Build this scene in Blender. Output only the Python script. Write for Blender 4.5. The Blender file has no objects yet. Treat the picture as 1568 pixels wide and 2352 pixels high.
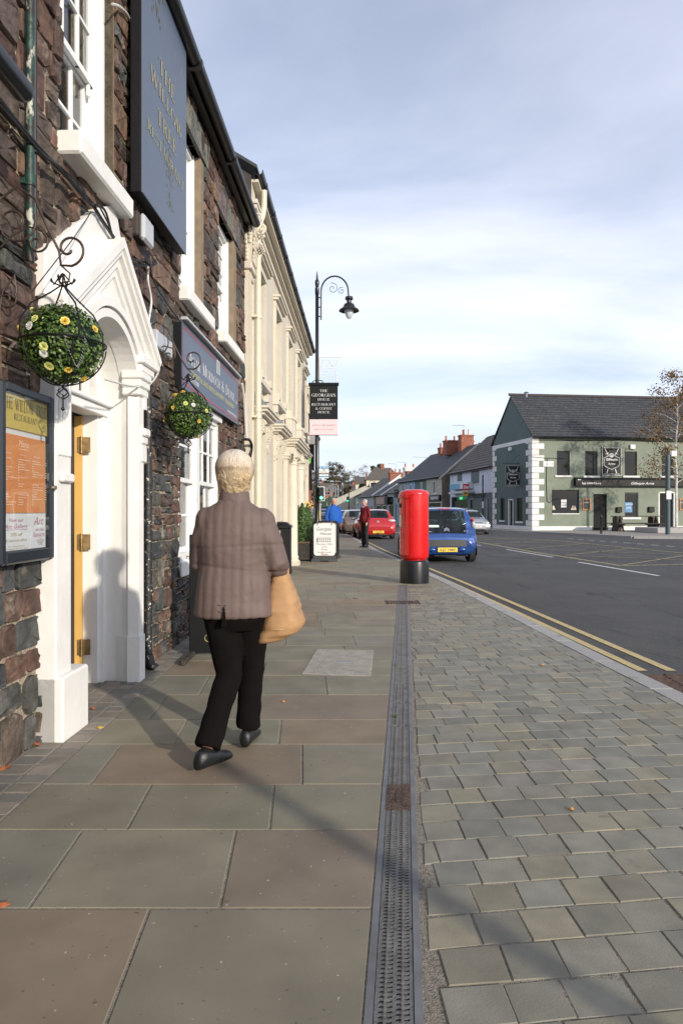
import bpy, bmesh, math, random
from mathutils import Vector, Matrix, noise
R = math.radians
rnd = random.Random(7)
S = bpy.context.scene
COL = S.collection
# ---------------------------------------------------------------- camera
F, CX, CY, H = 1568.0, 784.0, 1175.0, 1.28
cam = bpy.data.objects.new('camera', bpy.data.cameras.new('camera')); COL.objects.link(cam)
cam.location = (0, 0, H); cam.rotation_euler = (R(90), 0, 0)
cam.data.sensor_fit = 'VERTICAL'; cam.data.sensor_height = 36; cam.data.lens = 24
cam.data.clip_start = .05; cam.data.clip_end = 5000
S.camera = cam
# ---------------------------------------------------------------- light
ELEV = 17.5; AZ = math.atan2(.61, -.79)
sdir = Vector((math.sin(AZ)*math.cos(R(ELEV)), math.cos(AZ)*math.cos(R(ELEV)), math.sin(R(ELEV))))
sun = bpy.data.objects.new('sun', bpy.data.lights.new('sun', 'SUN')); COL.objects.link(sun)
sun.rotation_euler = sdir.to_track_quat('Z', 'Y').to_euler()
sun.data.energy = 3.5; sun.data.angle = R(1.3); sun.data.color = (1, .90, .76)
S.view_settings.view_transform = 'Standard'; S.view_settings.look = 'None'
S.view_settings.exposure = 0.28; S.view_settings.gamma = 1; S.view_settings.use_curve_mapping = False
W = bpy.data.worlds.new('World'); S.world = W; W.use_nodes = True
def sky():
    nt = W.node_tree; n = nt.nodes; L = nt.links; n.clear()
    out = n.new('ShaderNodeOutputWorld'); bg = n.new('ShaderNodeBackground'); bg.inputs[1].default_value = .1
    st = n.new('ShaderNodeTexSky'); st.sky_type = 'NISHITA'; st.sun_disc = False
    st.sun_elevation = R(ELEV); st.sun_rotation = AZ; st.air_density = 1.0; st.dust_density = 1.2; st.ozone_density = 1.6
    tc = n.new('ShaderNodeTexCoord'); sep = n.new('ShaderNodeSeparateXYZ'); L.new(tc.outputs['Generated'], sep.inputs[0])
    def mth(op, a, b, clamp=False):
        m = n.new('ShaderNodeMath'); m.operation = op; m.use_clamp = clamp
        for i, v in enumerate((a, b)):
            if isinstance(v, (int, float)): m.inputs[i].default_value = v
            elif v is not None: L.new(v, m.inputs[i])
        return m.outputs[0]
    # clouds lie on a plane overhead: divide the direction by its height
    zz = mth('ADD', mth('MAXIMUM', sep.outputs[2], 0.0), .10)
    cx = mth('DIVIDE', sep.outputs[0], zz); cy = mth('DIVIDE', sep.outputs[1], zz)
    cmb = n.new('ShaderNodeCombineXYZ'); L.new(cx, cmb.inputs[0]); L.new(cy, cmb.inputs[1])
    mp = n.new('ShaderNodeMapping'); mp.inputs['Rotation'].default_value = (0, 0, R(-38)); mp.inputs['Scale'].default_value = (.34, .75, 1); mp.inputs['Location'].default_value = (3.1, 1.7, 0)
    L.new(cmb.outputs[0], mp.inputs[0])
    nz = n.new('ShaderNodeTexNoise'); nz.inputs['Scale'].default_value = 1.5; nz.inputs['Detail'].default_value = 7; nz.inputs['Roughness'].default_value = .52; nz.inputs['Distortion'].default_value = .5
    L.new(mp.outputs[0], nz.inputs[0])
    cr = n.new('ShaderNodeValToRGB'); cr.color_ramp.elements[0].position = .32; cr.color_ramp.elements[1].position = .66
    L.new(nz.outputs[0], cr.inputs[0])
    mx = n.new('ShaderNodeMixRGB'); L.new(mth('ADD', mth('MULTIPLY', cr.outputs[0], .50), .46), mx.inputs[0])
    er = n.new('ShaderNodeValToRGB'); L.new(sep.outputs[2], er.inputs[0]); E = er.color_ramp.elements
    E[0].position = .0; E[0].color = (.58,.64,.74,1); E[1].position = .60; E[1].color = (.455,.485,.575,1)
    for p_, c_ in ((.12,(.66,.70,.79,1)), (.34,(.64,.67,.76,1))): e_ = E.new(p_); e_.color = c_
    ev = n.new('ShaderNodeVectorMath'); ev.operation = 'SCALE'; ev.inputs['Scale'].default_value = 14.2; L.new(er.outputs[0], ev.inputs[0]); L.new(ev.outputs[0], mx.inputs[2])
    hs = n.new('ShaderNodeMixRGB'); hs.blend_type = 'MULTIPLY'; hs.inputs[0].default_value = 1; hs.inputs[2].default_value = (1.15, 1.22, 1.42, 1)
    L.new(st.outputs[0], hs.inputs[1])
    L.new(hs.outputs[0], mx.inputs[1])
    # low bank of soft grey cumulus near the horizon
    mp2 = n.new('ShaderNodeMapping'); mp2.inputs['Scale'].default_value = (3.2, 3.2, 12); L.new(tc.outputs['Generated'], mp2.inputs[0])
    nb = n.new('ShaderNodeTexNoise'); nb.inputs['Scale'].default_value = 1.6; nb.inputs['Detail'].default_value = 8; nb.inputs['Roughness'].default_value = .5
    L.new(mp2.outputs[0], nb.inputs[0])
    cb = n.new('ShaderNodeValToRGB'); cb.color_ramp.elements[0].position = .42; cb.color_ramp.elements[1].position = .62; L.new(nb.outputs[0], cb.inputs[0])
    lowm = n.new('ShaderNodeMapRange'); lowm.inputs[1].default_value = .01; lowm.inputs[2].default_value = .17; lowm.inputs[3].default_value = 1; lowm.inputs[4].default_value = 0
    L.new(sep.outputs[2], lowm.inputs[0])
    mx2 = n.new('ShaderNodeMixRGB'); L.new(mth('MULTIPLY', cb.outputs[0], lowm.outputs[0]), mx2.inputs[0])
    # horizon base tone: hazy pale blue
    hz = n.new('ShaderNodeMixRGB'); L.new(mth('MULTIPLY', lowm.outputs[0], .75), hz.inputs[0]); L.new(mx.outputs[0], hz.inputs[1]); hz.inputs[2].default_value = (6.6, 7.2, 8.2, 1)
    L.new(hz.outputs[0], mx2.inputs[1]); mx2.inputs[2].default_value = (7.8, 8.2, 8.9, 1)
    L.new(mx2.outputs[0], bg.inputs[0]); L.new(bg.outputs[0], out.inputs[0])
sky()
# ---------------------------------------------------------------- materials
MATS = {}
def M(name, col=(.5,.5,.5), rough=.6, metal=0, var=.12, scale=6, bump=.0, bscale=60, attr=False, emit=None, spec=.5, coat=0, detail=5, ramp=None, orand=0):
    if name in MATS: return MATS[name]
    m = bpy.data.materials.new(name); MATS[name] = m; m.use_nodes = True
    nt = m.node_tree; n = nt.nodes; L = nt.links; b = n['Principled BSDF']
    b.inputs['Roughness'].default_value = rough; b.inputs['Metallic'].default_value = metal
    b.inputs['Specular IOR Level'].default_value = spec; b.inputs['Coat Weight'].default_value = coat
    tc = n.new('ShaderNodeTexCoord')
    src = None
    if attr:
        a = n.new('ShaderNodeAttribute'); a.attribute_name = 'Col'; src = a.outputs['Color']
    if var or attr or orand:
        nz = n.new('ShaderNodeTexNoise'); nz.inputs['Scale'].default_value = scale; nz.inputs['Detail'].default_value = detail
        L.new(tc.outputs['Object'], nz.inputs[0])
        mr = n.new('ShaderNodeMapRange'); mr.inputs[1].default_value = .3; mr.inputs[2].default_value = .7
        mr.inputs[3].default_value = 1-var; mr.inputs[4].default_value = 1+var; L.new(nz.outputs[0], mr.inputs[0])
        fac = mr.outputs[0]
        if orand:
            oi = n.new('ShaderNodeObjectInfo'); m2 = n.new('ShaderNodeMapRange'); m2.inputs[3].default_value = 1-orand; m2.inputs[4].default_value = 1+orand
            L.new(oi.outputs['Random'], m2.inputs[0]); mm = n.new('ShaderNodeMath'); mm.operation = 'MULTIPLY'
            L.new(fac, mm.inputs[0]); L.new(m2.outputs[0], mm.inputs[1]); fac = mm.outputs[0]
        mx = n.new('ShaderNodeVectorMath'); mx.operation = 'SCALE'
        if src: L.new(src, mx.inputs[0])
        else: mx.inputs[0].default_value = col[:3]
        L.new(fac, mx.inputs['Scale']); L.new(mx.outputs[0], b.inputs['Base Color'])
        m['fac'] = 1
    else: b.inputs['Base Color'].default_value = (*col[:3], 1)
    if bump:
        bz = n.new('ShaderNodeTexNoise'); bz.inputs['Scale'].default_value = bscale; bz.inputs['Detail'].default_value = 6
        L.new(tc.outputs['Object'], bz.inputs[0]); bp = n.new('ShaderNodeBump'); bp.inputs['Strength'].default_value = min(1, bump); bp.inputs['Distance'].default_value = .02
        L.new(bz.outputs[0], bp.inputs['Height']); L.new(bp.outputs[0], b.inputs['Normal'])
    if emit:
        b.inputs['Emission Color'].default_value = (*emit[:3], 1); b.inputs['Emission Strength'].default_value = emit[3]
    return m
def mix_into(m, col, mask_scale, lo, hi, detail=6, dist=0, zone=None, rough=None, coord='Object'):
    """put a second colour over m's base colour where a noise passes lo..hi"""
    nt = m.node_tree; n = nt.nodes; L = nt.links; b = n['Principled BSDF']
    tc = n.new('ShaderNodeTexCoord'); nz = n.new('ShaderNodeTexNoise'); nz.inputs['Scale'].default_value = mask_scale; nz.inputs['Detail'].default_value = detail
    nz.inputs['Distortion'].default_value = dist; nz.inputs['Roughness'].default_value = .6
    if zone:
        mp = n.new('ShaderNodeMapping'); mp.inputs['Scale'].default_value = zone; L.new(tc.outputs[coord], mp.inputs[0]); L.new(mp.outputs[0], nz.inputs[0])
    else: L.new(tc.outputs[coord], nz.inputs[0])
    mr = n.new('ShaderNodeMapRange'); mr.inputs[1].default_value = lo; mr.inputs[2].default_value = hi; L.new(nz.outputs[0], mr.inputs[0])
    mx = n.new('ShaderNodeMixRGB'); L.new(mr.outputs[0], mx.inputs[0]); mx.inputs[2].default_value = (*col, 1)
    bc = b.inputs['Base Color']
    if bc.is_linked: L.new(bc.links[0].from_socket, mx.inputs[1])
    else: mx.inputs[1].default_value = bc.default_value
    L.new(mx.outputs[0], bc)
    return m
# stone and mortar
M('rubble', attr=True, rough=.7, var=.42, scale=11, bump=.8, bscale=30, spec=.25, detail=12); mix_into(MATS['rubble'], (.30,.26,.20), 5, .60, .72); mix_into(MATS['rubble'], (.05,.04,.035), 3, .56, .75, dist=1)
M('mortar', (.33,.28,.21), .95, var=.35, scale=14, bump=1, bscale=38); mix_into(MATS['mortar'], (.07,.055,.045), 5, .52, .66)
M('sandstone', (.235,.18,.125), .9, var=.2, scale=10, bump=.5, bscale=160)
M('slab', attr=True, rough=.7, var=.16, scale=3.2, bump=.05, bscale=140, spec=.35, detail=8); mix_into(MATS['slab'], (.115,.11,.095), 6, .70, .78, detail=3); mix_into(MATS['slab'], (.42,.41,.37), 42, .71, .735, detail=2); mix_into(MATS['slab'], (.10,.095,.085), 30, .70, .73, detail=2)
mix_into(MATS['slab'], (.205,.18,.14), 1.3, .55, .9, dist=1.2)
M('sett', attr=True, rough=.66, var=.16, scale=8, bump=.1, bscale=140, spec=.4, detail=8); mix_into(MATS['sett'], (.09,.085,.075), 5, .64, .76); mix_into(MATS['sett'], (.42,.41,.38), 25, .70, .76)
M('joint', (.28,.25,.205), .95, var=.4, scale=60, bump=1, bscale=200); mix_into(MATS['joint'], (.36,.33,.28), 90, .52, .6)
M('granite', (.34,.335,.325), .8, var=.2, scale=160, bump=.3, bscale=200, orand=.08); mix_into(MATS['granite'], (.16,.155,.15), 6, .58, .7)
M('asphalt', (.055,.055,.056), .85, var=.5, scale=130, bump=.5, bscale=220, detail=2); mix_into(MATS['asphalt'], (.13,.125,.12), 190, .64, .70, detail=1); mix_into(MATS['asphalt'], (.085,.083,.082), .6, .45, .7); mix_into(MATS['asphalt'], (.19,.185,.18), 55, .70, .73, detail=1); mix_into(MATS['asphalt'], (.032,.032,.033), 1.1, .58, .66, dist=1.5, zone=(1,.25,1))
M('yellow_paint', (.52,.41,.19), .75, var=.15, scale=20, bump=.3, bscale=200); mix_into(MATS['yellow_paint'], (.12,.11,.09), 24, .60, .70)
M('faded_yellow_paint', (.36,.30,.16), .8, var=.2, scale=6, bump=.3, bscale=200); mix_into(MATS['faded_yellow_paint'], (.09,.09,.085), 9, .48, .6)
M('road_white', (.62,.62,.60), .7, var=.15, scale=14); mix_into(MATS['road_white'], (.1,.1,.1), 22, .62, .7)
M('iron_grate', (.14,.14,.138), .65, .2, var=.25, scale=12, bump=.3, bscale=90)
M('galv_rail', (.17,.175,.18), .6, .3, var=.2, scale=10)
M('rust_cover', (.10,.065,.05), .75, .3, var=.35, scale=18, bump=.6, bscale=90)
M('concrete', (.36,.335,.29), .9, var=.18, scale=9, bump=.6, bscale=120); mix_into(MATS['concrete'], (.18,.165,.14), 60, .58, .66)
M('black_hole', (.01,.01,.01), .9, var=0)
# paints
M('white_render', (.76,.75,.72), .58, var=.05, scale=4, bump=.16, bscale=18); mix_into(MATS['white_render'], (.42,.39,.33), 15, .70, .78); mix_into(MATS['white_render'], (.68,.66,.62), 2.6, .55, .8, zone=(1,1,.35))
M('white_gloss', (.80,.80,.79), .32, var=.04, scale=5, bump=.05, bscale=40)
M('black_gloss', (.009,.010,.012), .3, var=.1, scale=5)
M('black_iron', (.014,.014,.016), .42, .4, var=.3, scale=12)
M('brown_iron', (.06,.042,.035), .5, .5, var=.4, scale=12)
M('black_board', (.010,.011,.012), .5, spec=.25, var=.15, scale=5)
M('slate_blue_sign', (.085,.112,.165), .42, var=.03, scale=2); mix_into(MATS['slate_blue_sign'], (.16,.155,.15), 5, .64, .74, dist=2, zone=(1,1,.35))
M('navy_sign', (.06,.083,.13), .35, var=.03, scale=2)
M('gold_letter', (.42,.36,.16), .4, .3, var=.1)
M('silver_letter', (.62,.65,.70), .4, var=.05)
M('pale_yellow_letter', (.62,.58,.22), .5, var=.0)
M('white_letter', (.78,.78,.78), .5, var=.0)
M('red_trim', (.5,.03,.05), .4, var=.0)
M('ochre_door', (.62,.37,.10), .38, var=.05, scale=3, bump=.06, bscale=40)
M('brass', (.30,.20,.09), .45, .8, var=.4, scale=20)
M('case_frame', (.02,.027,.036), .32, .3, var=.1)
M('gold_sheet', (.62,.47,.11), .4, .0, var=.12, scale=3)
M('orange_sheet', (.72,.27,.085), .5, var=.05, scale=3)
M('white_sheet', (.74,.74,.72), .55, var=.03)
M('dark_letter', (.05,.06,.08), .6, var=0)
M('pink_letter', (.45,.12,.22), .6, var=0)
M('brown_letter', (.42,.30,.14), .6, var=0)
M('orange_print', (.93,.72,.55), .6, var=0)
M('green_peel', (.012,.045,.035), .5, var=.3, scale=12, bump=.4, bscale=30); mix_into(MATS['green_peel'], (.42,.41,.34), 16, .56, .60, zone=(1,1,.4)); mix_into(MATS['green_peel'], (.02,.018,.015), 9, .50, .56)
M('black_peel', (.02,.02,.022), .5, var=.3, scale=12, bump=.4, bscale=40); mix_into(MATS['black_peel'], (.5,.48,.42), 30, .60, .63)
M('cable_black', (.01,.01,.011), .5, var=0); M('cable_white', (.6,.6,.58), .5, var=0)
M('box_grey', (.42,.44,.47), .4, var=.05)
M('cream_render', (.57,.515,.42), .7, var=.05, scale=3, bump=.1, bscale=60); mix_into(MATS['cream_render'], (.48,.43,.35), 2.2, .52, .72, zone=(1,1,.3))
M('cream_trim', (.60,.55,.455), .6, var=.05, scale=5, bump=.12, bscale=50); mix_into(MATS['cream_trim'], (.42,.38,.31), 8, .66, .76)
M('cream_pipe', (.60,.57,.45), .45, var=.06, scale=5)
M('lead', (.22,.24,.28), .5, .3, var=.2, scale=6)
M('slate', attr=True, rough=.7, var=.25, scale=9, bump=.35, bscale=60); 
M('slate_roof', (.052,.054,.06), .75, var=.35, scale=5, bump=.5, bscale=16)
M('brown_roof', (.10,.085,.075), .8, var=.3, scale=5, bump=.4, bscale=12)
M('gutter_black', (.012,.012,.014), .35, var=.1)
M('old_wood', (.055,.045,.04), .85, var=.3, scale=8, bump=.4, bscale=30)
M('planter_wood', (.042,.036,.03), .75, var=.35, scale=14, bump=.5, bscale=40); M('planter_rim', (.13,.075,.04), .75, var=.35, scale=14)
M('pub_green', (.190,.222,.172), .75, var=.07, scale=2, bump=.1, bscale=40); mix_into(MATS['pub_green'], (.12,.16,.12), 1.1, .55, .8)
M('pub_teal', (.09,.13,.125), .75, var=.07, scale=2, bump=.1, bscale=40)
M('quoin_white', (.68,.68,.66), .7, var=.1, scale=4, bump=.1)
M('pale_blue_render', (.55,.60,.68), .75, var=.08, scale=1.5)
M('grey_green_render', (.10,.13,.13), .75, var=.08, scale=2)
M('beige_render', (.42,.40,.34), .8, var=.15, scale=2)
M('brown_render', (.15,.13,.10), .85, var=.25, scale=2, bump=.3)
M('dark_teal_render', (.09,.14,.13), .75, var=.1); M('light_blue_render', (.26,.38,.56), .75, var=.1)
M('cream_wall', (.62,.56,.42), .8, var=.1); M('grey_render', (.33,.34,.36), .8, var=.15); M('purple_sign', (.12,.02,.18), .5)
M('brick_far', (.26,.085,.05), .85, var=.3, scale=10); mix_into(MATS['brick_far'], (.36,.27,.2), 16, .58, .64)
M('terracotta', (.42,.13,.07), .7, var=.15)
M('pink_panel', (.36,.24,.21), .6, var=.1)
M('shutter_grey', (.06,.075,.09), .5, var=.05)
M('blue_door', (.09,.17,.30), .5, var=.05)
M('window_glass', (.010,.010,.012), .05, var=0, spec=.45)
M('dark_glass', (.006,.008,.009), .06, var=0, spec=.6)
M('car_glass', (.02,.035,.035), .05, var=0, spec=.8); M('seat_grey', (.035,.037,.04), .8, var=.1)
M('curtain', (.62,.66,.74), .9, var=.08, scale=3)
M('interior', (.05,.04,.035), .9, var=.3, scale=2)
M('tyre', (.02,.02,.021), .85, var=.2); M('rim', (.35,.36,.38), .35, .8, var=.1)
M('car_black', (.012,.012,.013), .45, var=.1); M('car_grey_plastic', (.05,.052,.055), .6, var=.05)
M('paint_blue', (.012,.06,.24), .25, .35, var=.02, coat=1); M('paint_red', (.42,.008,.012), .25, .15, var=.02, coat=1)
M('paint_silver', (.42,.45,.47), .28, .6, var=.02, coat=1); M('paint_grey', (.12,.12,.11), .28, .4, var=.02, coat=1)
M('paint_white', (.6,.6,.6), .3, var=.02, coat=1); M('paint_bronze', (.16,.13,.115), .3, .5, var=.02, coat=1)
M('plate_yellow', (.80,.55,.04), .45, var=0); M('plate_white', (.7,.7,.68), .45, var=0)
M('lamp_red', (.45,.02,.02), .2, var=0, coat=1); M('lamp_clear', (.6,.58,.56), .12, .3, var=.2, scale=30, coat=1)
M('chrome', (.7,.7,.72), .12, 1, var=0)
M('post_red', (.60,.006,.008), .24, var=.06, scale=5, bump=.10, bscale=34, coat=.6)
M('pink_banner', (.76,.55,.58), .7, var=.03); M('banner_black', (.012,.014,.017), .7, spec=.2, var=.1)
M('grey_letter', (.33,.30,.33), .6, var=0); M('sign_blue', (.02,.26,.52), .5, var=0)
M('traffic_green', (.0,.3,.12), .3, var=0, emit=(.0,.8,.38,1.6)); M('traffic_core', (.6,.9,.7), .3, var=0, emit=(.75,1,.85,1.5))
M('shop_green_light', (.0,.3,.1), .3, var=0, emit=(.05,.9,.3,.8)); M('green_sign', (.06,.5,.02), .5, var=0)
M('lamp_globe', (.55,.60,.66), .15, var=0, spec=.6)
M('jacket', (.135,.097,.088), .62, var=.10, scale=4, bump=.2, bscale=24, spec=.3)
M('trousers', (.006,.005,.005), 1, spec=.1, var=.2, scale=5, bump=.15, bscale=90)
M('shoe', (.009,.010,.012), .42, var=.15, scale=20, bump=.15, bscale=60)
M('skin', (.50,.27,.19), .5, var=.08, scale=20); M('hair_blond', (.48,.36,.21), .6, var=.30, scale=14, bump=.9, bscale=55); mix_into(MATS['hair_blond'], (.62,.53,.40), 6, .46, .64, zone=(1,1,.5)); mix_into(MATS['hair_blond'], (.30,.20,.11), 12, .55, .68)
M('hair_grey', (.42,.41,.39), .6, var=.25, scale=30, bump=.5, bscale=60)
M('bag_tan', (.40,.235,.115), .65, spec=.25, var=.16, scale=9, bump=.12, bscale=30)
M('blue_fleece', (.008,.09,.42), .85, var=.1, scale=6, bump=.3, bscale=30); M('maroon_wool', (.16,.006,.014), .9, var=.12, scale=6, bump=.3, bscale=40)
M('dark_cloth', (.012,.013,.018), .85, var=.2); M('lilac_shirt', (.42,.34,.5), .8, var=.05)
M('box_leaf', attr=True, rough=.42, var=.15, scale=10, spec=.5); M('autumn_leaf', attr=True, rough=.7, var=.1)
M('tree_leaf', attr=True, rough=.8, var=.25, scale=.5)
M('bark', (.075,.06,.045), .9, var=.3, scale=6); M('birch_bark', (.52,.50,.46), .8, var=.3, scale=8)
M('petal_white', (.78,.78,.74), .6, var=.05); M('petal_yellow', (.80,.60,.13), .6, var=.1, scale=20); M('petal_cream', (.72,.74,.30), .6, var=.05); M('petal_pink', (.7,.06,.3), .6, var=.05)
M('grass', (.06,.10,.025), .9, var=.4, scale=3); M('earth', (.11,.10,.075), .95, var=.3, scale=2)
M('pole_grey', (.30,.31,.32), .5, .3, var=.05); M('pole_teal', (.06,.09,.10), .45, .3, var=.1)
M('far_paving', (.30,.28,.25), .85, var=.15, scale=3); mix_into(MATS['far_paving'], (.22,.2,.18), 9, .5, .6)
M('screen_blue', (.05,.2,.4), .4, var=.3, scale=4); M('sun_red', (.55,.01,.02), .5, var=0); M('pay_yellow', (.7,.42,.02), .5, var=0)
M('white_signboard', (.55,.62,.66), .5, var=.05); M('sky_signboard', (.10,.32,.50), .5, var=.3, scale=1.2)
M('poster_orange', (.5,.2,.06), .6); M('sheet_metal_green', (.35,.42,.36), .6, var=.1)
M('fairy_white', (.62,.63,.64), .5, var=0)

# ---------------------------------------------------------------- objects
WM = {}     # world matrices of the empties
def T(name, label, cat, loc=(0,0,0), rot=0, group=None, kind=None):
    o = bpy.data.objects.new(name, None); COL.objects.link(o)
    o.empty_display_size = .1
    m = Matrix.Translation(Vector(loc)) @ Matrix.Rotation(rot, 4, 'Z')
    o.location = loc; o.rotation_euler = (0, 0, rot); WM[o.name] = m
    if kind: o['kind'] = kind
    if label: o['label'] = label
    if cat: o['category'] = cat
    if group: o['group'] = group
    return o
def tag(o, label=None, cat=None, group=None, kind=None):
    for k, v in (('label', label), ('category', cat), ('group', group), ('kind', kind)):
        if v: o[k] = v
    return o
def children(o): return [c for c in COL.objects if c.parent == o]
KIDS = {}
def copy_tree(o, parent=None, loc=None, rot=None, label=None, group=None):
    c = o.copy(); COL.objects.link(c)
    if parent: c.parent = parent
    if loc is not None: c.location = loc
    if rot is not None: c.rotation_euler = (0, 0, rot)
    if label: c['label'] = label
    if group: c['group'] = group
    for ch in KIDS.get(o.name, []):
        d = copy_tree(ch, c); KIDS.setdefault(c.name, []).append(d)
    return c
I4 = Matrix.Identity(4)
class MB:
    def __init__(s, fr=None):
        s.v = []; s.f = []; s.c = []; s.m = []; s.fr = fr; s.col = (.5,.5,.5); s.mi = 0
    def add(s, vs, fs):
        b = len(s.v); s.v.extend(vs)
        for f in fs: s.f.append(tuple(i+b for i in f)); s.c.append(s.col); s.m.append(s.mi)
    def box(s, x0, x1, y0, y1, z0, z1, ch=0):
        if ch:
            e = ch; out = []
            s.add([(x0,y0,z0),(x1,y0,z0),(x1,y1,z0),(x0,y1,z0)] ,[(3,2,1,0)]) if 0 else None
            # chamfered on all edges : build by rings along z
            r = []
            for z, k in ((z0, e), (z0+e, 0), (z1-e, 0), (z1, e)):
                r.append([(x0+e+0*k, y0+k, z), (x1-e, y0+k, z), (x1-k, y0+e, z), (x1-k, y1-e, z), (x1-e, y1-k, z), (x0+e, y1-k, z), (x0+k, y1-e, z), (x0+k, y0+e, z)])
            s.loft(r, close=True, cap=True); return s
        s.add([(x0,y0,z0),(x1,y0,z0),(x1,y1,z0),(x0,y1,z0),(x0,y0,z1),(x1,y0,z1),(x1,y1,z1),(x0,y1,z1)],
              [(3,2,1,0),(4,5,6,7),(0,1,5,4),(1,2,6,5),(2,3,7,6),(3,0,4,7)]); return s
    def loft(s, rings, close=True, cap=True):
        n = len(rings[0]); b = []; vs = []
        for r in rings: vs.extend([tuple(p) for p in r])
        fs = []
        for i in range(len(rings)-1):
            for j in range(n if close else n-1):
                k = (j+1) % n; fs.append((i*n+j, i*n+k, (i+1)*n+k, (i+1)*n+j))
        if cap and close:
            fs.append(tuple(reversed(range(n)))); fs.append(tuple((len(rings)-1)*n+j for j in range(n)))
        s.add(vs, fs); return s
    def prism(s, poly, axis, a0, a1):
        """polygon in the two axes other than `axis`, extruded a0..a1"""
        def mk(p, a):
            return {'x': (a, p[0], p[1]), 'y': (p[0], a, p[1]), 'z': (p[0], p[1], a)}[axis]
        s.loft([[mk(p, a0) for p in poly], [mk(p, a1) for p in poly]]); return s
    def tube(s, pts, r, n=8, cap=True, closed=False):
        pts = [Vector(p) for p in pts]; N = len(pts); rings = []; up = None
        for i, p in enumerate(pts):
            if closed: t = pts[(i+1) % N]-pts[i-1]
            else: t = pts[min(i+1, N-1)]-pts[max(i-1, 0)]
            if t.length < 1e-9: t = Vector((0,0,1))
            t.normalize()
            if up is None:
                a = Vector((0,0,1)) if abs(t.z) < .9 else Vector((0,1,0)); up = (a-t*a.dot(t)).normalized()
            else:
                up = up-t*up.dot(t)
                up = up.normalized() if up.length > 1e-6 else t.orthogonal().normalized()
            w = t.cross(up); rr = r[i] if isinstance(r, (list, tuple)) else r
            ra, rb = rr if isinstance(rr, (list, tuple)) else (rr, rr)
            rings.append([p+w*math.cos(2*math.pi*k/n)*ra+up*math.sin(2*math.pi*k/n)*rb for k in range(n)])
        if closed: rings.append(rings[0]); cap = False
        s.loft(rings, cap=cap); return s
    def lathe(s, prof, c=(0,0,0), n=24, a0=0, a1=2*math.pi, cap=True, sx=1, sy=1):
        full = abs(a1-a0-2*math.pi) < 1e-6; m = n if full else n+1; rings = []
        for r, z in prof:
            rings.append([(c[0]+sx*r*math.cos(a0+(a1-a0)*k/n), c[1]+sy*r*math.sin(a0+(a1-a0)*k/n), c[2]+z) for k in range(m)])
        s.loft(rings, close=full, cap=cap and full); return s
    def ball(s, c, r, n=12, m=8, f=None):
        rx, ry, rz = r if isinstance(r, (tuple, list)) else (r, r, r); rings = []
        for i in range(m+1):
            a = math.pi*i/m; sr = max(math.sin(a), .02)
            rings.append([(c[0]+rx*sr*math.cos(2*math.pi*k/n), c[1]+ry*sr*math.sin(2*math.pi*k/n), c[2]-rz*math.cos(a)) for k in range(n)])
        s.loft(rings); return s
    def quad(s, a, b, c, d): s.add([a,b,c,d], [(0,1,2,3)]); return s
    def build(s, name, mat, parent=None, smooth=False, fix=True, mats=None, link=True):
        mw = s.fr or I4
        if parent is not None:
            mw = WM[parent.name].inverted() @ mw
        me = bpy.data.meshes.new(name)
        me.from_pydata([tuple(mw @ Vector(v)) for v in s.v], [], s.f)
        for mt in (mats or [mat]): me.materials.append(MATS[mt] if isinstance(mt, str) else mt)
        if mats:
            me.polygons.foreach_set('material_index', s.m)
        at = me.color_attributes.new('Col', 'FLOAT_COLOR', 'CORNER')
        buf = []
        for f, c in zip(s.f, s.c):
            buf.extend((c[0], c[1], c[2], 1.0)*len(f))
        at.data.foreach_set('color', buf)
        if fix:
            bm = bmesh.new(); bm.from_mesh(me); bmesh.ops.recalc_face_normals(bm, faces=bm.faces); bm.to_mesh(me); bm.free()
        if smooth:
            me.polygons.foreach_set('use_smooth', [True]*len(me.polygons))
            if smooth != 'all':
                try: me.set_sharp_from_angle(angle=R(38))
                except Exception: pass
        o = bpy.data.objects.new(name, me)
        COL.objects.link(o)
        if parent is not None:
            o.parent = parent; WM[o.name] = WM[parent.name]; KIDS.setdefault(parent.name, []).append(o)
        else: WM[o.name] = I4.copy()
        return o
def rebase(o):
    """move a parentless mesh's origin to the middle of its foot"""
    vs = [v.co for v in o.data.vertices]
    c = Vector(((min(v.x for v in vs)+max(v.x for v in vs))/2, (min(v.y for v in vs)+max(v.y for v in vs))/2, min(v.z for v in vs)))
    o.data.transform(Matrix.Translation(-c)); o.location = c; WM[o.name] = Matrix.Translation(c); return o
def fuse(mb, name, mat, parent, voxel=.012, sm=4, disp=None, dec=None):
    """join overlapping closed shapes into one continuous skin"""
    o = mb.build(name, mat, parent)
    md = o.modifiers.new('r', 'REMESH'); md.mode = 'VOXEL'; md.voxel_size = voxel; md.use_smooth_shade = True
    ms = o.modifiers.new('s', 'SMOOTH'); ms.iterations = sm; ms.factor = .5
    dg = bpy.context.evaluated_depsgraph_get(); me = bpy.data.meshes.new_from_object(o.evaluated_get(dg))
    o.modifiers.clear(); old = o.data; o.data = me; bpy.data.meshes.remove(old); me.name = name
    if not me.materials: me.materials.append(MATS[mat])
    if disp:
        me.update(); nn = [v.normal.copy() for v in me.vertices]
        for v, q in zip(me.vertices, nn): v.co += q*disp(v.co, q)
        me.update()
    return o
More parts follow.
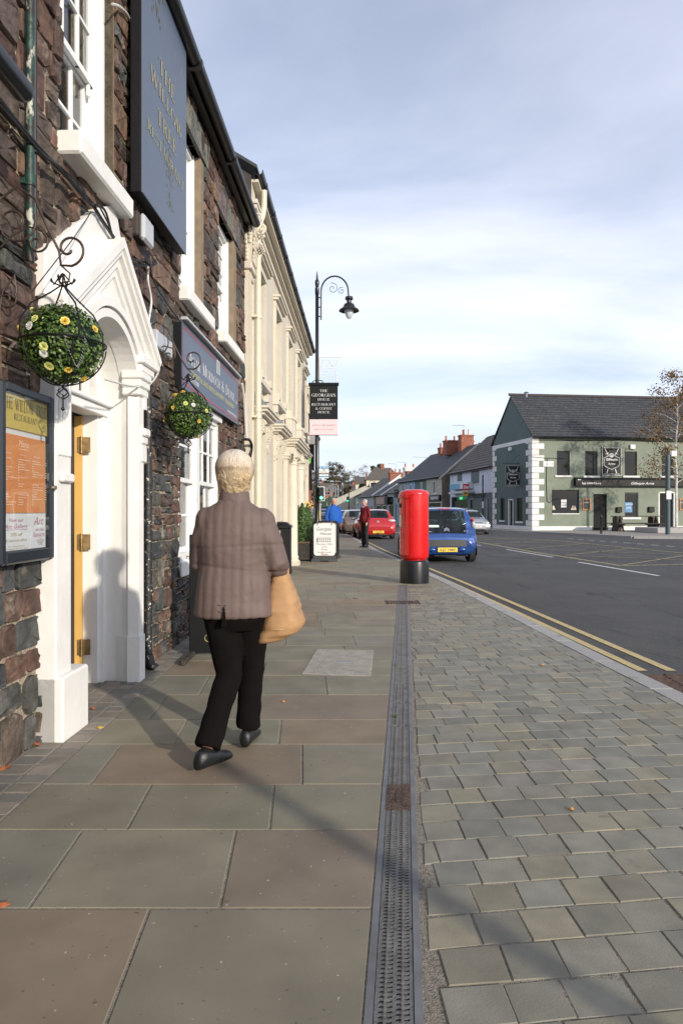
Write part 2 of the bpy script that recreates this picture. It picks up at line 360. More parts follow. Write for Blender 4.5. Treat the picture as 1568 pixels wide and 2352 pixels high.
# facade: a vertical plane, u along it, d out of it
class Fac:
    def __init__(s, O, D, side, z=0):
        D = Vector(D).normalized(); s.O = Vector(O); s.D = D; s.sd = side
        s.N = Vector((-D.y, D.x))*side
        s.fr = Matrix(((D.x, -D.y, 0, O[0]), (D.y, D.x, 0, O[1]), (0, 0, 1, z), (0, 0, 0, 1)))
        s.rot = math.atan2(D.y, D.x)
    def hit(s, px, py, d=0):
        r = (px-CX)/F; O = s.O+s.N*d; t = (r*O.y-O.x)/(s.D.x-r*s.D.y); Y = O.y+t*s.D.y
        return t, H+(CY-py)*Y/F
    def w(s, u, d, z): return (u, s.sd*d, z)
    def world(s, u, d, z): p = s.O+s.D*u+s.N*d; return (p.x, p.y, z)
    def mb(s): return MB(s.fr)
    def bx(s, mb, u0, u1, d0, d1, z0, z1, ch=0):
        a, b = sorted((s.sd*d0, s.sd*d1)); mb.box(min(u0,u1), max(u0,u1), a, b, min(z0,z1), max(z0,z1), ch); return mb
    def thing(s, name, label, cat, u, d, z, group=None): return T(name, label, cat, s.world(u, d, z), s.rot, group)
def G(px, py, z=0): Y = (H-z)*F/(py-CY); return ((px-CX)*Y/F, Y)
def X_(px, Y): return (px-CX)*Y/F
def Z_(py, Y): return H+(CY-py)*Y/F
def s2(x): return x*.574148
def wall_open(fac, mb, u0, u1, z0, z1, ops, depth, d=0):
    """front skin with rectangular openings and their reveals"""
    us = sorted({u0, u1, *[min(max(x, u0), u1) for o in ops for x in o[:2]]}); zs = sorted({z0, z1, *[min(max(x, z0), z1) for o in ops for x in o[2:4]]})
    w = lambda u, dd, z: fac.w(u, dd, z)
    for a, b in zip(us, us[1:]):
        for c, e in zip(zs, zs[1:]):
            um, zm = (a+b)/2, (c+e)/2
            if not any(o[0] < um < o[1] and o[2] < zm < o[3] for o in ops):
                mb.quad(w(a,d,c), w(b,d,c), w(b,d,e), w(a,d,e))
    for o in ops:
        a, b, c, e = o[:4]; q = d-depth
        mb.quad(w(a,d,c), w(a,q,c), w(a,q,e), w(a,d,e)); mb.quad(w(b,d,c), w(b,q,c), w(b,q,e), w(b,d,e))
        mb.quad(w(a,d,e), w(b,d,e), w(b,q,e), w(a,q,e)); mb.quad(w(a,d,c), w(b,d,c), w(b,q,c), w(a,q,c))
def window(fac, par, u0, u1, z0, z1, d=-.12, fw=.05, nx=1, ny=1, bar=.022, frame='white_gloss', glass='window_glass', sill=None, sillmat='white_render', sash=False, label=None, back=None):
    mb = fac.mb(); B = fac.bx
    B(mb, u0, u0+fw, d, d+.06, z0, z1); B(mb, u1-fw, u1, d, d+.06, z0, z1); B(mb, u0+fw, u1-fw, d, d+.06, z1-fw, z1); B(mb, u0+fw, u1-fw, d, d+.06, z0, z0+fw)
    zm = (z0+z1)/2
    if sash: B(mb, u0+fw, u1-fw, d-.01, d+.075, zm-.025, zm+.025)
    for i in range(1, nx):
        x = u0+fw+(u1-u0-2*fw)*i/nx; B(mb, x-bar/2, x+bar/2, d+.004, d+.035, z0+fw, z1-fw)
    for i in range(1, ny):
        z = z0+fw+(z1-z0-2*fw)*i/ny
        if sash and abs(z-zm) < .05: continue
        B(mb, u0+fw, u1-fw, d+.006, d+.033, z-bar/2, z+bar/2)
    o = mb.build('window', frame, par)
    if label: o['label'] = label
    g = fac.mb(); B(g, u0+fw*.5, u1-fw*.5, d+.012, d+.018, z0+fw*.5, z1-fw*.5); g.build('pane', glass, o)
    if sill:
        q = fac.mb(); B(q, u0-sill[0], u1+sill[0], d, sill[1], z0-sill[2], z0, .008); q.build('sill', sillmat, o)
    return o
# ---------------------------------------------------------------- lettering
def font_mesh(txt, size=1, shear=0, bold=0, space=1):
    cu = bpy.data.curves.new('t', 'FONT'); cu.body = txt; cu.size = size; cu.align_x = 'CENTER'; cu.shear = shear; cu.offset = bold; cu.resolution_u = 3; cu.space_character = space
    ob = bpy.data.objects.new('t', cu); COL.objects.link(ob); dg = bpy.context.evaluated_depsgraph_get()
    me = bpy.data.meshes.new_from_object(ob.evaluated_get(dg)); vs = [tuple(v.co) for v in me.vertices]; fs = [tuple(p.vertices) for p in me.polygons]
    bpy.data.objects.remove(ob); bpy.data.curves.remove(cu); bpy.data.meshes.remove(me)
    return vs, fs
def print_text(mb, fn, txt, x, z, h, w=None, shear=0, bold=0):
    """flat sans letters of cap height h centred on x, baseline z; fn maps (x, z) to a point"""
    vs, fs = font_mesh(txt, 1, shear, bold)
    if not vs: return
    xs = [v[0] for v in vs]; cw = max(xs)-min(xs); mid = (max(xs)+min(xs))/2; k = h/.7; kx = (w/cw) if w else k
    mb.add([fn(x+(v[0]-mid)*kx, z+v[1]*k) for v in vs], fs)
TK, TN = .15, .045
def _L(x0, y0, x1, y1, w, s0=0, s1=0): return ('l', x0, y0, x1, y1, w, s0, s1)
def _A(cx, cy, rx, ry, a0, a1, tk=TK): return ('a', cx, cy, rx, ry, a0, a1, tk)
def _V(x, w=TK, a=0, b=1, s0=1, s1=1): return _L(x, a, x, b, w, s0, s1)
GL = {
'A': (.80, [_L(.08,0,.40,1,TN,1,0), _L(.42,1,.72,0,TK,0,1), _L(.2,.34,.62,.34,TN)]),
'B': (.68, [_V(.15), _A(.18,.755,.35,.225,-90,90), _A(.18,.265,.42,.245,-90,90)]),
'C': (.80, [_A(.44,.5,.37,.48,48,312), _L(.72,.66,.74,.98,TN), _L(.72,.34,.72,.12,TN)]),
'D': (.84, [_V(.15), _A(.2,.5,.52,.475,-90,90)]),
'E': (.66, [_V(.15), _L(.15,.975,.58,.975,TN), _L(.15,.025,.6,.025,TN), _L(.15,.52,.46,.52,TN), _L(.57,1,.59,.78,TN), _L(.59,0,.62,.24,TN), _L(.46,.42,.46,.62,TN)]),
'F': (.62, [_V(.15), _L(.15,.975,.56,.975,TN), _L(.15,.52,.46,.52,TN), _L(.55,1,.57,.78,TN), _L(.46,.42,.46,.62,TN)]),
'G': (.86, [_A(.44,.5,.37,.48,48,312), _L(.72,.66,.74,.98,TN), _L(.74,.05,.74,.42,TK,0,1)]),
'H': (.88, [_V(.16), _V(.72), _L(.2,.51,.7,.51,TN)]),
'I': (.34, [_V(.17)]),
'J': (.44, [_V(.24), _A(.1,0,.14,.15,-90,0,TN)]),
'K': (.80, [_V(.15), _L(.2,.42,.62,1,TN,0,1), _L(.34,.58,.68,0,TK,0,1)]),
'L': (.64, [_V(.15), _L(.15,.025,.58,.025,TN), _L(.57,0,.60,.26,TN)]),
'M': (1.0, [_V(.14,TN), _L(.16,1,.48,.04,TK), _L(.5,.04,.82,1,TN), _V(.84)]),
'N': (.86, [_V(.15,TN), _L(.14,.98,.72,.02,TK), _V(.73,TN,0,1,0,1)]),
'O': (.88, [_A(.44,.5,.36,.48,0,360)]),
'P': (.66, [_V(.15), _A(.18,.73,.40,.25,-90,90)]),
'Q': (.88, [_A(.44,.5,.36,.48,0,360), _L(.5,.1,.8,-.2,TK)]),
'R': (.78, [_V(.15), _A(.18,.74,.37,.24,-90,90), _L(.34,.5,.70,.0,TK,0,1)]),
'S': (.58, [_A(.29,.74,.20,.235,30,250,.11), _A(.29,.26,.22,.245,-150,75,.11), _L(.49,.7,.5,.97,TN), _L(.07,.3,.06,.03,TN)]),
'T': (.74, [_V(.37,TK,0,1,1,0), _L(.06,.975,.68,.975,TN), _L(.06,1,.04,.76,TN), _L(.68,1,.70,.76,TN)]),
'U': (.84, [_V(.15,TK,.32,1,0,1), _A(.42,.34,.27,.32,180,360), _V(.70,TN,.3,1,0,1)]),
'V': (.80, [_L(.1,1,.4,0,TK,1,0), _L(.4,0,.72,1,TN,0,1)]),
'W': (1.16, [_L(.1,1,.34,0,TK,1,0), _L(.34,0,.58,1,TN), _L(.54,1,.8,0,TK,1,0), _L(.8,0,1.06,1,TN,0,1)]),
'Y': (.78, [_L(.08,1,.39,.48,TK,1,0), _L(.39,.48,.70,1,TN,0,1), _V(.39,TK,0,.5,1,0)]),
'&': (.9, [_A(.36,.77,.17,.2,-40,230,.1), _A(.34,.27,.26,.25,60,330,.12), _L(.24,.68,.8,.02,TK,0,0), _L(.6,.12,.78,.5,TN,0,1)]),
',': (.28, [_L(.14,.1,.08,-.14,.07)]), '.': (.3, [_L(.12,.0,.12,.12,.12)]), ' ': (.42, []),
}
def serif(mb, fn, txt, x, z, h, w=None, small=.78, tk=1.0, gap=.09):
    """engraved roman capitals; lower case letters become small capitals"""
    adv = 0; items = []
    for ch in txt:
        sc = small if ch.islower() else 1; g = GL.get(ch.upper(), GL[' ']); items.append((g, adv, sc)); adv += (g[0]+gap)*sc
    adv -= gap; kx = (w/adv) if w else h; x0 = x-adv*kx/2
    def P(gx, gz, off, sc): return fn(x0+(off+gx*sc)*kx, z+gz*sc*h)
    for g, off, sc in items:
        for q in g[1]:
            if q[0] == 'l':
                _, ax, ay, bx, by, wd, s0, s1 = q; wd *= tk; dx, dy = bx-ax, by-ay; L = math.hypot(dx, dy); nx, ny = -dy/L*wd/2, dx/L*wd/2
                if abs(dx) > .02 and abs(dy) > .1: nx, ny = wd/2/max(abs(dy/L), .4)*(-1), 0
                mb.add([P(ax+nx, ay+ny, off, sc), P(ax-nx, ay-ny, off, sc), P(bx-nx, by-ny, off, sc), P(bx+nx, by+ny, off, sc)], [(0,1,2,3)])
                for on, cx, cy in ((s0, ax, ay), (s1, bx, by)):
                    if on:
                        t = .045; y0 = cy if cy < .5 else cy-t; ww = wd/2+.075
                        mb.add([P(cx-ww, y0, off, sc), P(cx+ww, y0, off, sc), P(cx+ww, y0+t, off, sc), P(cx-ww, y0+t, off, sc)], [(0,1,2,3)])
            else:
                _, cx, cy, rx, ry, a0, a1, wt = q; n = max(6, int(abs(a1-a0)/18)); vs = []
                for i in range(n+1):
                    a = R(a0+(a1-a0)*i/n); c, s_ = math.cos(a), math.sin(a); wd = (TN+(wt-TN)*abs(c)**1.4)*tk/2
                    vs += [P(cx+(rx+wd)*c, cy+(ry+wd*.6)*s_, off, sc), P(cx+(rx-wd)*c, cy+(ry-wd*.6)*s_, off, sc)]
                mb.add(vs, [(2*i, 2*i+2, 2*i+3, 2*i+1) for i in range(n)])
def clip_poly_inset(poly, k):
    cx = sum(p[0] for p in poly)/len(poly); cy = sum(p[1] for p in poly)/len(poly); out = []
    for p in poly:
        dx, dy = p[0]-cx, p[1]-cy; L = math.hypot(dx, dy) or 1; q = max(0, (L-k)/L); out.append((cx+dx*q, cy+dy*q))
    return out
def piece(mb, poly, fn, t0, t1, bev, jit=0, dome=0, rg=rnd, mid=False):
    """stone-like block: outline poly, from depth t0 to t1, bevelled edge; fn(x, y, t) gives a point"""
    n = len(poly); top = clip_poly_inset(poly, bev)
    r0 = [fn(p[0], p[1], t0) for p in poly]; r1 = [fn(p[0], p[1], t1-bev*.8+rg.uniform(-jit, jit)*.5) for p in poly]
    r2 = [fn(p[0], p[1], t1+rg.uniform(-jit, jit)) for p in top]
    vs = r0+r1+r2; fs = []
    for i in range(2):
        for j in range(n):
            k = (j+1) % n; fs.append((i*n+j, i*n+k, (i+1)*n+k, (i+1)*n+j))
    if mid:
        cx = sum(p[0] for p in top)/n; cy = sum(p[1] for p in top)/n; o = len(vs)
        for p in top:
            q = rg.uniform(.35, .8); vs.append(fn(cx+(p[0]-cx)*q, cy+(p[1]-cy)*q, t1+rg.uniform(-jit, jit*1.3)))
        for j in range(n): k = (j+1) % n; fs.append((2*n+j, 2*n+k, o+k, o+j))
        vs.append(fn(cx, cy, t1+rg.uniform(-jit, jit)))
        for j in range(n): fs.append((o+j, o+(j+1) % n, len(vs)-1))
    elif dome or jit:
        cx = sum(p[0] for p in top)/n; cy = sum(p[1] for p in top)/n; vs.append(fn(cx+rg.uniform(-1,1)*jit, cy+rg.uniform(-1,1)*jit, t1+dome+rg.uniform(-jit, jit)))
        c = len(vs)-1
        for j in range(n): fs.append((2*n+j, 2*n+(j+1) % n, c))
    else: fs.append(tuple(2*n+j for j in range(n)))
    mb.add(vs, fs)
def emit_pieces(items, name, mat, parent, limit=300, smooth=False):
    """items: (size, builder); the largest become parts of their own, the rest one stuff part"""
    items.sort(key=lambda q: -q[0])
    for i, (sz, fnb, c) in enumerate(items[:limit]):
        mb = MB(parent_frame(parent)); mb.col = c; fnb(mb); mb.build(name, mat, parent, fix=True, smooth=smooth)
    if len(items) > limit:
        mb = MB(parent_frame(parent))
        for sz, fnb, c in items[limit:]: mb.col = c; fnb(mb)
        tag(mb.build(name+'_rest', mat, parent, smooth=smooth), kind='stuff')
FRM = {}
def parent_frame(p): return FRM.get(p.name, WM[p.name])
def leafball(mb, c, r, n, size, cols, rg, shell=.35, sq=1, hole=0):
    for i in range(n):
        while True:
            d = Vector((rg.gauss(0,1), rg.gauss(0,1), rg.gauss(0,1)))
            if d.length > .1: break
        d.normalize(); rr = 1-shell*rg.random()**1.6
        if isinstance(r, (tuple, list)): p = Vector((c[0]+d.x*r[0]*rr, c[1]+d.y*r[1]*rr, c[2]+d.z*r[2]*rr))
        else: p = Vector(c)+d*r*rr
        nrm = (d+Vector((rg.uniform(-1,1), rg.uniform(-1,1), rg.uniform(-.4,1.2)))*.75).normalized(); a = nrm.orthogonal().normalized()
        a = Matrix.Rotation(rg.uniform(0, 6.28), 3, nrm) @ a; b = nrm.cross(a); s = size*rg.uniform(.65, 1.3); mb.col = rg.choice(cols)
        k = rg.uniform(.75, 1.2); mb.col = tuple(x*k for x in mb.col)
        mb.add([p-a*s*.5, p+b*s*.42*sq+nrm*s*.08, p+a*s*.5, p-b*s*.42*sq+nrm*s*.08], [(0,1,2,3)])
# ================================================================ ground
def lerp_tab(tab, y):
    if y <= tab[0][0]: return tab[0][1]
    for (a, p), (b, q) in zip(tab, tab[1:]):
        if y <= b: return p+(q-p)*(y-a)/(b-a)
    return tab[-1][1]
KT = [(-25,2.45),(0,2.32),(4.5,2.26),(5.9,2.17),(9.5,2.0),(13.5,1.78),(17.3,1.5),(23.6,1.02),(31.8,.6),(50,-.45),(100,-3.6),(200,-7.5),(400,-16)]
K = lambda y: lerp_tab(KT, y)
RT = [(47.6,10.2),(52,9.5),(62,7.7),(75,4.9),(91,1.6),(110,.6),(200,-1),(400,-9)]
def hz(y): return 0 if y < 110 else (y-110)*.026
RZ = -.05
WK, WX = .033, -1.82
FA = Fac((WX, 0), (WK, 1), -1)                 # stone restaurant facade
FB = Fac((-1.78, 0), (.03, 1), -1)             # cream facade
UB0 = 10.33
def wallx(y): return WX+WK*y
mb = MB()                                       # ground sheet
ys = [-60,-20,0,20,40,60,80,110,140,170,200,240,300,360,420,600,900,1500]; xs = [-900,-400,-150,-60,-25,0,25,60,150,400,900]
def gz(x, y):
    z = hz(min(y, 420))
    if y > 110: z += max(0, abs(x+4)-8)*.02*min(1, (y-110)/100) * (1 if abs(x) < 200 else 1)
    return min(z, 16)-.35 if y <= 110 else min(z, 16)-.35+.2*min(1,(y-110)/60)
mb.add([(x, y, gz(x, y)) for y in ys for x in xs], [(j*11+i, j*11+i+1, (j+1)*11+i+1, (j+1)*11+i) for j in range(len(ys)-1) for i in range(10)])
tag(mb.build('ground', 'grass', smooth=True), kind='structure')
mb = MB(); yy = [-25,-10,0,2,4.5,5.9,8,9.5,11.5,13.5,15.4,17.3,20.4,23.6,27,31.8,34,37.2,40,43,47.6,52,57,62,68,75,83,91,100,110,125,140,160,180,200,240,280,330,400]
def road_r(y):
    if y < 33.5: return 75
    if y < 34: return 75
    if y < 47.6: return lerp_tab([(34,14.4),(37.2,13.7),(47.6,10.2)], y)
    return lerp_tab(RT, y)
rows = [[(K(y)+.1, y), (min(road_r(y), 40), y)] for y in yy if y <= 33.9]+[[(K(y)+.1, y), (road_r(y), y)] for y in yy if y >= 34]
vs = [(x, y, RZ+hz(y)) for r in rows for x, y in r]
mb.add(vs, [(2*i, 2*i+1, 2*i+3, 2*i+2) for i in range(len(rows)-1)])
tag(mb.build('road', 'asphalt', fix=False), kind='structure')
# pavement bed under slabs and setts
dl0 = lambda y: .0926*y-.101
dr0 = lambda y: .0926*y+.0464
mb = MB()
py = [-3,0,2,4.5,5.9,8,9.5,11.5,13.5,15.4,17.3,20.4,23.6,27,31.8,40,50,75,100]
py1 = [y for y in py if y < 11.6]+[12.0]; py2 = [12.0]+[y for y in py if y > 12]
wl_ = lambda y: min(wallx(min(y, 24)), K(y)-1.2)-.35 if y <= 24 else K(y)-2.2
for ys_, fa_, fb_ in ((py1, wl_, dl0), (py1, dr0, lambda y: K(y)+.02), (py2, wl_, lambda y: K(y)+.02)):
    vs = [(x, y, -.0032) for y in ys_ for x in (fa_(y), fb_(y))]
    mb.add(vs, [(2*i, 2*i+1, 2*i+3, 2*i+2) for i in range(len(ys_)-1)])
mb.add([(x, y, -.06) for y in (-3, 12) for x in (-2.5, 2.5)], [(0,1,3,2)])
pave = tag(mb.build('pavement', 'joint', fix=False), kind='structure')
dl = lambda y: .0926*y-.103
dr = lambda y: .0926*y+.0484
rg = random.Random(11)
SLC = [(0.204,0.191,0.140),(0.213,0.197,0.144),(0.190,0.180,0.140),(0.208,0.189,0.140),(0.199,0.187,0.148),(0.221,0.199,0.144)]
SBR = [(0.225,0.175,0.118),(0.212,0.169,0.120),(0.208,0.171,0.129)]
def gp(x, y, t): return (x, y, t)
XL = -1.41
items = []
def slab(x0, x1, y0, y1, sk0, sk1, c, xr=None):
    """sk: sideways lean of the joint across the row"""
    g = .0045; a = [(x0+g, y0+g), (x1-g if xr is None else xr(y0)-.006, y0+g), (x1+sk1-g if xr is None else xr(y1)-.006, y1-g), (x0+sk0+g, y1-g)]
    z = rg.uniform(-.0008, .0008); tx = rg.uniform(-.001, .001)
    cx = (x0+x1)/2
    def f(x, y, t): return (x, y, t+z+(x-cx)*tx)
    k = rg.uniform(.93, 1.07); col = tuple(q*k for q in c)
    return ((x1-x0)*(y1-y0), lambda m: piece(m, a, f, -.03, 0, .004), col)
rowsY = [1.2, 2.205, 2.75, 3.21, 3.765, 4.21, 4.78, 5.35, 5.87, 6.54, 7.09, 7.57, 8.16, 8.8, 9.38, 10.0, 10.8, 11.3, 11.86]
joints = {0: [-.56], 1: [-1.01, -.393], 2: [-.864, -.29], 3: [-1.18, -.185], 4: [-.924, -.346], 5: [-1.18, -.567], 6: [-1.0, -.10], 7: [-.62, .02]}
brown = {(0,0), (1,2), (4,2), (5,2), (3,1), (9,1), (12,1), (7,0), (14,2)}
BF = lambda y: -.057
for i, (a, b) in enumerate(zip(rowsY, rowsY[1:])):
    js = joints.get(i)
    if js is None:
        js = []; x = XL+rg.uniform(.35, .8)
        while x < dl(a)-.25: js.append(x); x += rg.uniform(.45, .85)
    xs = [XL]+js+[None]
    for j in range(len(xs)-1):
        br = (i, j) in brown or (i > 8 and rg.random() < .2)
        c = rg.choice(SBR if br else SLC)
        lean = -.057*(b-a)
        if xs[j+1] is None: items.append(slab(xs[j], dl(a), a, b, lean if j else 0, 0, c, dl))
        else: items.append(slab(xs[j], xs[j+1], a, b, lean if j else 0, lean, c))
y = 12.02
while y < 42:
    d = rg.choice([.3,.42,.5,.6]) if y < 24 else .8
    x0 = (wallx(y)+.02) if y < 21.2 else K(y)-2.1; x = x0; w = rg.uniform(.3, .7)
    while x < K(y)-.15:
        x2 = min(x+w, K(y+d)-.01 if x+w > K(y)-.25 else x+w)
        last = x2 > K(y)-.25
        c = rg.choice(SBR if rg.random() < .2 else SLC)
        if last: items.append(slab(x, K(y), y, y+d, 0, 0, c, lambda q: K(q)-.004)); break
        items.append(slab(x, x2, y, y+d, 0, 0, c)); x = x2; w = rg.choice([.45,.6,.75,.9])
    y += d
emit_pieces(items, 'slab', 'slab', pave, 260)
# narrow setts along the foot of the wall, and in the doorway
items = []
y = 1.4
while y < 11.8:
    x = XL; d = rg.uniform(.10, .13); n = 2
    xw = wallx(y)+.03
    if 4.16 < y < 5.1: xw = -2.0; n = 5
    w = (x-xw)/n
    for j in range(n):
        dd = d; k = rg.uniform(.75, 1.1); c = tuple(q*k for q in rg.choice([(.22,.20,.17),(.24,.21,.17),(.19,.18,.16)]))
        o = rg.uniform(-.02, .02)
        items.append((1/y, (lambda m, a=xw+w*j, b=xw+w*(j+1), y=y, d=d, z=rg.uniform(-.003, .001): piece(m, [(a+.005, y+.005), (b-.005, y+.005), (b-.005, y+d-.004), (a+.005, y+d-.004)], lambda p, q, t: (p, q, t+z), -.03, 0, .005)), c))
    y += d
emit_pieces(items, 'edge_sett', 'sett', pave, 120)
# setts between drain and kerb
items = []; SC = [(0.208,0.202,0.166),(0.217,0.208,0.166),(0.193,0.190,0.158),(0.227,0.210,0.158),(0.241,0.219,0.158),(0.213,0.202,0.162)]
b = -.4
while b < 12.6:
    rh = .157*rg.uniform(.96, 1.04); a = -.3-rg.uniform(0, .16)
    while a < 2.7:
        w = .165*rg.uniform(.88, 1.12)
        if b > 3.2: w *= 1.12
        q = []
        for aa, bb in ((a+.0028, b+.0035), (a+w-.0028, b+.0035), (a+w-.0028, b+rh-.0035), (a+.0028, b+rh-.0035)):
            X = aa-.035*bb; Y = bb+.12*aa*(1 if b < 3 else max(.5, 1-(b-3)*.1)); q.append([X, Y])
        lo = [dr(p[1])+.022 for p in q]; hi = [K(p[1])-.006 for p in q]
        ok = sum(p[0] > l and p[0] < h for p, l, h in zip(q, lo, hi))
        if ok and max(p[1] for p in q) < 11.87 and min(p[1] for p in q) > 1.15:
            q = [(min(max(p[0], l), h), p[1]) for p, l, h in zip(q, lo, hi)]
            if q[1][0]-q[0][0] > .03 and q[2][0]-q[3][0] > .03:
                q = [(p[0]+rg.uniform(-.003,.003), p[1]+rg.uniform(-.003,.003)) for p in q]
                k = rg.uniform(.84, 1.12); c = tuple(v*k for v in ((.22,.205,.175) if rg.random() < .05 else (.20,.19,.15) if rg.random() < .16 else rg.choice(SC)))
                z = rg.uniform(-.0015, .0012); t1 = rg.uniform(-.012, .012); t2 = rg.uniform(-.012, .012); cx, cy = q[0]
                items.append((1/q[0][1], (lambda m, q=q, z=z, t1=t1, t2=t2, cx=cx, cy=cy: piece(m, q, lambda x, y, t: (x, y, t+z+(x-cx)*t1+(y-cy)*t2), -.03, 0, .0035)), c))
        a += w
    b += rh
emit_pieces(items, 'sett', 'sett', pave, 300)
# kerb
kerb = None; y = -1.5; i = 0
kb = T('kerb', None, None, (2.3, 0, 0), kind='structure')
while y < 60:
    L = .92; m = MB(); g = .004
    x0, x1 = K(y)+.003, K(y+L)+.003
    piece(m, [(x0, y+g), (x0+.165, y+g), (x1+.165, y+L-g), (x1, y+L-g)], gp, -.12, .002+rg.uniform(-.001, .001), .008)
    m.build('kerb_stone', 'granite', kb); y += L
mb = MB()
vs = [(x, y, -.03+hz(y)) for y in (60, 75, 100, 110, 140, 200, 300) for x in (K(y)-2, K(y)+.1)]
mb.add(vs, [(2*i, 2*i+1, 2*i+3, 2*i+2) for i in range(6)]); tag(mb.build('far_pavement', 'far_paving', fix=False), kind='structure')
# double yellow lines, white lines, box junction
lz = RZ+.005
def stripe(mb, pts, w, z=lz):
    for (x0, y0), (x1, y1) in zip(pts, pts[1:]):
        d = Vector((x1-x0, y1-y0)).normalized(); n = Vector((-d.y, d.x))*w/2
        mb.quad((x0-n.x, y0-n.y, z+hz(y0)), (x0+n.x, y0+n.y, z+hz(y0)), (x1+n.x, y1+n.y, z+hz(y1)), (x1-n.x, y1-n.y, z+hz(y1)))
marks = T('road_marking', None, None, (2.6, 8, RZ), kind='structure')
ya = [5.7+.5*i for i in range(30)]+[21+i for i in range(28)]
for off in (.33, .57):
    m = MB(); stripe(m, [(K(y)+off-(0.10 if y > 14 else .1*max(0, (y-6)/8)), y) for y in ya], .085); m.build('yellow_line', 'yellow_paint', marks, fix=False)
    m = MB(); stripe(m, [(K(y)+off, y) for y in (1.2, 3, 4.6, 4.95)], .085); m.build('yellow_line', 'yellow_paint', marks, fix=False)
for a, b in (((6.59,14.2),(6.26,18.06)), ((6.2,20.06),(5.84,24.2)), ((5.5,27),(5.1,31)), ((4.7,35),(4.2,39)), ((3.7,43),(3.2,47)), ((2.6,52),(2.0,56)), ((1.3,62),(.6,67)), ((-.2,75),(-.7,80)), ((6.9,8.2),(6.75,12.2))):
    m = MB(); stripe(m, [a, b], .10); m.build('white_line', 'road_white', marks, fix=False)
bj = MB(); P = [(6.9,16.8),(6.35,22.5),(6.1,28.5),(5.6,36),(9.8,33.5),(10.5,30),(11,22),(13.2,18.5)]
stripe(bj, [P[0], P[1], P[2], P[3]], .17); stripe(bj, [(5.6,36),(7.8,35.5),(9.87,32.3),(11.0,22)], .15); stripe(bj, [(6.9,16.8),(8.6,17.3),(13,18.2)], .15, lz+.0)
bj.build('box_border', 'faded_yellow_paint', marks, fix=False)
bj = MB()
for a, b in (((6.9,16.9),(11.0,21.4)), ((6.77,20.85),(10.7,24.9)), ((6.48,24.36),(10.3,28.7)), ((6.2,28.2),(10.0,32.3)), ((6.0,31.5),(8.9,34.8)), ((6.77,20.9),(9.7,18.6)), ((6.48,24.4),(11.3,20.6)), ((6.2,28.3),(10.8,24.2)), ((6.0,31.6),(10.4,28)), ((5.8,34.5),(10.0,31.2))):
    stripe(bj, [a, b], .11, lz+.004)
bj.build('box_diagonal', 'faded_yellow_paint', marks, fix=False)
mb = MB()
for i in range(14):
    a = i/14; b = a+.036; p = lambda t: (11.3+t*2.4, 34.1-t*13); q = (p(a), p(b)); stripe(mb, q, .12, lz+.001)
mb.build('give_way_dash', 'road_white', marks, fix=False)
# paving on the far side of the square, with its kerb
mb = MB(); PZ_ = .07
fk = [(1.6,91),(4.9,75),(7.7,62),(9.5,52),(10.2,47.6),(12.0,42.3),(13.7,37.2),(14.6,34.2),(17,33.6),(40,33)]
bk = [(5,91),(8,75),(11,62),(12.5,52),(14,47.8),(20,47.8),(22,47.8),(24,47.8),(28,47.8),(40,47.8)]
mb.add([(x, y, PZ_) for a, b in zip(fk, bk) for x, y in (a, b)], [(2*i, 2*i+1, 2*i+3, 2*i+2) for i in range(len(fk)-1)])
sqp = tag(mb.build('square_paving', 'far_paving', fix=False), kind='structure')
for a, b in zip(fk, fk[1:]):
    d = Vector((b[0]-a[0], b[1]-a[1])); L = d.length; n = max(1, int(L/1.8)); d.normalize(); nn = Vector((-d.y, d.x))
    if nn.y < 0 and nn.x < 0: nn = -nn
    for i in range(n):
        p0 = Vector(a)+d*(L*i/n+.01); p1 = Vector(a)+d*(L*(i+1)/n-.01); m = MB()
        piece(m, [tuple(p0-nn*.12), tuple(p1-nn*.12), tuple(p1+nn*.02), tuple(p0+nn*.02)], gp, RZ-.02, PZ_+.006, .012); m.build('kerb_stone', 'granite', sqp)
# ---------------------------------------------------------------- drain channel let into the pavement
dch = tag(T('drain_channel', 'long slotted iron drain channel running up the pavement', 'drain', (dl(6), 6, 0)))
ca = math.atan(.0926)
def dfn(a, y, z): return (dl(y)+a, y, z)
m = MB(); ysd = [1.0, 12.0]
for a0, a1 in ((.0, .022), (.128, .150)):
    m.add([dfn(a, y, z) for y in ysd for a, z in ((a0,-.02),(a0,.001),(a1,.001),(a1,-.02))], [(0,1,5,4),(1,2,6,5),(2,3,7,6)])
m.build('rail', 'galv_rail', dch)
m = MB(); m.add([dfn(a, y, -.012) for y in ysd for a in (.01,.145)], [(0,1,3,2)]); m.build('channel_bed', 'black_hole', dch)
y = 1.1
def dbar(m, a0, a1, y0, y1, z0=-.011, z1=-.001):
    m.add([dfn(a, yy_, z) for z in (z0, z1) for a, yy_ in ((a0,y0),(a1,y0),(a1,y1),(a0,y1))], [(4,5,6,7),(0,1,5,4),(1,2,6,5),(2,3,7,6),(3,0,4,7)])
while y < 11.9:
    y1 = min(y+.497, 11.9)
    if not (2.93 < y+.25 < 3.19) :
        m = MB(); dbar(m, .024, .034, y+.002, y1-.002); dbar(m, .116, .126, y+.002, y1-.002); dbar(m, .070, .080, y+.002, y1-.002)
        p = .0185 if y < 6 else .037; q = y+.006; j = 0
        while q < y1-.01:
            o = p*.5*0
            dbar(m, .034, .070, q, q+p*.52); dbar(m, .080, .116, q+p*.5, q+p*1.0)
            if y < 5: dbar(m, .048, .056, q, q+p*.52, -.001, .002); dbar(m, .094, .102, q+p*.5, q+p, -.001, .002)
            q += p
        m.build('grate', 'iron_grate', dch, fix=False)
    y += .5
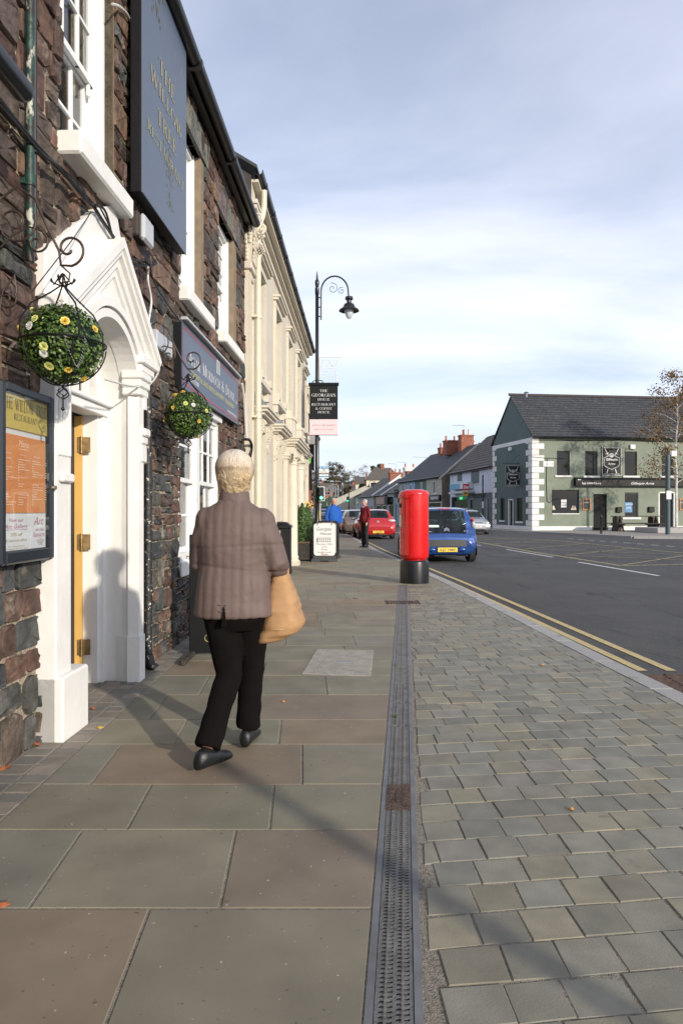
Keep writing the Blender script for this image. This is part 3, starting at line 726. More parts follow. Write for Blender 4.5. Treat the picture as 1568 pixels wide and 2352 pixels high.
m = MB(); y0, y1 = 2.93, 3.2; m.add([dfn(a, yy_, z) for z in (-.01,.003) for a, yy_ in ((.02,y0),(.13,y0),(.13,y1),(.02,y1))], [(4,5,6,7),(0,1,5,4),(1,2,6,5),(2,3,7,6),(3,0,4,7)])
for i in range(6):
    for s_ in (0, 1):
        a = .032+s_*.062; dbar(m, a, a+.022, y0+.04+i*.035, y0+.052+i*.035, .003, .006)
dbar(m, .063, .087, y0+.08, y0+.2, .003, .005)
m.build('access_cover', 'rust_cover', dch)
gl = tag(T('grating', 'dark iron grating lying across the drain channel', 'grating', (.865, 9.65, 0)))
m = MB(); m.box(.64, 1.09, 9.46, 9.86, -.01, -.002); 
for i in range(11): m.box(.66+i*.038, .68+i*.038, 9.49, 9.83, -.002, .006)
m.box(.63, .65, 9.44, 9.88, -.004, .008); m.box(1.08, 1.10, 9.44, 9.88, -.004, .008); m.build('bars', 'rust_cover', gl)
cd = tag(T('cross_drain', 'row of small drain slots crossing the pavement before the pillar box', 'drain', (-.2, 11.94, 0)))
m = MB(); m.box(-1.42, 1.02, 11.9, 11.98, -.012, -.006); m.build('channel_bed', 'iron_grate', cd)
m = MB()
for i in range(44): m.box(-1.38+i*.055, -1.35+i*.055, 11.91, 11.97, -.006, -.001)
m.build('slot_bar', 'galv_rail', cd); tag(KIDS[cd.name][-1], kind='stuff')
mh = tag(T('inspection_cover', 'square pale concrete inspection cover set in the slabs', 'manhole cover', (0, 5.85, 0)))
m = MB(); piece(m, [(-.313,5.39),(.227,5.31),(.298,6.31),(-.23,6.37)], gp, -.02, .004, .008); m.build('cover', 'concrete', mh)
m = MB(); piece(m, [(-.03,5.80),(.09,5.79),(.09,5.83),(-.03,5.84)], gp, .004, .0062, .003); m.build('handle_plate', 'lead', mh)
gu = tag(T('gully_grating', 'rusty slotted road gully grating beside the kerb and yellow lines', 'drain', (2.6, 5.3, RZ)))
m = MB(); m.box(2.40, 2.82, 5.02, 5.52, RZ-.02, RZ+.003); m.build('pit', 'black_hole', gu)
m = MB(); z = RZ+.014
m.box(2.38, 2.42, 5.0, 5.54, RZ-.02, z); m.box(2.8, 2.84, 5.0, 5.54, RZ-.02, z); m.box(2.38, 2.84, 5.0, 5.03, RZ-.02, z); m.box(2.38, 2.84, 5.51, 5.54, RZ-.02, z); m.box(2.60, 2.62, 5.0, 5.54, RZ-.02, z)
for i in range(9): m.box(2.4, 2.82, 5.05+i*.052, 5.072+i*.052, RZ-.02, z-.001)
m.build('bars', 'rust_cover', gu)
# fallen leaves, each lying where it fell
def fallen(px, py, s, rot, col, label, z=.004):
    x, y = G(px, py); mm = MB(); n = 9; o = []
    for i in range(n):
        a = 6.283*i/n; r = s*(.5+.18*math.cos(3*a)+.1*math.cos(5*a+1)); o.append((x+r*math.cos(a+rot)*1.3, y+r*math.sin(a+rot), z+.006*math.sin(2*a)*s/.03))
    vs = o+[(x, y, z+.008)]; mm.add(vs, [(i, (i+1) % n, n) for i in range(n)])
    mm.tube([(x, y, z+.006), (x+s*.9*math.cos(rot), y+s*.9*math.sin(rot), z+.008)], .0012, 4)
    nm = 'leaf_%s' % col
    M(nm, {'yellow': (.42,.30,.05), 'rust': (.30,.09,.03), 'brown': (.16,.08,.035), 'orange': (.45,.20,.06)}[col], .8, var=.3, scale=60)
    tag(rebase(mm.build('fallen_leaf', nm)), label, 'leaf', 'fallen leaves on the pavement')
fallen(228, 1672, .03, .3, 'yellow', 'yellow curled leaf on the edge setts before the doorway')
fallen(80, 1712, .05, 1.2, 'rust', 'rust red leaf lying against the foot of the stone wall')
fallen(12, 1763, .05, 2.2, 'rust', 'rust coloured leaf at the wall foot by the left frame edge')
fallen(212, 1628, .03, .8, 'rust', 'small rust leaf on the setts under the white pilaster')
fallen(1310, 1860, .022, .5, 'orange', 'orange leaf scrap on the grey setts right of the drain')
fallen(650, 1612, .018, .1, 'orange', 'pale orange leaf on the slab beyond the walking shoes')
fallen(1243, 1527, .026, .2, 'orange', 'orange leaf on the setts near the middle of the sett paving')
fallen(816, 1374, .05, .1, 'brown', 'brown leaf on the slabs left of the iron grating')
fallen(4, 2080, .03, .1, 'rust', 'bright rust leaf at the left edge of the foreground slab')
fallen(655, 1330, .04, 1.1, 'rust', 'small rust leaf on the slabs before the wooden planters')
# litter specks and weeds
m = MB(); rw = random.Random(5)
def weed(mm, x, y, n, s):
    for _ in range(n):
        a = rw.uniform(0, 6.28); q = rw.uniform(.3, 1)*s; dx, dy = math.cos(a), math.sin(a); bx, by = x+rw.uniform(-s, s)*.7, y+rw.uniform(-s, s)*1.2; k = rw.uniform(.6, 1.4); mm.col = (.07*k, .14*k, .02)
        mm.add([(bx-dy*.003, by+dx*.003, 0), (bx+dy*.003, by-dx*.003, 0), (bx+dx*q*.5, by+dy*q*.5, q*.8)], [(0,1,2)])
for px, py, n, s in ((328,1520,80,.06),(366,1497,60,.05),(398,1478,40,.05),(907,1645,30,.022),(908,1528,20,.02)):
    x, y = G(px, py); weed(m, x, y, n, s)
tag(m.build('weeds', 'box_leaf', fix=False), 'small green weeds growing at the wall foot and in the drain', 'weeds', kind='stuff')
# ================================================================ stone restaurant building
fa = FA; UE = UB0; EZ = 5.62
rest = fa.thing('stone_building', 'dark rubble stone restaurant building with white windows and portal', 'building', 5, 0, 0)
FRM[rest.name] = fa.fr
def WAp(px, py, d=0): return fa.hit(px, py, d)
# openings : window over the menu, two upper windows, lower window, doorway
w1z0 = WAp(250, 470, -.03)[1]; w1 = (3.90, 4.86, 3.12, 4.95)
def spanu(pa, pb, d): return WAp(pa, 1000, d)[0], WAp(pb, 1000, d)[0]
u1a = WAp(135, 300)[0]; u1b = WAp(258, 400)[0]; W1 = (u1a, u1b, WAp(258, 452)[1]-.02, 5.1)
u2a = WAp(409, 600)[0]; u2b = WAp(466, 700)[0]; W2 = (u2a, u2b, WAp(466, 727)[1], WAp(448, 338)[1])
u3a = WAp(499, 800)[0]; u3b = WAp(541, 815)[0]; W3 = (u3a, u3b, WAp(541, 812)[1], WAp(510, 500)[1])
W4 = (WAp(410, 1100)[0], WAp(502, 1100)[0], .84, WAp(500, 966)[1])
DO = (4.02, 5.20, -.05, 2.66)
OPS = [W1, W2, W3, W4, DO]
m = fa.mb(); wall_open(fa, m, -1.5, UE, -.3, EZ, [(a, b, c, d) for a, b, c, d in OPS], .30, -.003); m.build('wall', 'mortar', rest)
m = fa.mb(); fa.bx(m, -1.5, UE, -6, -.32, -.3, EZ); m.build('inner_shell', 'interior', rest)
rs = random.Random(21); items = []
STC = [(0.124,0.077,0.057),(0.101,0.066,0.053),(0.137,0.082,0.061),(0.084,0.063,0.053),(0.112,0.086,0.068),(0.149,0.097,0.068),(0.096,0.056,0.045),(0.109,0.082,0.071)]
STG = [(0.064,0.068,0.068),(0.079,0.079,0.072),(0.056,0.058,0.061),(0.098,0.094,0.079)]
blocks = [(a-.0, b+.0, c, d) for a, b, c, d in OPS]
blocks[1] = (W2[0], W2[1], W2[2], W2[3]); 
def hits(r, o): return r[0] < o[1]-.01 and r[1] > o[0]+.01 and r[2] < o[3]-.01 and r[3] > o[2]+.01
def stone(r):
    u0, u1, z0, z1 = r; w, h = u1-u0, z1-z0; g = rs.uniform(.005, .012)
    u0 += g; u1 -= g; z0 += g; z1 -= g; w, h = u1-u0, z1-z0
    if w < .02 or h < .02: return
    c = min(w, h)*rs.uniform(.12, .3); J = lambda s=.05: rs.uniform(-1, 1)*min(w, h, .25)*s
    poly = [(u0+c*rs.uniform(.3,1.3), z0+J()), (u1-c*rs.uniform(.3,1.3), z0+J()), (u1+J(.03), z0+c*rs.random()), (u1+J(.03), z1-c*rs.uniform(.3,1.2)), (u1-c*rs.uniform(.2,1.5), z1+J(.03)), (u0+c*rs.uniform(.2,1.5), z1+J(.03)), (u0+J(.03), z1-c*rs.random()), (u0+J(.03), z0+c*rs.uniform(.2,1.2))]
    low = 5.4 < u0 < 7.2 and z0 < 2.2
    grey = rs.random() < (.5 if low or z0 < .9 else .15)
    col = rs.choice(STG if grey else STC); k = rs.uniform(.7, 1.25); col = tuple(q*k for q in col)
    dp = rs.uniform(.008, .034); seed = rs.random()
    def bld(mm, poly=poly, dp=dp, seed=seed):
        piece(mm, poly, lambda x, y, t: fa.w(x, t, y), -.015, dp, min(w, h)*.045+.003, jit=.009, dome=.004, rg=random.Random(seed), mid=True)
    items.append((w*h/(u0*u0)*(1 if u1 > 3.3 else .001), bld, col))
def rubble(r, tw, th, depth=0):
    u0, u1, z0, z1 = r
    for o in blocks:
        if hits(r, o):
            if u0 >= o[0]-.011 and u1 <= o[1]+.011 and z0 >= o[2]-.011 and z1 <= o[3]+.011: return
            for cut in (o[2], o[3]):
                if z0+.01 < cut < z1-.01: rubble((u0,u1,z0,cut), tw, th); rubble((u0,u1,cut,z1), tw, th); return
            for cut in (o[0], o[1]):
                if u0+.01 < cut < u1-.01: rubble((u0,cut,z0,z1), tw, th); rubble((cut,u1,z0,z1), tw, th); return
    w, h = u1-u0, z1-z0
    tw_, th_ = tw*rs.uniform(.55, 1.6), th*rs.uniform(.55, 1.6)
    if w > tw_*1.25 and (w/tw_ > h/th_ or h <= th_):
        c = u0+w*rs.uniform(.3, .7); rubble((u0,c,z0,z1), tw, th); rubble((c,u1,z0,z1), tw, th)
    elif h > th_*1.25:
        c = z0+h*rs.uniform(.3, .7); rubble((u0,u1,z0,c), tw, th); rubble((u0,u1,c,z1), tw, th)
    else: stone(r)
z = -.02
bands = []
while z < EZ:
    h = rs.uniform(.35, .75); bands.append((z, min(z+h, EZ))); z += h
for z0, z1 in bands:
    u = .8
    while u < UE:
        L = rs.uniform(.5, 1.3); u1 = min(u+L, UE)
        sm = 5.3 < u and z0 < 2.3
        sc = .6 if sm else 1
        rubble((u, u1, z0, z1), .29*sc, .20*sc); u = u1
emit_pieces(items, 'wall_stone', 'rubble', rest, 300, smooth=False)
# window surrounds in brown sandstone
def jamb(u0, u1, z0, z1, d=.012, nm='stone_jamb'):
    m = fa.mb(); fa.bx(m, u0, u1, -.28, d, z0, z1, .006); m.build(nm, 'sandstone', rest)
def sashw(W, nx, ny, jw, sill, near=False):
    u0, u1, z0, z1 = W
    jamb(u1-jw, u1, z0, z1); u1 -= jw
    m = fa.mb(); B = fa.bx; d = -.10; fw = .075
    B(m, u0, u0+fw, d-.08, d+.03, z0, z1); B(m, u1-fw, u1, d-.08, d+.03, z0, z1); B(m, u0, u1, d-.08, d+.03, z1-fw, z1)
    B(m, u1-fw*.5, u1-.002, d+.03, d+.045, z0, z1)
    o = m.build('window', 'white_gloss', rest)
    zm = z0+(z1-z0)*.5
    for k, (a, b, dd) in enumerate(((z0+.03, zm+.02, d-.055), (zm-.02, z1-fw, d-.01))):
        q = fa.mb(); s = .045; x0, x1 = u0+fw, u1-fw
        B(q, x0, x0+s, dd-.03, dd, a, b); B(q, x1-s, x1, dd-.03, dd, a, b); B(q, x0, x1, dd-.03, dd+.001, a, a+s); B(q, x0, x1, dd-.03, dd+.001, b-s, b)
        for i in range(1, nx): x = x0+(x1-x0)*i/nx; B(q, x-.011, x+.011, dd-.026, dd-.002, a, b)
        for i in range(1, ny): z = a+(b-a)*i/ny; B(q, x0, x1, dd-.024, dd-.004, z-.011, z+.011)
        if k: 
            for xx in (x0+.03, x1-.06): B(q, xx, xx+.03, dd-.03, dd-.004, a-.09, a, .006)
        q.build('sash', 'white_gloss', o)
        g = fa.mb(); B(g, x0+.01, x1-.01, dd-.018, dd-.014, a+.01, b-.01); g.build('pane', 'thin_glass', o)
    c = fa.mb(); n = 16
    for i in range(n):
        xa = u0+fw+(u1-u0-2*fw)*i/n*.62; xb = u0+fw+(u1-u0-2*fw)*(i+1)/n*.62; q0 = d-.16-.025*(i % 2); q1 = d-.16-.025*((i+1) % 2)
        c.quad(fa.w(xa, q0, z0), fa.w(xb, q1, z0), fa.w(xb, q1, z1), fa.w(xa, q0, z1))
    c.build('curtain', 'curtain', o, fix=False)
    q = fa.mb(); B(q, W[0]-sill[0], W[1]+sill[1], -.12, sill[2], z0-sill[3], z0+.012, .014); q.build('sill', 'white_render', o)
    return o
tg = bpy.data.materials.new('thin_glass'); MATS['thin_glass'] = tg; tg.use_nodes = True
_n = tg.node_tree.nodes; _l = tg.node_tree.links; _n.clear(); _o = _n.new('ShaderNodeOutputMaterial'); _m = _n.new('ShaderNodeMixShader'); _t = _n.new('ShaderNodeBsdfTransparent'); _g = _n.new('ShaderNodeBsdfGlossy'); _f = _n.new('ShaderNodeFresnel')
_f = _n.new('ShaderNodeMath'); _f.operation = 'MULTIPLY_ADD'; _f.inputs[1].default_value = .75; _f.inputs[2].default_value = .05; _w = _n.new('ShaderNodeLayerWeight'); _w.inputs[0].default_value = .5; _p = _n.new('ShaderNodeMath'); _p.operation = 'POWER'; _p.inputs[1].default_value = 4.5; _l.new(_w.outputs['Facing'], _p.inputs[0]); _l.new(_p.outputs[0], _f.inputs[0]); _g.inputs['Roughness'].default_value = .02; _t.inputs[0].default_value = (.95,.965,.975,1)
_l.new(_f.outputs[0], _m.inputs[0]); _l.new(_t.outputs[0], _m.inputs[1]); _l.new(_g.outputs[0], _m.inputs[2]); _l.new(_m.outputs[0], _o.inputs[0])
cg_ = tg.copy(); cg_.name = 'car_glass'; MATS['car_glass'] = cg_
for nd in cg_.node_tree.nodes:
    if nd.type == 'BSDF_TRANSPARENT': nd.inputs[0].default_value = (.42,.52,.50,1)
s1 = WAp(305, 520, .14); s1a = WAp(150, 360, .14)
sashw(W1, 3, 2, .0, (.03, s1[0]-W1[1], .15, .13))
sashw(W2, 2, 3, WAp(466,700)[0]-WAp(448,700,-.05)[0], (.02, .10, .12, .13))
sashw(W3, 2, 3, .22, (.02, .06, .12, .13))
for W in (W2, W3, W1):
    m = fa.mb(); n = 5
    for i in range(n):
        a = W[0]-.12+(W[1]-W[0]+.24)*i/n; b = W[0]-.12+(W[1]-W[0]+.24)*(i+1)/n; q = fa.mb(); q.col = tuple(v*rs.uniform(.8, 1.2) for v in (.15,.14,.12))
        k = .05*(i-n/2+.5)
        q.loft([[fa.w(a+.004, d, W[3]+.0), fa.w(b-.004, d, W[3]+.0), fa.w(b-.004+k, d, W[3]+.30), fa.w(a+.004+k, d, W[3]+.30)] for d in (-.12, .035)]); q.build('lintel_stone', 'rubble', rest)
# tall ground floor window of three sashes
u0, u1, z0, z1 = W4
m = fa.mb(); B = fa.bx; d = -.03
B(m, u0, u0+.06, d-.1, d+.02, z0, z1); B(m, u1-.06, u1, d-.1, d+.02, z0, z1); B(m, u0, u1, d-.1, d+.02, z1-.07, z1); B(m, u0-.0, u1+.0, d-.1, d+.05, z0-.05, z0+.03)
us = [u0+.06, u0+.06+(u1-u0)*.36, u0+.06+(u1-u0)*.44, u1-.06]; B(m, us[1], us[2], d-.1, d+.03, z0, z1)
B(m, u0-.02, u1+.03, d+.02, d+.07, z1-.02, z1+.05)
w4 = m.build('window', 'white_gloss', rest)
zm = (z0+z1)/2-.02
for a, b, nx in ((us[0], us[1], 1), (us[2], us[3], 3)):
    for c0, c1, dd in ((z0+.03, zm+.02, d-.05), (zm-.02, z1-.07, d-.005)):
        q = fa.mb(); s = .045
        B(q, a, a+s, dd-.03, dd, c0, c1); B(q, b-s, b, dd-.03, dd, c0, c1); B(q, a, b, dd-.03, dd+.001, c0, c0+s); B(q, a, b, dd-.03, dd+.001, c1-s, c1)
        for i in range(1, nx): x = a+(b-a)*i/nx; B(q, x-.012, x+.012, dd-.026, dd-.002, c0, c1)
        z = (c0+c1)/2; B(q, a, b, dd-.024, dd-.004, z-.012, z+.012)
        q.build('sash', 'white_gloss', w4); g = fa.mb(); B(g, a+.01, b-.01, dd-.018, dd-.014, c0+.01, c1-.01); g.build('pane', 'thin_glass', w4)
q = fa.mb(); B(q, u0-.04, u1+.04, -.1, .05, z0-.20, z0-.05, .01); q.build('sill', 'white_render', w4)
q = fa.mb(); rf = random.Random(3)
fl = fa.thing('window_flowers', 'pink flowers on the inside ledge of the ground floor window', 'flowers', u0+.35, -.2, z0)
leafball(q, fa.w(u0+.3, -.2, z0+.12), (.2, .05, .12), 260, .03, [(.03,.06,.02)], rf); q.build('foliage', 'box_leaf', fl, fix=False)
q = fa.mb(); leafball(q, fa.w(u0+.3, -.19, z0+.24), (.16, .04, .07), 50, .04, [(.6,.05,.3)], rf); q.build('bloom', 'petal_pink', fl, fix=False)
# gutter, eaves, roof
gd = .26
m = fa.mb(); n = 10; ring = []
for u in (-1.5, UE+.02):
    ring.append([fa.w(u, gd-.07+.065*math.cos(math.pi*i/n), EZ+.03-.065*math.sin(math.pi*i/n)) for i in range(n+1)]+[fa.w(u, gd-.07+.056*math.cos(math.pi*i/n), EZ+.03-.056*math.sin(math.pi*i/n)) for i in range(n, -1, -1)])
m.loft(ring)
for u in (3.0, 4.8, 6.6, 8.4): fa.bx(m, u, u+.06, gd-.142, gd-.0, EZ-.045, EZ+.032)
m.build('gutter', 'gutter_black', rest, smooth=True)
m = fa.mb(); fa.bx(m, -1.5, UE, -.3, .05, EZ, EZ+.06); fa.bx(m, -1.5, UE, .05, .12, EZ-.02, EZ+.12); m.build('eaves_board', 'gutter_black', rest)
m = fa.mb(); m.loft([[fa.w(u, .22, EZ+.07), fa.w(u, -3.4, EZ+2.3), fa.w(u, -3.4, EZ+2.2), fa.w(u, .22, EZ+.03)] for u in (-1.5, UE)]); m.build('roof', 'slate_roof', rest)
# ---- portal: painted jambs, arch, gabled hood
PD = .12
m = fa.mb(); zc = 2.07; cu = 4.67; ra = .53; N = 20
# front slab with arched opening
out = [(3.98, 0), (3.98, 2.42), (4.72, 3.02), (5.42, 2.5), (5.30, 2.42), (5.30, 0)]
def arch(r, n=N, c=cu): return [(c+r*math.cos(math.pi-math.pi*i/n), zc+r*math.sin(math.pi-math.pi*i/n)) for i in range(n+1)]
ar = arch(ra)
def slabA(mm, outer, inner, d0, d1):
    for i in range(len(inner)-1):
        mm.loft([[fa.w(p[0], dd, p[1]) for p in (inner[i], inner[i+1], outer[i+1], outer[i])] for dd in (d0, d1)])
def proj_out(p):
    # push an arch point out to the gable outline
    a = math.atan2(p[1]-zc, p[0]-cu); 
    best = None
    for t in range(1, 200):
        q = (cu+math.cos(a)*t*.01, zc+math.sin(a)*t*.01)
        lim = 3.04-abs(q[0]-4.69)*.72
        if q[1] > lim or abs(q[0]-4.67) > .68: break
        best = q
    return best or p
slabA(m, [proj_out(p) for p in ar], ar, -.02, PD-.04)
m.build('tympanum', 'white_render', rest)
por = m
# moulded archivolt rings
m = fa.mb()
for r0, r1, dd in ((ra-.005, ra+.05, PD), (ra+.065, ra+.12, PD+.015)):
    slabA(m, arch(r1, 28), arch(r0, 28), -.02, dd)
m.build('arch_moulding', 'white_render', rest, smooth=True)
# near pilaster and far splayed jamb
m = fa.mb(); fa.bx(m, 3.80, 4.0, -.3, PD-.01, -.02, 2.12, .008); fa.bx(m, 3.99, 4.03, -.3, PD-.05, .3, 2.12, .006); 
for i in range(4): fa.bx(m, 3.83+i*.04, 3.852+i*.04, PD-.012, PD+.004, 1.6, 2.05, .004)
fa.bx(m, 3.80, 4.155, -.3, PD+.03, -.03, .36, .012); fa.bx(m, 3.83, 3.98, PD-.01, PD+.02, 1.45, 1.50, .008); fa.bx(m, 3.78, 4.04, 0, PD+.03, 2.10, 2.2, .01)
m.build('pilaster', 'white_render', rest)
m = fa.mb()
def splay(z0, z1, e=0):
    m.loft([[fa.w(5.17-e, PD+e*.6, z), fa.w(5.28, PD+e*.6, z), fa.w(5.30, -.02, z), fa.w(5.30, -.30, z), fa.w(5.25-e, -.18, z), fa.w(5.19-e, -.02, z), fa.w(5.175-e, .03, z), fa.w(5.155-e, .04, z)] for z in (z0, z1)])
splay(-.03, 2.2); splay(-.03, .34, .018)
for z0, z1, e in ((2.16,2.22,.02),(2.22,2.28,.03),(2.28,2.34,.04)): fa.bx(m, 5.15-e, 5.32+e, 0, PD+e, z0, z1, .01)
for z0, z1, e in ((1.86,1.92,.04),(1.80,1.86,.02),(1.66,1.80,.012)): fa.bx(m, 5.2, 5.33, 0, PD+e, z0, z1, .01)
m.build('pilaster', 'white_render', rest)
m = fa.mb(); fa.bx(m, 5.19, 5.3, -.33, PD-.04, -.03, 2.1); fa.bx(m, 3.85, 4.02, -.33, -.02, -.03, 2.1); slabA(m, arch(.60, 24), arch(.531, 24), -.33, -.0)
m.build('reveal', 'white_render', rest)
# gabled hood : raking cornices of stacked mouldings
m = fa.mb(); apex = (4.72, 3.15)
for ex, ez in ((3.84, 2.47), (5.58, 2.49)):
    L = math.hypot(apex[0]-ex, apex[1]-ez); nx, nz = (apex[1]-ez)/L, -(apex[0]-ex)/L
    if nz > 0: nx, nz = -nx, -nz
    for t0, t1, dd in ((-.02,.035,PD+.05),(.035,.075,PD+.03),(.075,.14,PD+.0),(.14,.19,PD-.02),(.19,.27,PD-.045)):
        q = []
        for t in (t0, t1): q.append(((ex+nx*t, ez+nz*t), (apex[0]+(0 if 1 else 0), apex[1]-t*L/abs(apex[0]-ex))))
        (a0, b0), (a1, b1) = q
        m.loft([[fa.w(*[a0[0], dd, a0[1]]), fa.w(b0[0], dd, b0[1]), fa.w(b1[0], dd, b1[1]), fa.w(a1[0], dd, a1[1])], [fa.w(a0[0], -.02, a0[1]), fa.w(b0[0], -.02, b0[1]), fa.w(b1[0], -.02, b1[1]), fa.w(a1[0], -.02, a1[1])]])
m.build('gabled_hood', 'white_render', rest)
m = fa.mb(); fa.bx(m, 5.12, 5.52, 0, PD+.05, 2.40, 2.47, .01); fa.bx(m, 5.14, 5.46, 0, PD+.03, 2.34, 2.40, .01); m.build('hood_bracket', 'white_render', rest); m = fa.mb(); fa.bx(m, 3.80, 4.10, 0, PD+.04, 2.42, 2.5, .01); m.build('hood_bracket', 'white_render', rest)
# painted patch of wall above the hood
pp = [WAp(*q)  for q in ((80,572),(120,545),(165,508),(205,478),(240,470),(252,500),(262,560),(200,640),(150,690),(105,690),(80,678))]
m = fa.mb(); piece(m, pp, lambda x, y, t: fa.w(x, t, y), 0, .062, .012); m.build('painted_patch', 'white_render', rest)
# door frame, fanlight, door
dd = -.26
m = fa.mb(); B = fa.bx
B(m, 4.02, 4.08, dd, dd+.12, 0, 2.10); B(m, 5.13, 5.20, dd, dd+.12, 0, 2.10); B(m, 4.02, 5.2, dd-.02, dd+.14, 2.0, 2.07, .006); B(m, 4.02, 5.2, dd, dd+.17, 2.07, 2.10, .006)
B(m, 5.10, 5.13, dd-.05, dd+.09, 0, 2.0)
df = m.build('door_frame', 'white_gloss', rest)
m = fa.mb(); slabA(m, arch(.55), arch(.48), dd-.02, dd+.08); m.col = (1,1,1)
for k in range(5):
    x = cu-.36+k*.18; hh = math.sqrt(max(.01, .5**2-(x-cu)**2))
    B(m, x-.014, x+.014, dd, dd+.05, 2.09, zc+hh*.75)
    m.tube([fa.w(x, dd+.03, zc+hh*.6), fa.w(x+.05, dd+.03, zc+hh*.85), fa.w(x+.09, dd+.03, zc+hh*.97)], .012, 6); m.tube([fa.w(x, dd+.03, zc+hh*.6), fa.w(x-.05, dd+.03, zc+hh*.85), fa.w(x-.09, dd+.03, zc+hh*.97)], .012, 6)
m.build('fanlight', 'white_gloss', df)
m = fa.mb(); o_ = arch(.5, 16); m.add([fa.w(p[0], dd+.01, p[1]) for p in o_]+[fa.w(4.14,dd+.01,2.05),fa.w(5.2,dd+.01,2.05)][:0], [tuple(range(17))]); m.build('fanlight_pane', 'thin_glass', df, fix=False)
m = fa.mb(); a = R(76)           # door leaf folded back inwards from the far jamb
hu, hd = 5.10, dd-.02
def dpt(s, t, z): # s along leaf from hinge, t thickness
    return fa.w(hu-s*math.cos(a)-t*math.sin(a), hd-s*math.sin(a)+t*math.cos(a), z)
def dbox(mm, s0, s1, t0, t1, z0, z1): mm.loft([[dpt(s0,t0,z), dpt(s1,t0,z), dpt(s1,t1,z), dpt(s0,t1,z)] for z in (z0, z1)])
dbox(m, .0, .86, 0, .045, .02, 1.99)
dr_ = m.build('door', 'ochre_door', rest)
for z in (.22, 1.0, 1.72): m = fa.mb(); dbox(m, -.06, .03, .047, .055, z, z+.115); m.tube([dpt(.0, .06, z-.006), dpt(.0, .06, z+.12)], .011, 8); m.build('hinge', 'brass', dr_)
m = fa.mb(); B(m, 3.9, 5.3, -1.6, -1.5, 0, 2.4); B(m, 3.6, 3.7, -1.6, -.33, 0, 2.4); m.build('hall_wall', 'beige_render', rest)
# ================================================================ things on the wall
def downpipe(px, top, bot, d, r, mat, label, f=fa, pyref=700, boot=True, clips=(), nm='downpipe'):
    u = f.hit(px, pyref, d)[0]; t = f.thing(nm, label, 'drainpipe', u, d, 0)
    m = f.mb(); m.tube([f.w(u, d, bot), f.w(u, d, top)], r, 12)
    for z in clips: m.tube([f.w(u, d, z), f.w(u, d, z+.06)], r*1.25, 12)
    m.build('pipe', mat, t, smooth=True)
    m = f.mb()
    for z in clips: f.bx(m, u-.02, u+.02, 0, d, z+.01, z+.04)
    if clips: m.build('bracket', mat, t)
    if boot: m = f.mb(); m.tube([f.w(u, d, bot+.01), f.w(u, d+.015, bot-.06), f.w(u, d+.06, bot-.1)], r*1.3, 12); m.build('shoe', mat, t, smooth=True)
    return u
downpipe(70, EZ, 2.6, .06, .022, 'green_peel', 'old dark green downpipe with its paint peeling off beside the upper window', clips=(3.0, 4.2), boot=False)
downpipe(81, EZ, 2.7, .06, .011, 'cable_black', 'thin dark conduit running beside the peeling green downpipe', boot=False, nm='conduit')
downpipe(340, 2.9, .1, .06, .034, 'black_peel', 'black downpipe with flaking paint between portal and lower window', clips=(.6, 1.5, 2.3), pyref=1400)
def cable(pts, r, mat, label, f=fa, closed=False, par=None):
    P = [f.w(*((lambda h: (h[0], q[2], h[1]))(f.hit(q[0], q[1], q[2])))) for q in pts]
    # smooth by Catmull-Rom
    V = [Vector(p) for p in P]; out = []
    for i in range(len(V)-1):
        p0, p1, p2, p3 = V[max(i-1, 0)], V[i], V[i+1], V[min(i+2, len(V)-1)]
        for k in range(6):
            t = k/6; out.append(.5*((2*p1)+(-p0+p2)*t+(2*p0-5*p1+4*p2-p3)*t*t+(-p0+3*p1-3*p2+p3)*t*t*t))
    out.append(V[-1]); m = f.mb(); m.tube(out, r, 6)
    if par is not None: return m.build('cable', mat, par, smooth=True)
    return tag(rebase(m.build('cable', mat, smooth=True)), label, 'cable', 'cables strung along the stone wall')
cable([(0,228,.06),(40,280,.06),(90,338,.08),(150,400,.08),(205,458,.07),(232,500,.09),(262,545,.09),(300,600,.08),(335,610,.08)], .013, 'cable_black', 'thick black cable sagging from the left edge under the upper sill')
cable([(0,240,.07),(50,298,.07),(95,350,.09),(140,388,.09),(200,462,.08),(240,480,.12),(262,548,.1),(296,590,.1),(340,602,.1)], .008, 'cable_black', 'thin black cable running with the thick one under the upper sill')
cable([(95,345,.07),(150,392,.1),(190,430,.12),(205,468,.09),(225,470,.12),(242,498,.1),(252,520,.1)], .006, 'cable_black', 'loose black cable looping over the top of the painted patch')
cable([(343,590,.08),(340,640,.08),(348,690,.08),(342,740,.08),(345,790,.06),(343,830,.06)], .009, 'cable_white', 'white cable hanging down from the grey lamp box')
cable([(345,600,.06),(352,640,.06),(380,690,.05),(420,745,.05),(440,770,.05)], .006, 'cable_black', 'black cable slanting down towards the estate agent board')
cable([(362,812,.1),(365,850,.12),(340,885,.12),(300,885,.14),(240,870,.14)], .007, 'cable_white', 'white cable looped from the hood across the pilaster')
cable([(210,485,.07),(170,545,.2),(120,610,.25),(75,668,.2)], .003, 'cable_black', 'thin wire slanting down over the white painted patch')
cable([(445,4,.03),(470,20,.06),(500,60,.05),(520,84,.05)], .008, 'cable_white', 'white cable curling out of the upper window surround') if 0 else None
cable([(258,8,.05),(275,14,.06),(292,30,.06),(300,48,.05)], .009, 'cable_white', 'white cable curling from the upper window to the blue sign')
cable([(556,880,.06),(562,930,.06),(566,1000,.07),(568,1010,.08)], .02, 'cable_white', 'white conduit down the corner beside the estate agent board')
cable([(562,1008,.08),(573,1010,.12),(578,1025,.12),(574,1050,.1),(568,1075,.08)], .022, 'cable_black', 'fat black cable bulging out of the wall corner')
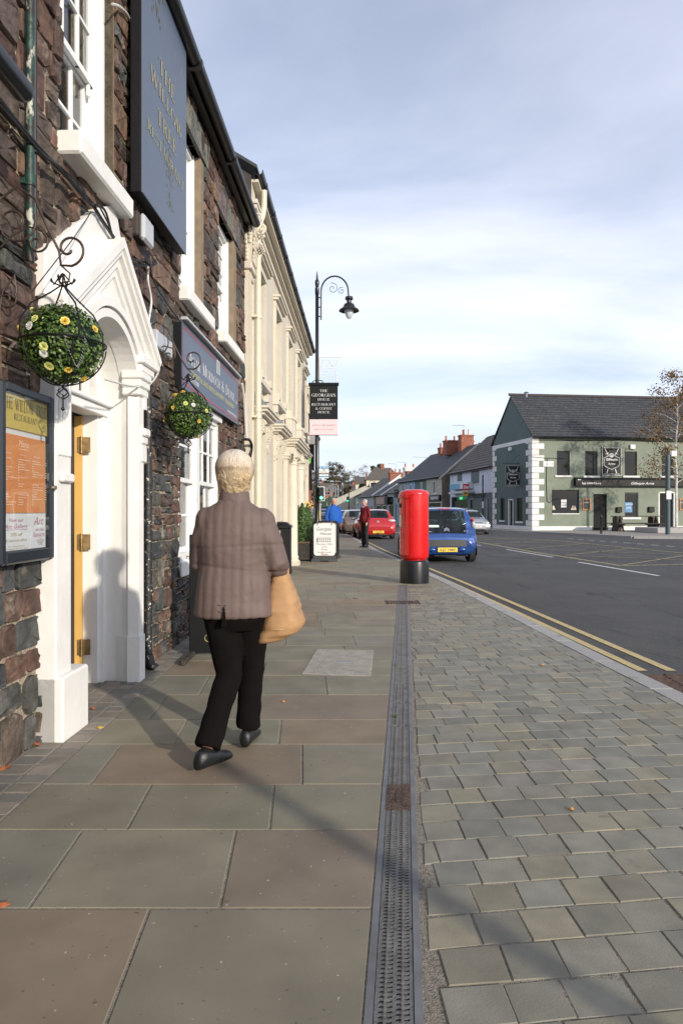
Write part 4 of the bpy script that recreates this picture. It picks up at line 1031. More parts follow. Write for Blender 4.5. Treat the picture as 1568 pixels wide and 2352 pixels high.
def boxthing(name, label, cat, f, pa, pb, d0, d1, mat, ch=.012):
    (ua, za), (ub, zb) = f.hit(*pa, d1), f.hit(*pb, d1); t = f.thing(name, label, cat, (ua+ub)/2, 0, min(za, zb)); return t, ua, ub, za, zb
# tube lamp at the top left
u0, z0 = WAp(-60, 100, .3); u1, z1 = WAp(52, 205, .3)
t = fa.thing('wall_lamp', 'black tubular sign lamp jutting in at the left edge', 'lamp', u1, .3, z1); zz = 3.16
m = fa.mb(); m.tube([fa.w(2.2, .3, zz), fa.w(u1, .3, zz)], .05, 16); m.ball(fa.w(u1, .3, zz), .05, 16, 8); m.build('lamp_tube', 'black_gloss', t, smooth=True)
m = fa.mb(); m.tube([fa.w(2.9, .3, zz), fa.w(2.9, 0, zz-.02)], .014, 8); m.build('arm', 'black_gloss', t)
# lamp box under the big sign
(ua, za), (ub, zb) = WAp(330, 500, .12), WAp(354, 560, .12)
t = fa.thing('lamp_box', 'grey plastic lamp box with hanging cables under the blue sign', 'lamp', ua, .05, zb); m = fa.mb(); fa.bx(m, ua+.02, ub, .0, .07, zb-.02, za+.08, .015); m.build('housing', 'old_wood', t); m = fa.mb(); fa.bx(m, ua+.03, ub+.01, .07, .12, zb-.05, za+.06, .02); m.build('cover', 'box_grey', t)
for k in range(5):
    cable([(336+k*2,575,.09),(334+k*3,598+k*3,.12+k*.01),(345+k*4,612-k*2,.1),(352+k,596,.1),(343,575+k,.09)], .004, 'cable_black', None, par=t)
# white alarm boxes beside the hood
(ua, za), (ub, zb) = WAp(356, 765, .12), WAp(388, 815, .12)
t = fa.thing('alarm_box', 'white metal alarm box on the stones between hood and board', 'box', ua, .06, zb); m = fa.mb(); fa.bx(m, ua, ub+.05, .03, .14, zb-.02, za+.04, .01); m.build('housing', 'box_grey', t)
m = fa.mb()
for uu in (ua+.1, ub-.04): m.tube([fa.w(uu, .14, zb+.15), fa.w(uu, .146, zb+.15)], .035, 16)
m.build('lens', 'galv_rail', t)
# big restaurant sign
M('dull_gold', (.17,.155,.12), .6, var=0)
SD = .16
(ua, _), (ub, zb), = WAp(328, 447, SD), WAp(428, 578, SD); zlo = WAp(328, 447, SD)[1]; zlo = (zlo+zb)/2; zhi = EZ+.02
t = fa.thing('restaurant_sign', 'tall slate blue hanging restaurant board with gold lettering', 'sign', ua, SD, zlo)
m = fa.mb(); fa.bx(m, ua, ub, .065, SD-.012, zlo, zhi, .006); m.build('box_body', 'black_board', t)
m = fa.mb(); fa.bx(m, ua-.004, ub+.004, SD-.012, SD, zlo-.004, zhi+.01, .003); m.build('face_panel', 'slate_blue_sign', t)
m = fa.mb(); um = (ua+ub)/2; WW = ub-ua; fn = lambda x, z: fa.w(x, SD+.004, z)
def along(px, py): return fa.hit(px, py, SD)
# baselines measured at the right end of each word
for txt, p0, p1, ptop, pbot in (('THE',(368,138),(400,235),None,0),('WILLOW',(348,160),(416,318),None,0),('TREE',(361,257),(403,355),None,0),('RESTAURANT',(340,288),(420,428),None,0)):
    pass
LH = .165
wl = along(346,156)[0], along(417,318)[0]; zW = along(382, 245)[1]
for txt, pa, pb, h in (('THE', (365,125), (401,240), .135), ('WILLOW', (345,143), (418,325), .12), ('TREE', (361,243), (404,360), .13), ('RESTAURANT', (338,273), (421,437), .085)):
    a, za = along(*pa); b, zb_ = along(*pb); serif(m, fn, txt, (a+b)/2, (za-h+zb_)/2, h, (b-a))
m.build('lettering', 'gold_letter', t, fix=False)
m = fa.mb(); rq = random.Random(2)
for cx_, cz_, sc in ((um+.08, zlo+.42, 1.0), (um-.25, zhi-.15, 1.2)):
    for k in range(70):
        x = cx_+rq.gauss(0, .06)*sc; z = cz_+rq.uniform(-.22, .28)*sc; s_ = rq.uniform(.004, .012)*sc
        m.add([fn(x, z-s_*3), fn(x+s_, z), fn(x, z+s_*2), fn(x-s_*.6, z)], [(0,1,2,3)])
m.build('willow_motif', 'dull_gold', t, fix=False)['kind'] = 'stuff'
# menu case
MD = .10; uR, zT = WAp(127, 913, MD); zB = WAp(126, 1282, MD)[1]; uL = WAp(-40, 1000, MD)[0]+.05
uL = uR-.56
t = fa.thing('menu_case', 'black framed glass menu case left of the doorway', 'menu case', (uL+uR)/2, 0, zB)
m = fa.mb(); fw = .048; B(m, uL, uL+fw, 0, MD, zB, zT, .01); B(m, uR-fw, uR, 0, MD, zB, zT, .01); B(m, uL+fw, uR-fw, 0, MD-.001, zT-fw, zT, .01); B(m, uL+fw, uR-fw, 0, MD-.001, zB, zB+fw+.02, .01); m.build('frame', 'case_frame', t)
m = fa.mb(); B(m, uL+.02, uR-.02, .0, .068, zB+.02, zT-.02); m.build('back', 'white_sheet', t)
a0, a1 = uL+fw-.01, uR-fw+.002; HT = zT-zB
zg = zT-.38*HT*.82; zg = zT-.245*HT; m = fa.mb(); B(m, a0, a1, .06, .077, zg, zT-.03); m.build('gold_sheet', 'gold_sheet', t)
zo0 = zB+.285*HT; m = fa.mb(); B(m, a0, a1-.02, .06, .076, zo0, zg-.03); m.build('menu_sheet', 'orange_sheet', t)
m = fa.mb(); B(m, a0, a0+(a1-a0)*.60, .06, .077, zB+.05, zo0-.004); B(m, a0+(a1-a0)*.61, a1-.02, .06, .077, zB+.05, zo0-.004); m.build('notice', 'white_sheet', t)
pf = lambda d: (lambda x, z: fa.w(x, d, z)); am = (a0+a1)/2; AW = a1-a0
m = fa.mb(); serif(m, pf(.0785), 'THE WILLOW TREE', am, zT-.14*HT, .058, AW*.93, tk=.8); serif(m, pf(.0785), 'RESTAURANT', am+.0, zT-.195*HT, .032, AW*.5, tk=.8); m.build('lettering', 'dark_letter', t, fix=False)
m = fa.mb(); print_text(m, pf(.0772), 'Menu', am-.02, zg-.085, .035, .1, shear=.3); fn2 = pf(.0772)
m.quad(fn2(am-.07, zg-.098), fn2(am+.03, zg-.098), fn2(am+.03, zg-.0955), fn2(am-.07, zg-.0955))
rq = random.Random(9)
for c in range(3):
    x0 = a0+.015+c*AW*.31; z = zg-.13; heads = ['Day Breakfast', 'Main Courses', 'Pizzas']
    print_text(m, fn2, heads[c], x0+.05, z, .010, .07, shear=.2)
    z -= .022
    while z > zo0+.03:
        if rq.random() < .12: z -= .018
        else:
            L = rq.uniform(.03, .12); x = x0
            while x < x0+L: 
                wl_ = rq.uniform(.006, .02); m.quad(fn2(x, z), fn2(x+wl_, z), fn2(x+wl_, z+.0035), fn2(x, z+.0035)); x += wl_+.003
            m.quad(fn2(x0+.145, z), fn2(x0+.156, z), fn2(x0+.156, z+.0035), fn2(x0+.145, z+.0035))
        z -= .0125
m.build('menu_print', 'orange_print', t, fix=False)
m = fa.mb(); n1 = a0+AW*.30; n2 = a0+AW*.79; hN = zo0-zB-.06; q_ = hN/.325; f3 = pf(.0785)
print_text(m, f3, 'View our', n1, zo0-.075*q_, .03*q_, .14, shear=.25); print_text(m, f3, 'Art Gallery', n1, zo0-.13*q_, .034*q_, .23, shear=.25); m.quad(f3(n1-.11, zo0-.142*q_), f3(n1+.11, zo0-.142*q_), f3(n1+.11, zo0-.139*q_), f3(n1-.11, zo0-.139*q_))
print_text(m, f3, 'Art', n2, zo0-.105*q_, .07*q_, .11, shear=.35); print_text(m, f3, 'on the', n2+.01, zo0-.16*q_, .026*q_, .09, shear=.35); print_text(m, f3, 'Square', n2, zo0-.21*q_, .04*q_, .13, shear=.35)
m.build('notice_print', 'pink_letter', t, fix=False)
m = fa.mb(); print_text(m, f3, '20% off', n1, zo0-.195*q_, .028*q_, .12, shear=.2); print_text(m, f3, '& seasonal offers', n1, zo0-.24*q_, .022*q_, .21, shear=.2); print_text(m, f3, 'New Artists welcome,', n1, zo0-.285*q_, .012*q_, .16, shear=.2); print_text(m, f3, 'see management for more details', n1, zo0-.305*q_, .011*q_, .23, shear=.2)
for i, s_ in enumerate(('THE', 'WILLOW TREE', 'RESTAURANT', 'COMBER')): print_text(m, f3, s_, n2+.02, zo0-(.235+.018*i)*q_, .0085)
m.build('notice_print', 'brown_letter', t, fix=False)
m = fa.mb(); B(m, a0, a1, .090, .092, zB+.05, zT-.03); m.build('glass', 'thin_glass', t)
m = fa.mb(); m.tube([fa.w(uR-.03, MD, zB+.44*HT), fa.w(uR-.03, MD+.02, zB+.44*HT)], .012, 12); m.build('lock', 'chrome', t)
# estate agent board
AD = .10; (ua, z1a), (ub, z1b) = WAp(419, 752, AD), WAp(547, 862, AD); z0b = WAp(547, 970, AD)[1]; z0a = WAp(419, 893, AD)[1]
print('agar', ua, ub, z1a, z1b, z0a, z0b)
zt_, zb_ = (z1a+z1b)/2, (z0a+z0b)/2
t = fa.thing('estate_agent_board', 'navy estate agent board with red border on the stone wall', 'sign', (ua+ub)/2, 0, zb_)
m = fa.mb(); B(m, ua, ub, .0, AD-.01, zb_, zt_); m.build('box_body', 'black_board', t)
m = fa.mb(); B(m, ua-.003, ub+.003, AD-.01, AD, zb_-.003, zt_+.003); m.build('face_panel', 'navy_sign', t)
m = fa.mb(); B(m, ua, ub, AD-.02, AD+.05, zt_+.02, zt_+.05, .006); m.build('strip_lamp', 'box_grey', t)
fn = pf(AD+.003); bw = .012
m = fa.mb()
e = .035
for q in ((ua+e, ub-e, zt_-e-bw, zt_-e), (ua+e, ub-e, zb_+e, zb_+e+bw), (ua+e, ua+e+bw, zb_+e, zt_-e), (ub-e-bw, ub-e, zb_+e, zt_-e)): m.quad(fn(q[0], q[2]), fn(q[1], q[2]), fn(q[1], q[3]), fn(q[0], q[3]))
m.build('border', 'red_trim', t, fix=False)
um = (ua+ub)/2; BW = ub-ua; BH = zt_-zb_
m = fa.mb(); serif(m, fn, 'Agar Murdoch & Deane', um-.03, zb_+.44*BH, .21*BH, BW*.82); print_text(m, fn, 'Ltd', ub-.14, zb_+.44*BH, .08*BH)
print_text(m, fn, '028 91 872888', ua+.45, zb_+.17*BH, .07*BH); print_text(m, fn, 'www.agarmurdochdeane.com', ub-.45, zb_+.12*BH, .065*BH, .62)
bx0 = um+.05
for i in range(3):
    for j in range(5): m.quad(fn(bx0+i*.07, zb_+(.71+.042*j)*BH), fn(bx0+i*.07+.05, zb_+(.71+.042*j)*BH), fn(bx0+i*.07+.05, zb_+(.735+.042*j)*BH), fn(bx0+i*.07, zb_+(.735+.042*j)*BH))
m.quad(fn(bx0-.03, zb_+.92*BH), fn(bx0+.22, zb_+.92*BH), fn(bx0+.16, zb_+.96*BH), fn(bx0+.03, zb_+.96*BH))
m.build('lettering', 'white_letter', t, fix=False)
m = fa.mb(); print_text(m, fn, 'RESIDENTIAL SALES, RENTALS & PROPERTY MANAGEMENT', um, zb_+.27*BH, .085*BH, BW*.78); m.build('strapline', 'pale_yellow_letter', t, fix=False)
# ---------------------------------------------------------------- wrought brackets with topiary balls
def spiral(c, r0, r1, a0, turns, n=26):
    return [(c[0]+(r0+(r1-r0)*i/n)*math.cos(a0+turns*6.283*i/n), c[1]+(r0+(r1-r0)*i/n)*math.sin(a0+turns*6.283*i/n)) for i in range(n+1)]
LC = [(0.068,0.128,0.020),(0.045,0.095,0.018),(0.090,0.162,0.024),(0.128,0.203,0.033),(0.033,0.068,0.015),(0.053,0.108,0.022)]
def basket(px, py, X, dia, zt, lab, blab, seed, flowers):
    rg_ = random.Random(seed); Y = X/((px-CX)/F); z = Z_(py, Y); r = dia/2; ww = wallx(Y)
    t = T('hanging_basket', lab, 'hanging basket', (X, Y, z), 0, 'topiary balls hanging on the stone front')
    m = MB(Matrix.Translation((X, Y, z))); leafball(m, (0,0,0), r*1.02, 4200, .017, LC, rg_, .16); m.build('foliage', 'box_leaf', t, fix=False)['kind'] = 'stuff'
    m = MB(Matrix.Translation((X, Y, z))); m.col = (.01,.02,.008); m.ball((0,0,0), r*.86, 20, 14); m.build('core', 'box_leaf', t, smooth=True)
    m = MB(Matrix.Translation((X, Y, z)))
    for k in range(5):
        a = 6.283*k/5+.3; m.tube([(r*1.06*math.sin(R(b))*math.cos(a), r*1.06*math.sin(R(b))*math.sin(a), -r*1.06*math.cos(R(b))) for b in range(4, 92, 8)], .0038, 6)
    m.tube([(r*1.06*math.cos(6.283*i/28), r*1.06*math.sin(6.283*i/28), 0) for i in range(28)], .0055, 6, closed=True)
    for k in range(4):
        a = 6.283*k/4+.75
        m.tube([(r*1.06*math.cos(a), r*1.06*math.sin(a), 0), (r*1.06*math.cos(a), r*1.06*math.sin(a), r*.45), (r*.8*math.cos(a), r*.8*math.sin(a), r*.9), (r*.3*math.cos(a), r*.3*math.sin(a), r*1.28), (0,0,r*1.55)], .0042, 6)
    for k in range(4):
        a = 6.283*k/4; pts = [(r*(.02+.3*math.sin(b)*1.0)*math.cos(a), r*(.02+.3*math.sin(b))*math.sin(a), r*(1.5+.32*b/math.pi+(-.28*math.sin(b*1.0) if b > 2 else 0))) for b in [math.pi*i/8 for i in range(9)]]; m.tube(pts, .004, 6)
    # twisted finial under the ball
    for k in range(4):
        a = 6.283*k/4; m.tube([(r*.16*math.sin(math.pi*i/8)*math.cos(a+i*.35), r*.16*math.sin(math.pi*i/8)*math.sin(a+i*.35), -r*(1.1+.32*i/8)) for i in range(9)], .003, 5)
    m.tube([(0,0,-r*1.05),(0,0,-r*1.12)], .008, 8); m.tube([(0,0,-r*1.42),(0,0,-r*1.62)], .006, 8); m.ball((0,0,-r*1.66), .010, 8, 6)
    m.build('cage', 'black_iron', t, smooth=True)
    for fx, fz, kind in flowers:
        fy = -math.sqrt(max(.05, 1.12-fx*fx-fz*fz)); c = Vector((fx*r, fy*r, fz*r)); s = r*.105*rg_.uniform(.85, 1.2); nrm = c.normalized(); a_ = nrm.orthogonal().normalized(); b_ = nrm.cross(a_)
        m = MB(Matrix.Translation((X, Y, z)))
        for ring, (n, rr, hh) in enumerate(((8, 1.0, .15), (7, .8, .38), (6, .55, .6), (5, .3, .75), (3, .12, .85))):
            for k in range(n):
                q = 6.283*k/n+ring*.5; dirv = a_*math.cos(q)+b_*math.sin(q); side = -a_*math.sin(q)+b_*math.cos(q)
                p0 = c+dirv*s*rr*.25; p1 = c+dirv*s*rr*.75+side*s*.48*rr+nrm*s*hh*.8; p2 = c+dirv*s*rr*1.05+nrm*s*hh; p3 = c+dirv*s*rr*.75-side*s*.48*rr+nrm*s*hh*.8
                m.add([p0, p1, p2, p3], [(0,1,2),(0,2,3)])
        m.build('flower', 'petal_'+kind, t, fix=False, smooth='all')
    # bracket fixed to the wall
    hook = r*1.78; tb = T('wall_bracket', blab, 'bracket', (ww, Y, z+hook), 0, 'wrought iron basket brackets')
    pr = X-ww; m = MB(Matrix.Translation((ww, Y, z))); zt0 = hook+.02
    def pl(q): return [(p[0], 0, p[1]) for p in q]
    # main scroll arm: from wall, over and down to the hook
    m.tube(pl([(-.0, zt0+.30), (.02, zt0+.36), (.10, zt0+.42), (.19, zt0+.36), (.25, zt0+.22), (.31, zt0+.10), (pr-.01, zt0+.03)]+spiral((pr+.03, zt0+.11), .085, .012, -1.4, 1.15)), .0065, 8)
    m.tube(pl(spiral((.09, zt0+.24), .11, .02, .4, -1.4)), .006, 8)
    m.tube(pl([(.02, zt0+.12), (.08, zt0+.18), (.16, zt0+.22), (.23, zt0+.2)]+spiral((.20, zt0+.14), .06, .012, 1.0, -1.1)), .0055, 8)
    m.tube(pl([(.01, zt0-.25), (.03, zt0-.1), (.09, zt0-.02), (.10, zt0-.1)]+spiral((.05, zt0-.14), .05, .01, .5, -1.2)), .0055, 8)
    m.box(-.004, .012, -.012, .012, zt0-.3, zt0+.36)
    m.tube(pl([(pr-.01, zt0+.03), (pr+.035, zt0-.01), (pr+.03, zt0-.05), (pr-.015, zt0-.06), (pr-.02, zt0-.03)]), .005, 6)
    m.tube(pl([(pr, r*1.5), (pr, zt0-.02)]), .0045, 6)
    m.build('scrollwork', 'brown_iron', tb, smooth=True)
    if zt:
        m = MB(Matrix.Translation((X, Y, z)))
        for k in range(26):
            f = k/25; x = r*(.45+.4*f)-.0; zz_ = r*(-.05-.9*math.sin(f*math.pi)*(.75)); q = (x, -math.sqrt(max(.02, 1.18*r*r-x*x-zz_*zz_)), zz_)
            m.tube([(q[0]-.004, q[1], q[2]+.005), (q[0]+.004, q[1]-.002, q[2]-.005)], .0025, 4)
        m.build('chain', 'galv_rail', t)
basket(145, 790, -1.38, .385, 1, 'large green topiary ball with roses hanging nearest by the portal', 'rusty scrolled bracket carrying the nearer topiary ball', 1,
       [(-.42,.22,'white'),(.42,.35,'yellow'),(.12,.98,'white'),(-.62,.78,'cream'),(-.92,.32,'yellow'),(-.08,-.45,'white'),(-.02,-.72,'cream'),(-.78,-.78,'white'),(.38,-.78,'yellow'),(.62,-.92,'yellow'),(.95,.3,'yellow'),(-.3,.4,'cream'),(-.05,-.3,'cream')])
basket(433, 952, -1.27, .375, 0, 'green topiary ball with yellow roses hanging beside the estate agent board', 'dark scrolled bracket carrying the farther topiary ball', 2,
       [(-.42,.78,'yellow'),(-.12,.92,'yellow'),(-.45,.18,'yellow'),(-.95,-.3,'yellow'),(.42,.3,'white'),(.62,-.38,'yellow'),(.1,.35,'cream'),(-.5,-.98,'white'),(.5,-.98,'yellow'),(.9,.1,'cream')])
# ================================================================ cream stucco building
fb = FB; UB1 = 22.0; EB = 6.43
cr = fb.thing('cream_building', 'cream stucco building with carved corner capitals and a columned porch', 'building', 16, 0, 0)
FRM[cr.name] = fb.fr; B = fb.bx
ups = [(11.45,12.5),(13.75,14.95),(16.1,17.25),(18.35,19.5),(20.55,21.5)]
gfs = [(11.5,12.45),(13.85,14.85),(16.35,18.3),(20.1,20.95)]
ops = [(a+.12, b-.12, 3.62, 5.42) for a, b in ups]+[(a+.05, b-.05, .9, 2.7) for a, b in gfs[:2]+gfs[3:]]+[(16.6,18.1,-.1,2.5)]
m = fb.mb(); wall_open(fb, m, UB0, UB1, -.3, EB-.1, ops, .2); m.build('wall', 'cream_render', cr)
m = fb.mb(); B(m, UB0, UB1, -7, -.22, -.3, EB-.2); m.build('inner_shell', 'interior', cr)
m = fb.mb(); B(m, UB1-.01, UB1, -7, 0, -.3, EB); m.build('end_wall', 'cream_render', cr)
m = fb.mb()
for r in range(13):
    z = .5+r*.45
    if z < EB-.4:
        for a, b in ((UB0+.45, 11.4), (12.55, 13.7), (15.0, 16.05), (18.4 if z > 3.1 else 19, 19.9), (19.6, 20.4)):
            B(m, a, b, -.001, .0015, z, z+.012)
m.build('ashlar_line', 'cream_trim', cr); KIDS[cr.name][-1]['kind'] = 'stuff'
# ashlar: proud courses give true joints
for a, b in ups:
    m = fb.mb(); B(m, a, a+.12, 0, .05, 3.52, 5.42); B(m, b-.12, b, 0, .05, 3.52, 5.42); B(m, a-.01, b+.01, 0, .055, 5.42, 5.55); B(m, a-.05, b+.05, 0, .11, 5.55, 5.60); B(m, a-.07, b+.07, 0, .15, 5.60, 5.64)
    B(m, a-.07, b+.07, 0, .12, 3.44, 3.53); B(m, a-.04, a+.10, 0, .09, 3.28, 3.44); B(m, b-.10, b+.04, 0, .09, 3.28, 3.44); B(m, a-.06, a+.10, .0, .14, 3.53, 3.66); B(m, b-.10, b+.06, 0, .14, 3.53, 3.66)
    m.build('architrave', 'cream_trim', cr)
    window(fb, cr, a+.12, b-.12, 3.62, 5.42, -.16, .05, 2, 4, sash=True)
def console(mm, u, z0, z1, w=.13, dep=.16):
    h = z1-z0
    pts = [(.0, z1), (dep, z1-.02), (dep*1.02, z1-.16*h), (dep*.8, z1-.28*h), (dep*.45, z1-.45*h), (dep*.3, z1-.62*h), (dep*.5, z1-.8*h), (dep*.45, z1-.93*h), (dep*.2, z0), (0, z0)]
    mm.loft([[fb.w(u+du, d, z) for d, z in pts] for du in (-w/2, w/2)])
    for du in (-w/2-.006, w/2-.006):
        q = [fb.w(u+du+.006, dep*.62+.07*math.cos(a)*(1-a/14), z1-.14*h+.07*math.sin(a)*(1-a/14)) for a in [i*.55 for i in range(20)]]; mm.tube(q, .012, 5)
        q = [fb.w(u+du+.006, dep*.32+.045*math.cos(-a)*(1-a/14), z1-.82*h+.045*math.sin(-a)*(1-a/14)) for a in [i*.55 for i in range(18)]]; mm.tube(q, .010, 5)
    for k in range(7): mm.ball(fb.w(u, dep*(.75-.08*k), z1-h*(.25+.09*k)), (.035,.03,.03), 7, 5)
for a, b in gfs[:2]+gfs[3:]:
    m = fb.mb(); B(m, a-.05, a+.05, 0, .05, .0, 2.72); B(m, b-.05, b+.05, 0, .05, 0, 2.72); B(m, a-.05, b+.05, 0, .04, 2.70, 2.86)
    B(m, a-.12, b+.12, 0, .10, 2.86, 2.90); B(m, a-.18, b+.18, 0, .17, 2.90, 2.95); B(m, a-.23, b+.23, 0, .22, 2.95, 3.0); B(m, a-.27, b+.27, 0, .25, 3.0, 3.04); B(m, a-.1, b+.1, 0, .1, .82, .9)
    m.build('window_hood', 'cream_trim', cr)
    m = fb.mb(); m.loft([[fb.w(u, 0, 3.28), fb.w(u, .23, 3.045), fb.w(u, 0, 3.045)] for u in (a-.24, b+.24)]); m.build('lead_flashing', 'lead', cr)
    m = fb.mb(); console(m, a-.02, 2.32, 2.84); m.build('console', 'cream_trim', cr); m = fb.mb(); console(m, b+.02, 2.32, 2.84); m.build('console', 'cream_trim', cr)
    window(fb, cr, a+.05, b-.05, .9, 2.7, -.16, .06, 2, 2, sash=True)
# porch
m = fb.mb()
for z0, z1, e in ((2.66,2.84,0),(2.84,2.89,.05),(2.89,2.95,.11),(2.95,3.01,.15),(3.01,3.05,.18)): B(m, 16.15-e, 18.75+e, 0, .16+e, z0, z1); B(m, 18.9-e, 19.5+e, 0, .10+e, z0-.03, z1-.03)
m.build('porch_cornice', 'cream_trim', cr)
for a, b, h in ((15.72,16.0,.42),(16.25,16.85,.46),(18.2,18.8,.46),(19.1,19.35,.34)):
    m = fb.mb(); B(m, a, b, .02, .17, 3.05, 3.05+h, .01); B(m, a-.02, b+.02, .0, .19, 3.0+h, 3.07+h, .01); m.build('parapet_block', 'cream_trim', cr)
m = fb.mb()
for u in (16.22, 16.6, 18.3, 18.7): 
    for k in range(6): m.ball(fb.w(u, .17, 2.82-k*.06), (.05,.03,.04), 7, 5)
m.build('carved_drop', 'cream_trim', cr); KIDS[cr.name][-1]['kind'] = 'stuff'
for u in (16.45, 18.35):
    m = fb.mb(); c = fb.w(u, .10, 0)
    m.lathe([(.17,0),(.17,.12),(.15,.14),(.16,.2),(.135,.24),(.132,.9),(.118,2.4),(.135,2.42),(.12,2.46),(.12,2.5),(.16,2.56),(.17,2.58)], c, 24); B(m, u-.18, u+.18, -.02, .27, 2.58, 2.66); B(m, u-.19, u+.19, -.02, .28, 0, .1)
    m.build('column', 'cream_trim', cr, smooth=True)
for u in (15.75, 19.1):
    m = fb.mb(); B(m, u-.13, u+.13, 0, .08, 0, 2.5); B(m, u-.16, u+.16, 0, .11, 2.5, 2.56); B(m, u-.18, u+.18, 0, .13, 2.56, 2.66); B(m, u-.16, u+.16, 0, .11, 0, .3); m.build('pilaster', 'cream_trim', cr)
m = fb.mb(); B(m, 16.6, 18.1, -.19, -.14, 0, 2.5); m.build('porch_door', 'black_gloss', cr)
# corner pilasters with carved capitals
def capital(u0, u1, z0, z1, par, dd=.10):
    m = fb.mb(); uc = (u0+u1)/2; w = u1-u0; h = z1-z0; rr = random.Random(4)
    m.loft([[fb.w(uc-w/2*s, 0, z), fb.w(uc-w/2*s, dd*s, z), fb.w(uc+w/2*s, dd*s, z), fb.w(uc+w/2*s, 0, z)] for z, s in ((z0,1),(z0+.3*h,1.02),(z0+.6*h,1.12),(z0+.8*h,1.35),(z0+.86*h,1.45))])
    for z, s in ((z0+.86*h,1.55),(z0+.93*h,1.7)): B(m, uc-w/2*s, uc+w/2*s, 0, dd*s+.03, z, z+.07*h, .006)
    for tier, (zt, n, ln) in enumerate(((z0+.05*h, 4, .30*h), (z0+.28*h, 3, .32*h))):
        for k in range(n):
            u = u0+w*(k+.5)/n
            for j in range(6):
                t = j/5; m.ball(fb.w(u+rr.uniform(-.006,.006), dd*1.02+.015+.10*t**2.2, zt+ln*t-.04*t**5), (.045*(1-.3*t), .022, .04), 7, 5)
            m.ball(fb.w(u, dd+.13, zt+ln*.9), (.04,.035,.03), 8, 6)
    # leaves seen on the near side face too
    for k in range(2):
        for j in range(6):
            t = j/5; m.ball(fb.w(u0-.012-.07*t**2.2, dd*(.3+.45*k), z0+h*(.08+.28*k+.3*t)), (.022,.035*(1-.3*t),.035), 7, 5)
    for su in (u0-.02, u1+.02):
        q = [fb.w(su, dd+.09+.085*math.cos(a+2)*(1-a/15), z0+.74*h+.085*math.sin(a+2)*(1-a/15)) for a in [i*.5 for i in range(24)]]; m.tube(q, .024, 7)
    for k in range(5): m.ball(fb.w(u0+w*(k+.5)/5, dd*1.35, z0+.80*h), (.035,.03,.05), 8, 6)
    m.build('carved_capital', 'cream_trim', par, smooth=True)
m = fb.mb(); B(m, UB0+.02, UB0+.42, 0, .07, -.05, 5.0, .006); B(m, UB0+.02, UB0+.10, .07, .095, .6, 4.92); B(m, UB0+.34, UB0+.42, .07, .095, .6, 4.92); B(m, UB0+.10, UB0+.34, .07, .094, 4.84, 4.92); B(m, UB0-.02, UB0+.46, 0, .12, 4.96, 5.06, .01); B(m, UB0-.02, UB0+.46, 0, .12, -.05, .5, .01)
m.build('corner_pilaster', 'cream_trim', cr); capital(UB0+.04, UB0+.40, 5.06, 5.98, cr, .11)
m = fb.mb(); B(m, UB0+.02, UB0+.42, -.02, .1, 5.98, EB-.1); m.build('capital_block', 'cream_trim', cr)
m = fb.mb(); B(m, UB1-.42, UB1-.02, 0, .07, 0, 4.4, .006); m.build('corner_pilaster', 'cream_trim', cr); capital(UB1-.40, UB1+.02, 4.4, 5.3, cr, .16)
# cornice and gutter
m = fb.mb(); B(m, UB0+.3, UB1, 0, .05, EB-.42, EB-.34); B(m, UB0+.3, UB1, 0, .09, EB-.2, EB-.12); B(m, UB0+.1, UB1+.05, 0, .20, EB-.11, EB-.07); m.build('cornice', 'cream_trim', cr)
m = fb.mb(); n = 10; ring = []
for u in (UB0+.05, UB1+.1): ring.append([fb.w(u, .21+.07*math.cos(math.pi*i/n), EB+.05-.085*math.sin(math.pi*i/n)) for i in range(n+1)]+[fb.w(u, .21+.06*math.cos(math.pi*i/n), EB+.05-.075*math.sin(math.pi*i/n)) for i in range(n, -1, -1)])
m.loft(ring); B(m, UB0+.1, UB1+.1, .13, .15, EB-.09, EB+.05)
for k in range(12): B(m, UB0+.5+k, UB0+.53+k, .135, .285, EB-.04, EB+.06)
m.build('gutter', 'gutter_black', cr, smooth=True)
m = fb.mb(); m.loft([[fb.w(u, .2, EB+.08), fb.w(u, -3.6, EB+2.4), fb.w(u, -3.6, EB+2.3), fb.w(u, .2, EB+.03)] for u in (UB0-.05, UB1+.1)]); m.build('roof', 'slate_roof', cr)
# cream downpipe with swan neck
ud = fb.hit(593, 900, .16)[0]; t = fb.thing('downpipe', 'cream painted downpipe with a swan neck beside the carved capital', 'drainpipe', ud, .16, 0)
m = fb.mb(); m.tube([fb.w(ud, .16, 0), fb.w(ud, .16, 5.55), fb.w(ud+.02, .16, 5.75), fb.w(ud+.08, .22, 5.95), fb.w(ud+.09, .24, 6.1), fb.w(ud+.09, .24, 6.34)], .045, 14)
for z in (.4, 2.74, 2.84, 4.3): m.tube([fb.w(ud, .16, z), fb.w(ud, .16, z+.06)], .056, 14)
m.build('pipe', 'cream_pipe', t, smooth=True)
m = fb.mb()
for z in (1.35, 2.74, 4.3): B(m, ud-.09, ud+.05, 0, .16, z+.01, z+.04)
m.build('bracket', 'cream_pipe', t)
m = fb.mb(); m.tube([fb.w(ud-.14, .05, 0), fb.w(ud-.14, .05, 4.6)], .012, 6); m.build('cable', 'cable_black', t)
# dark roof end cap where the two eaves meet
m = fa.mb(); m.loft([[fa.w(UE+.0, -.2, EZ-.1), fa.w(UE+.0, .12, EZ-.1), fa.w(UE+.0, .12, EZ+.75), fa.w(UE, -.2, EZ+.95)], [fa.w(UE+.12, -.2, EZ-.1), fa.w(UE+.12, .10, EZ-.1), fa.w(UE+.12, .10, EZ+.7), fa.w(UE+.12, -.2, EZ+.9)]]); m.build('verge_end', 'old_wood', rest)
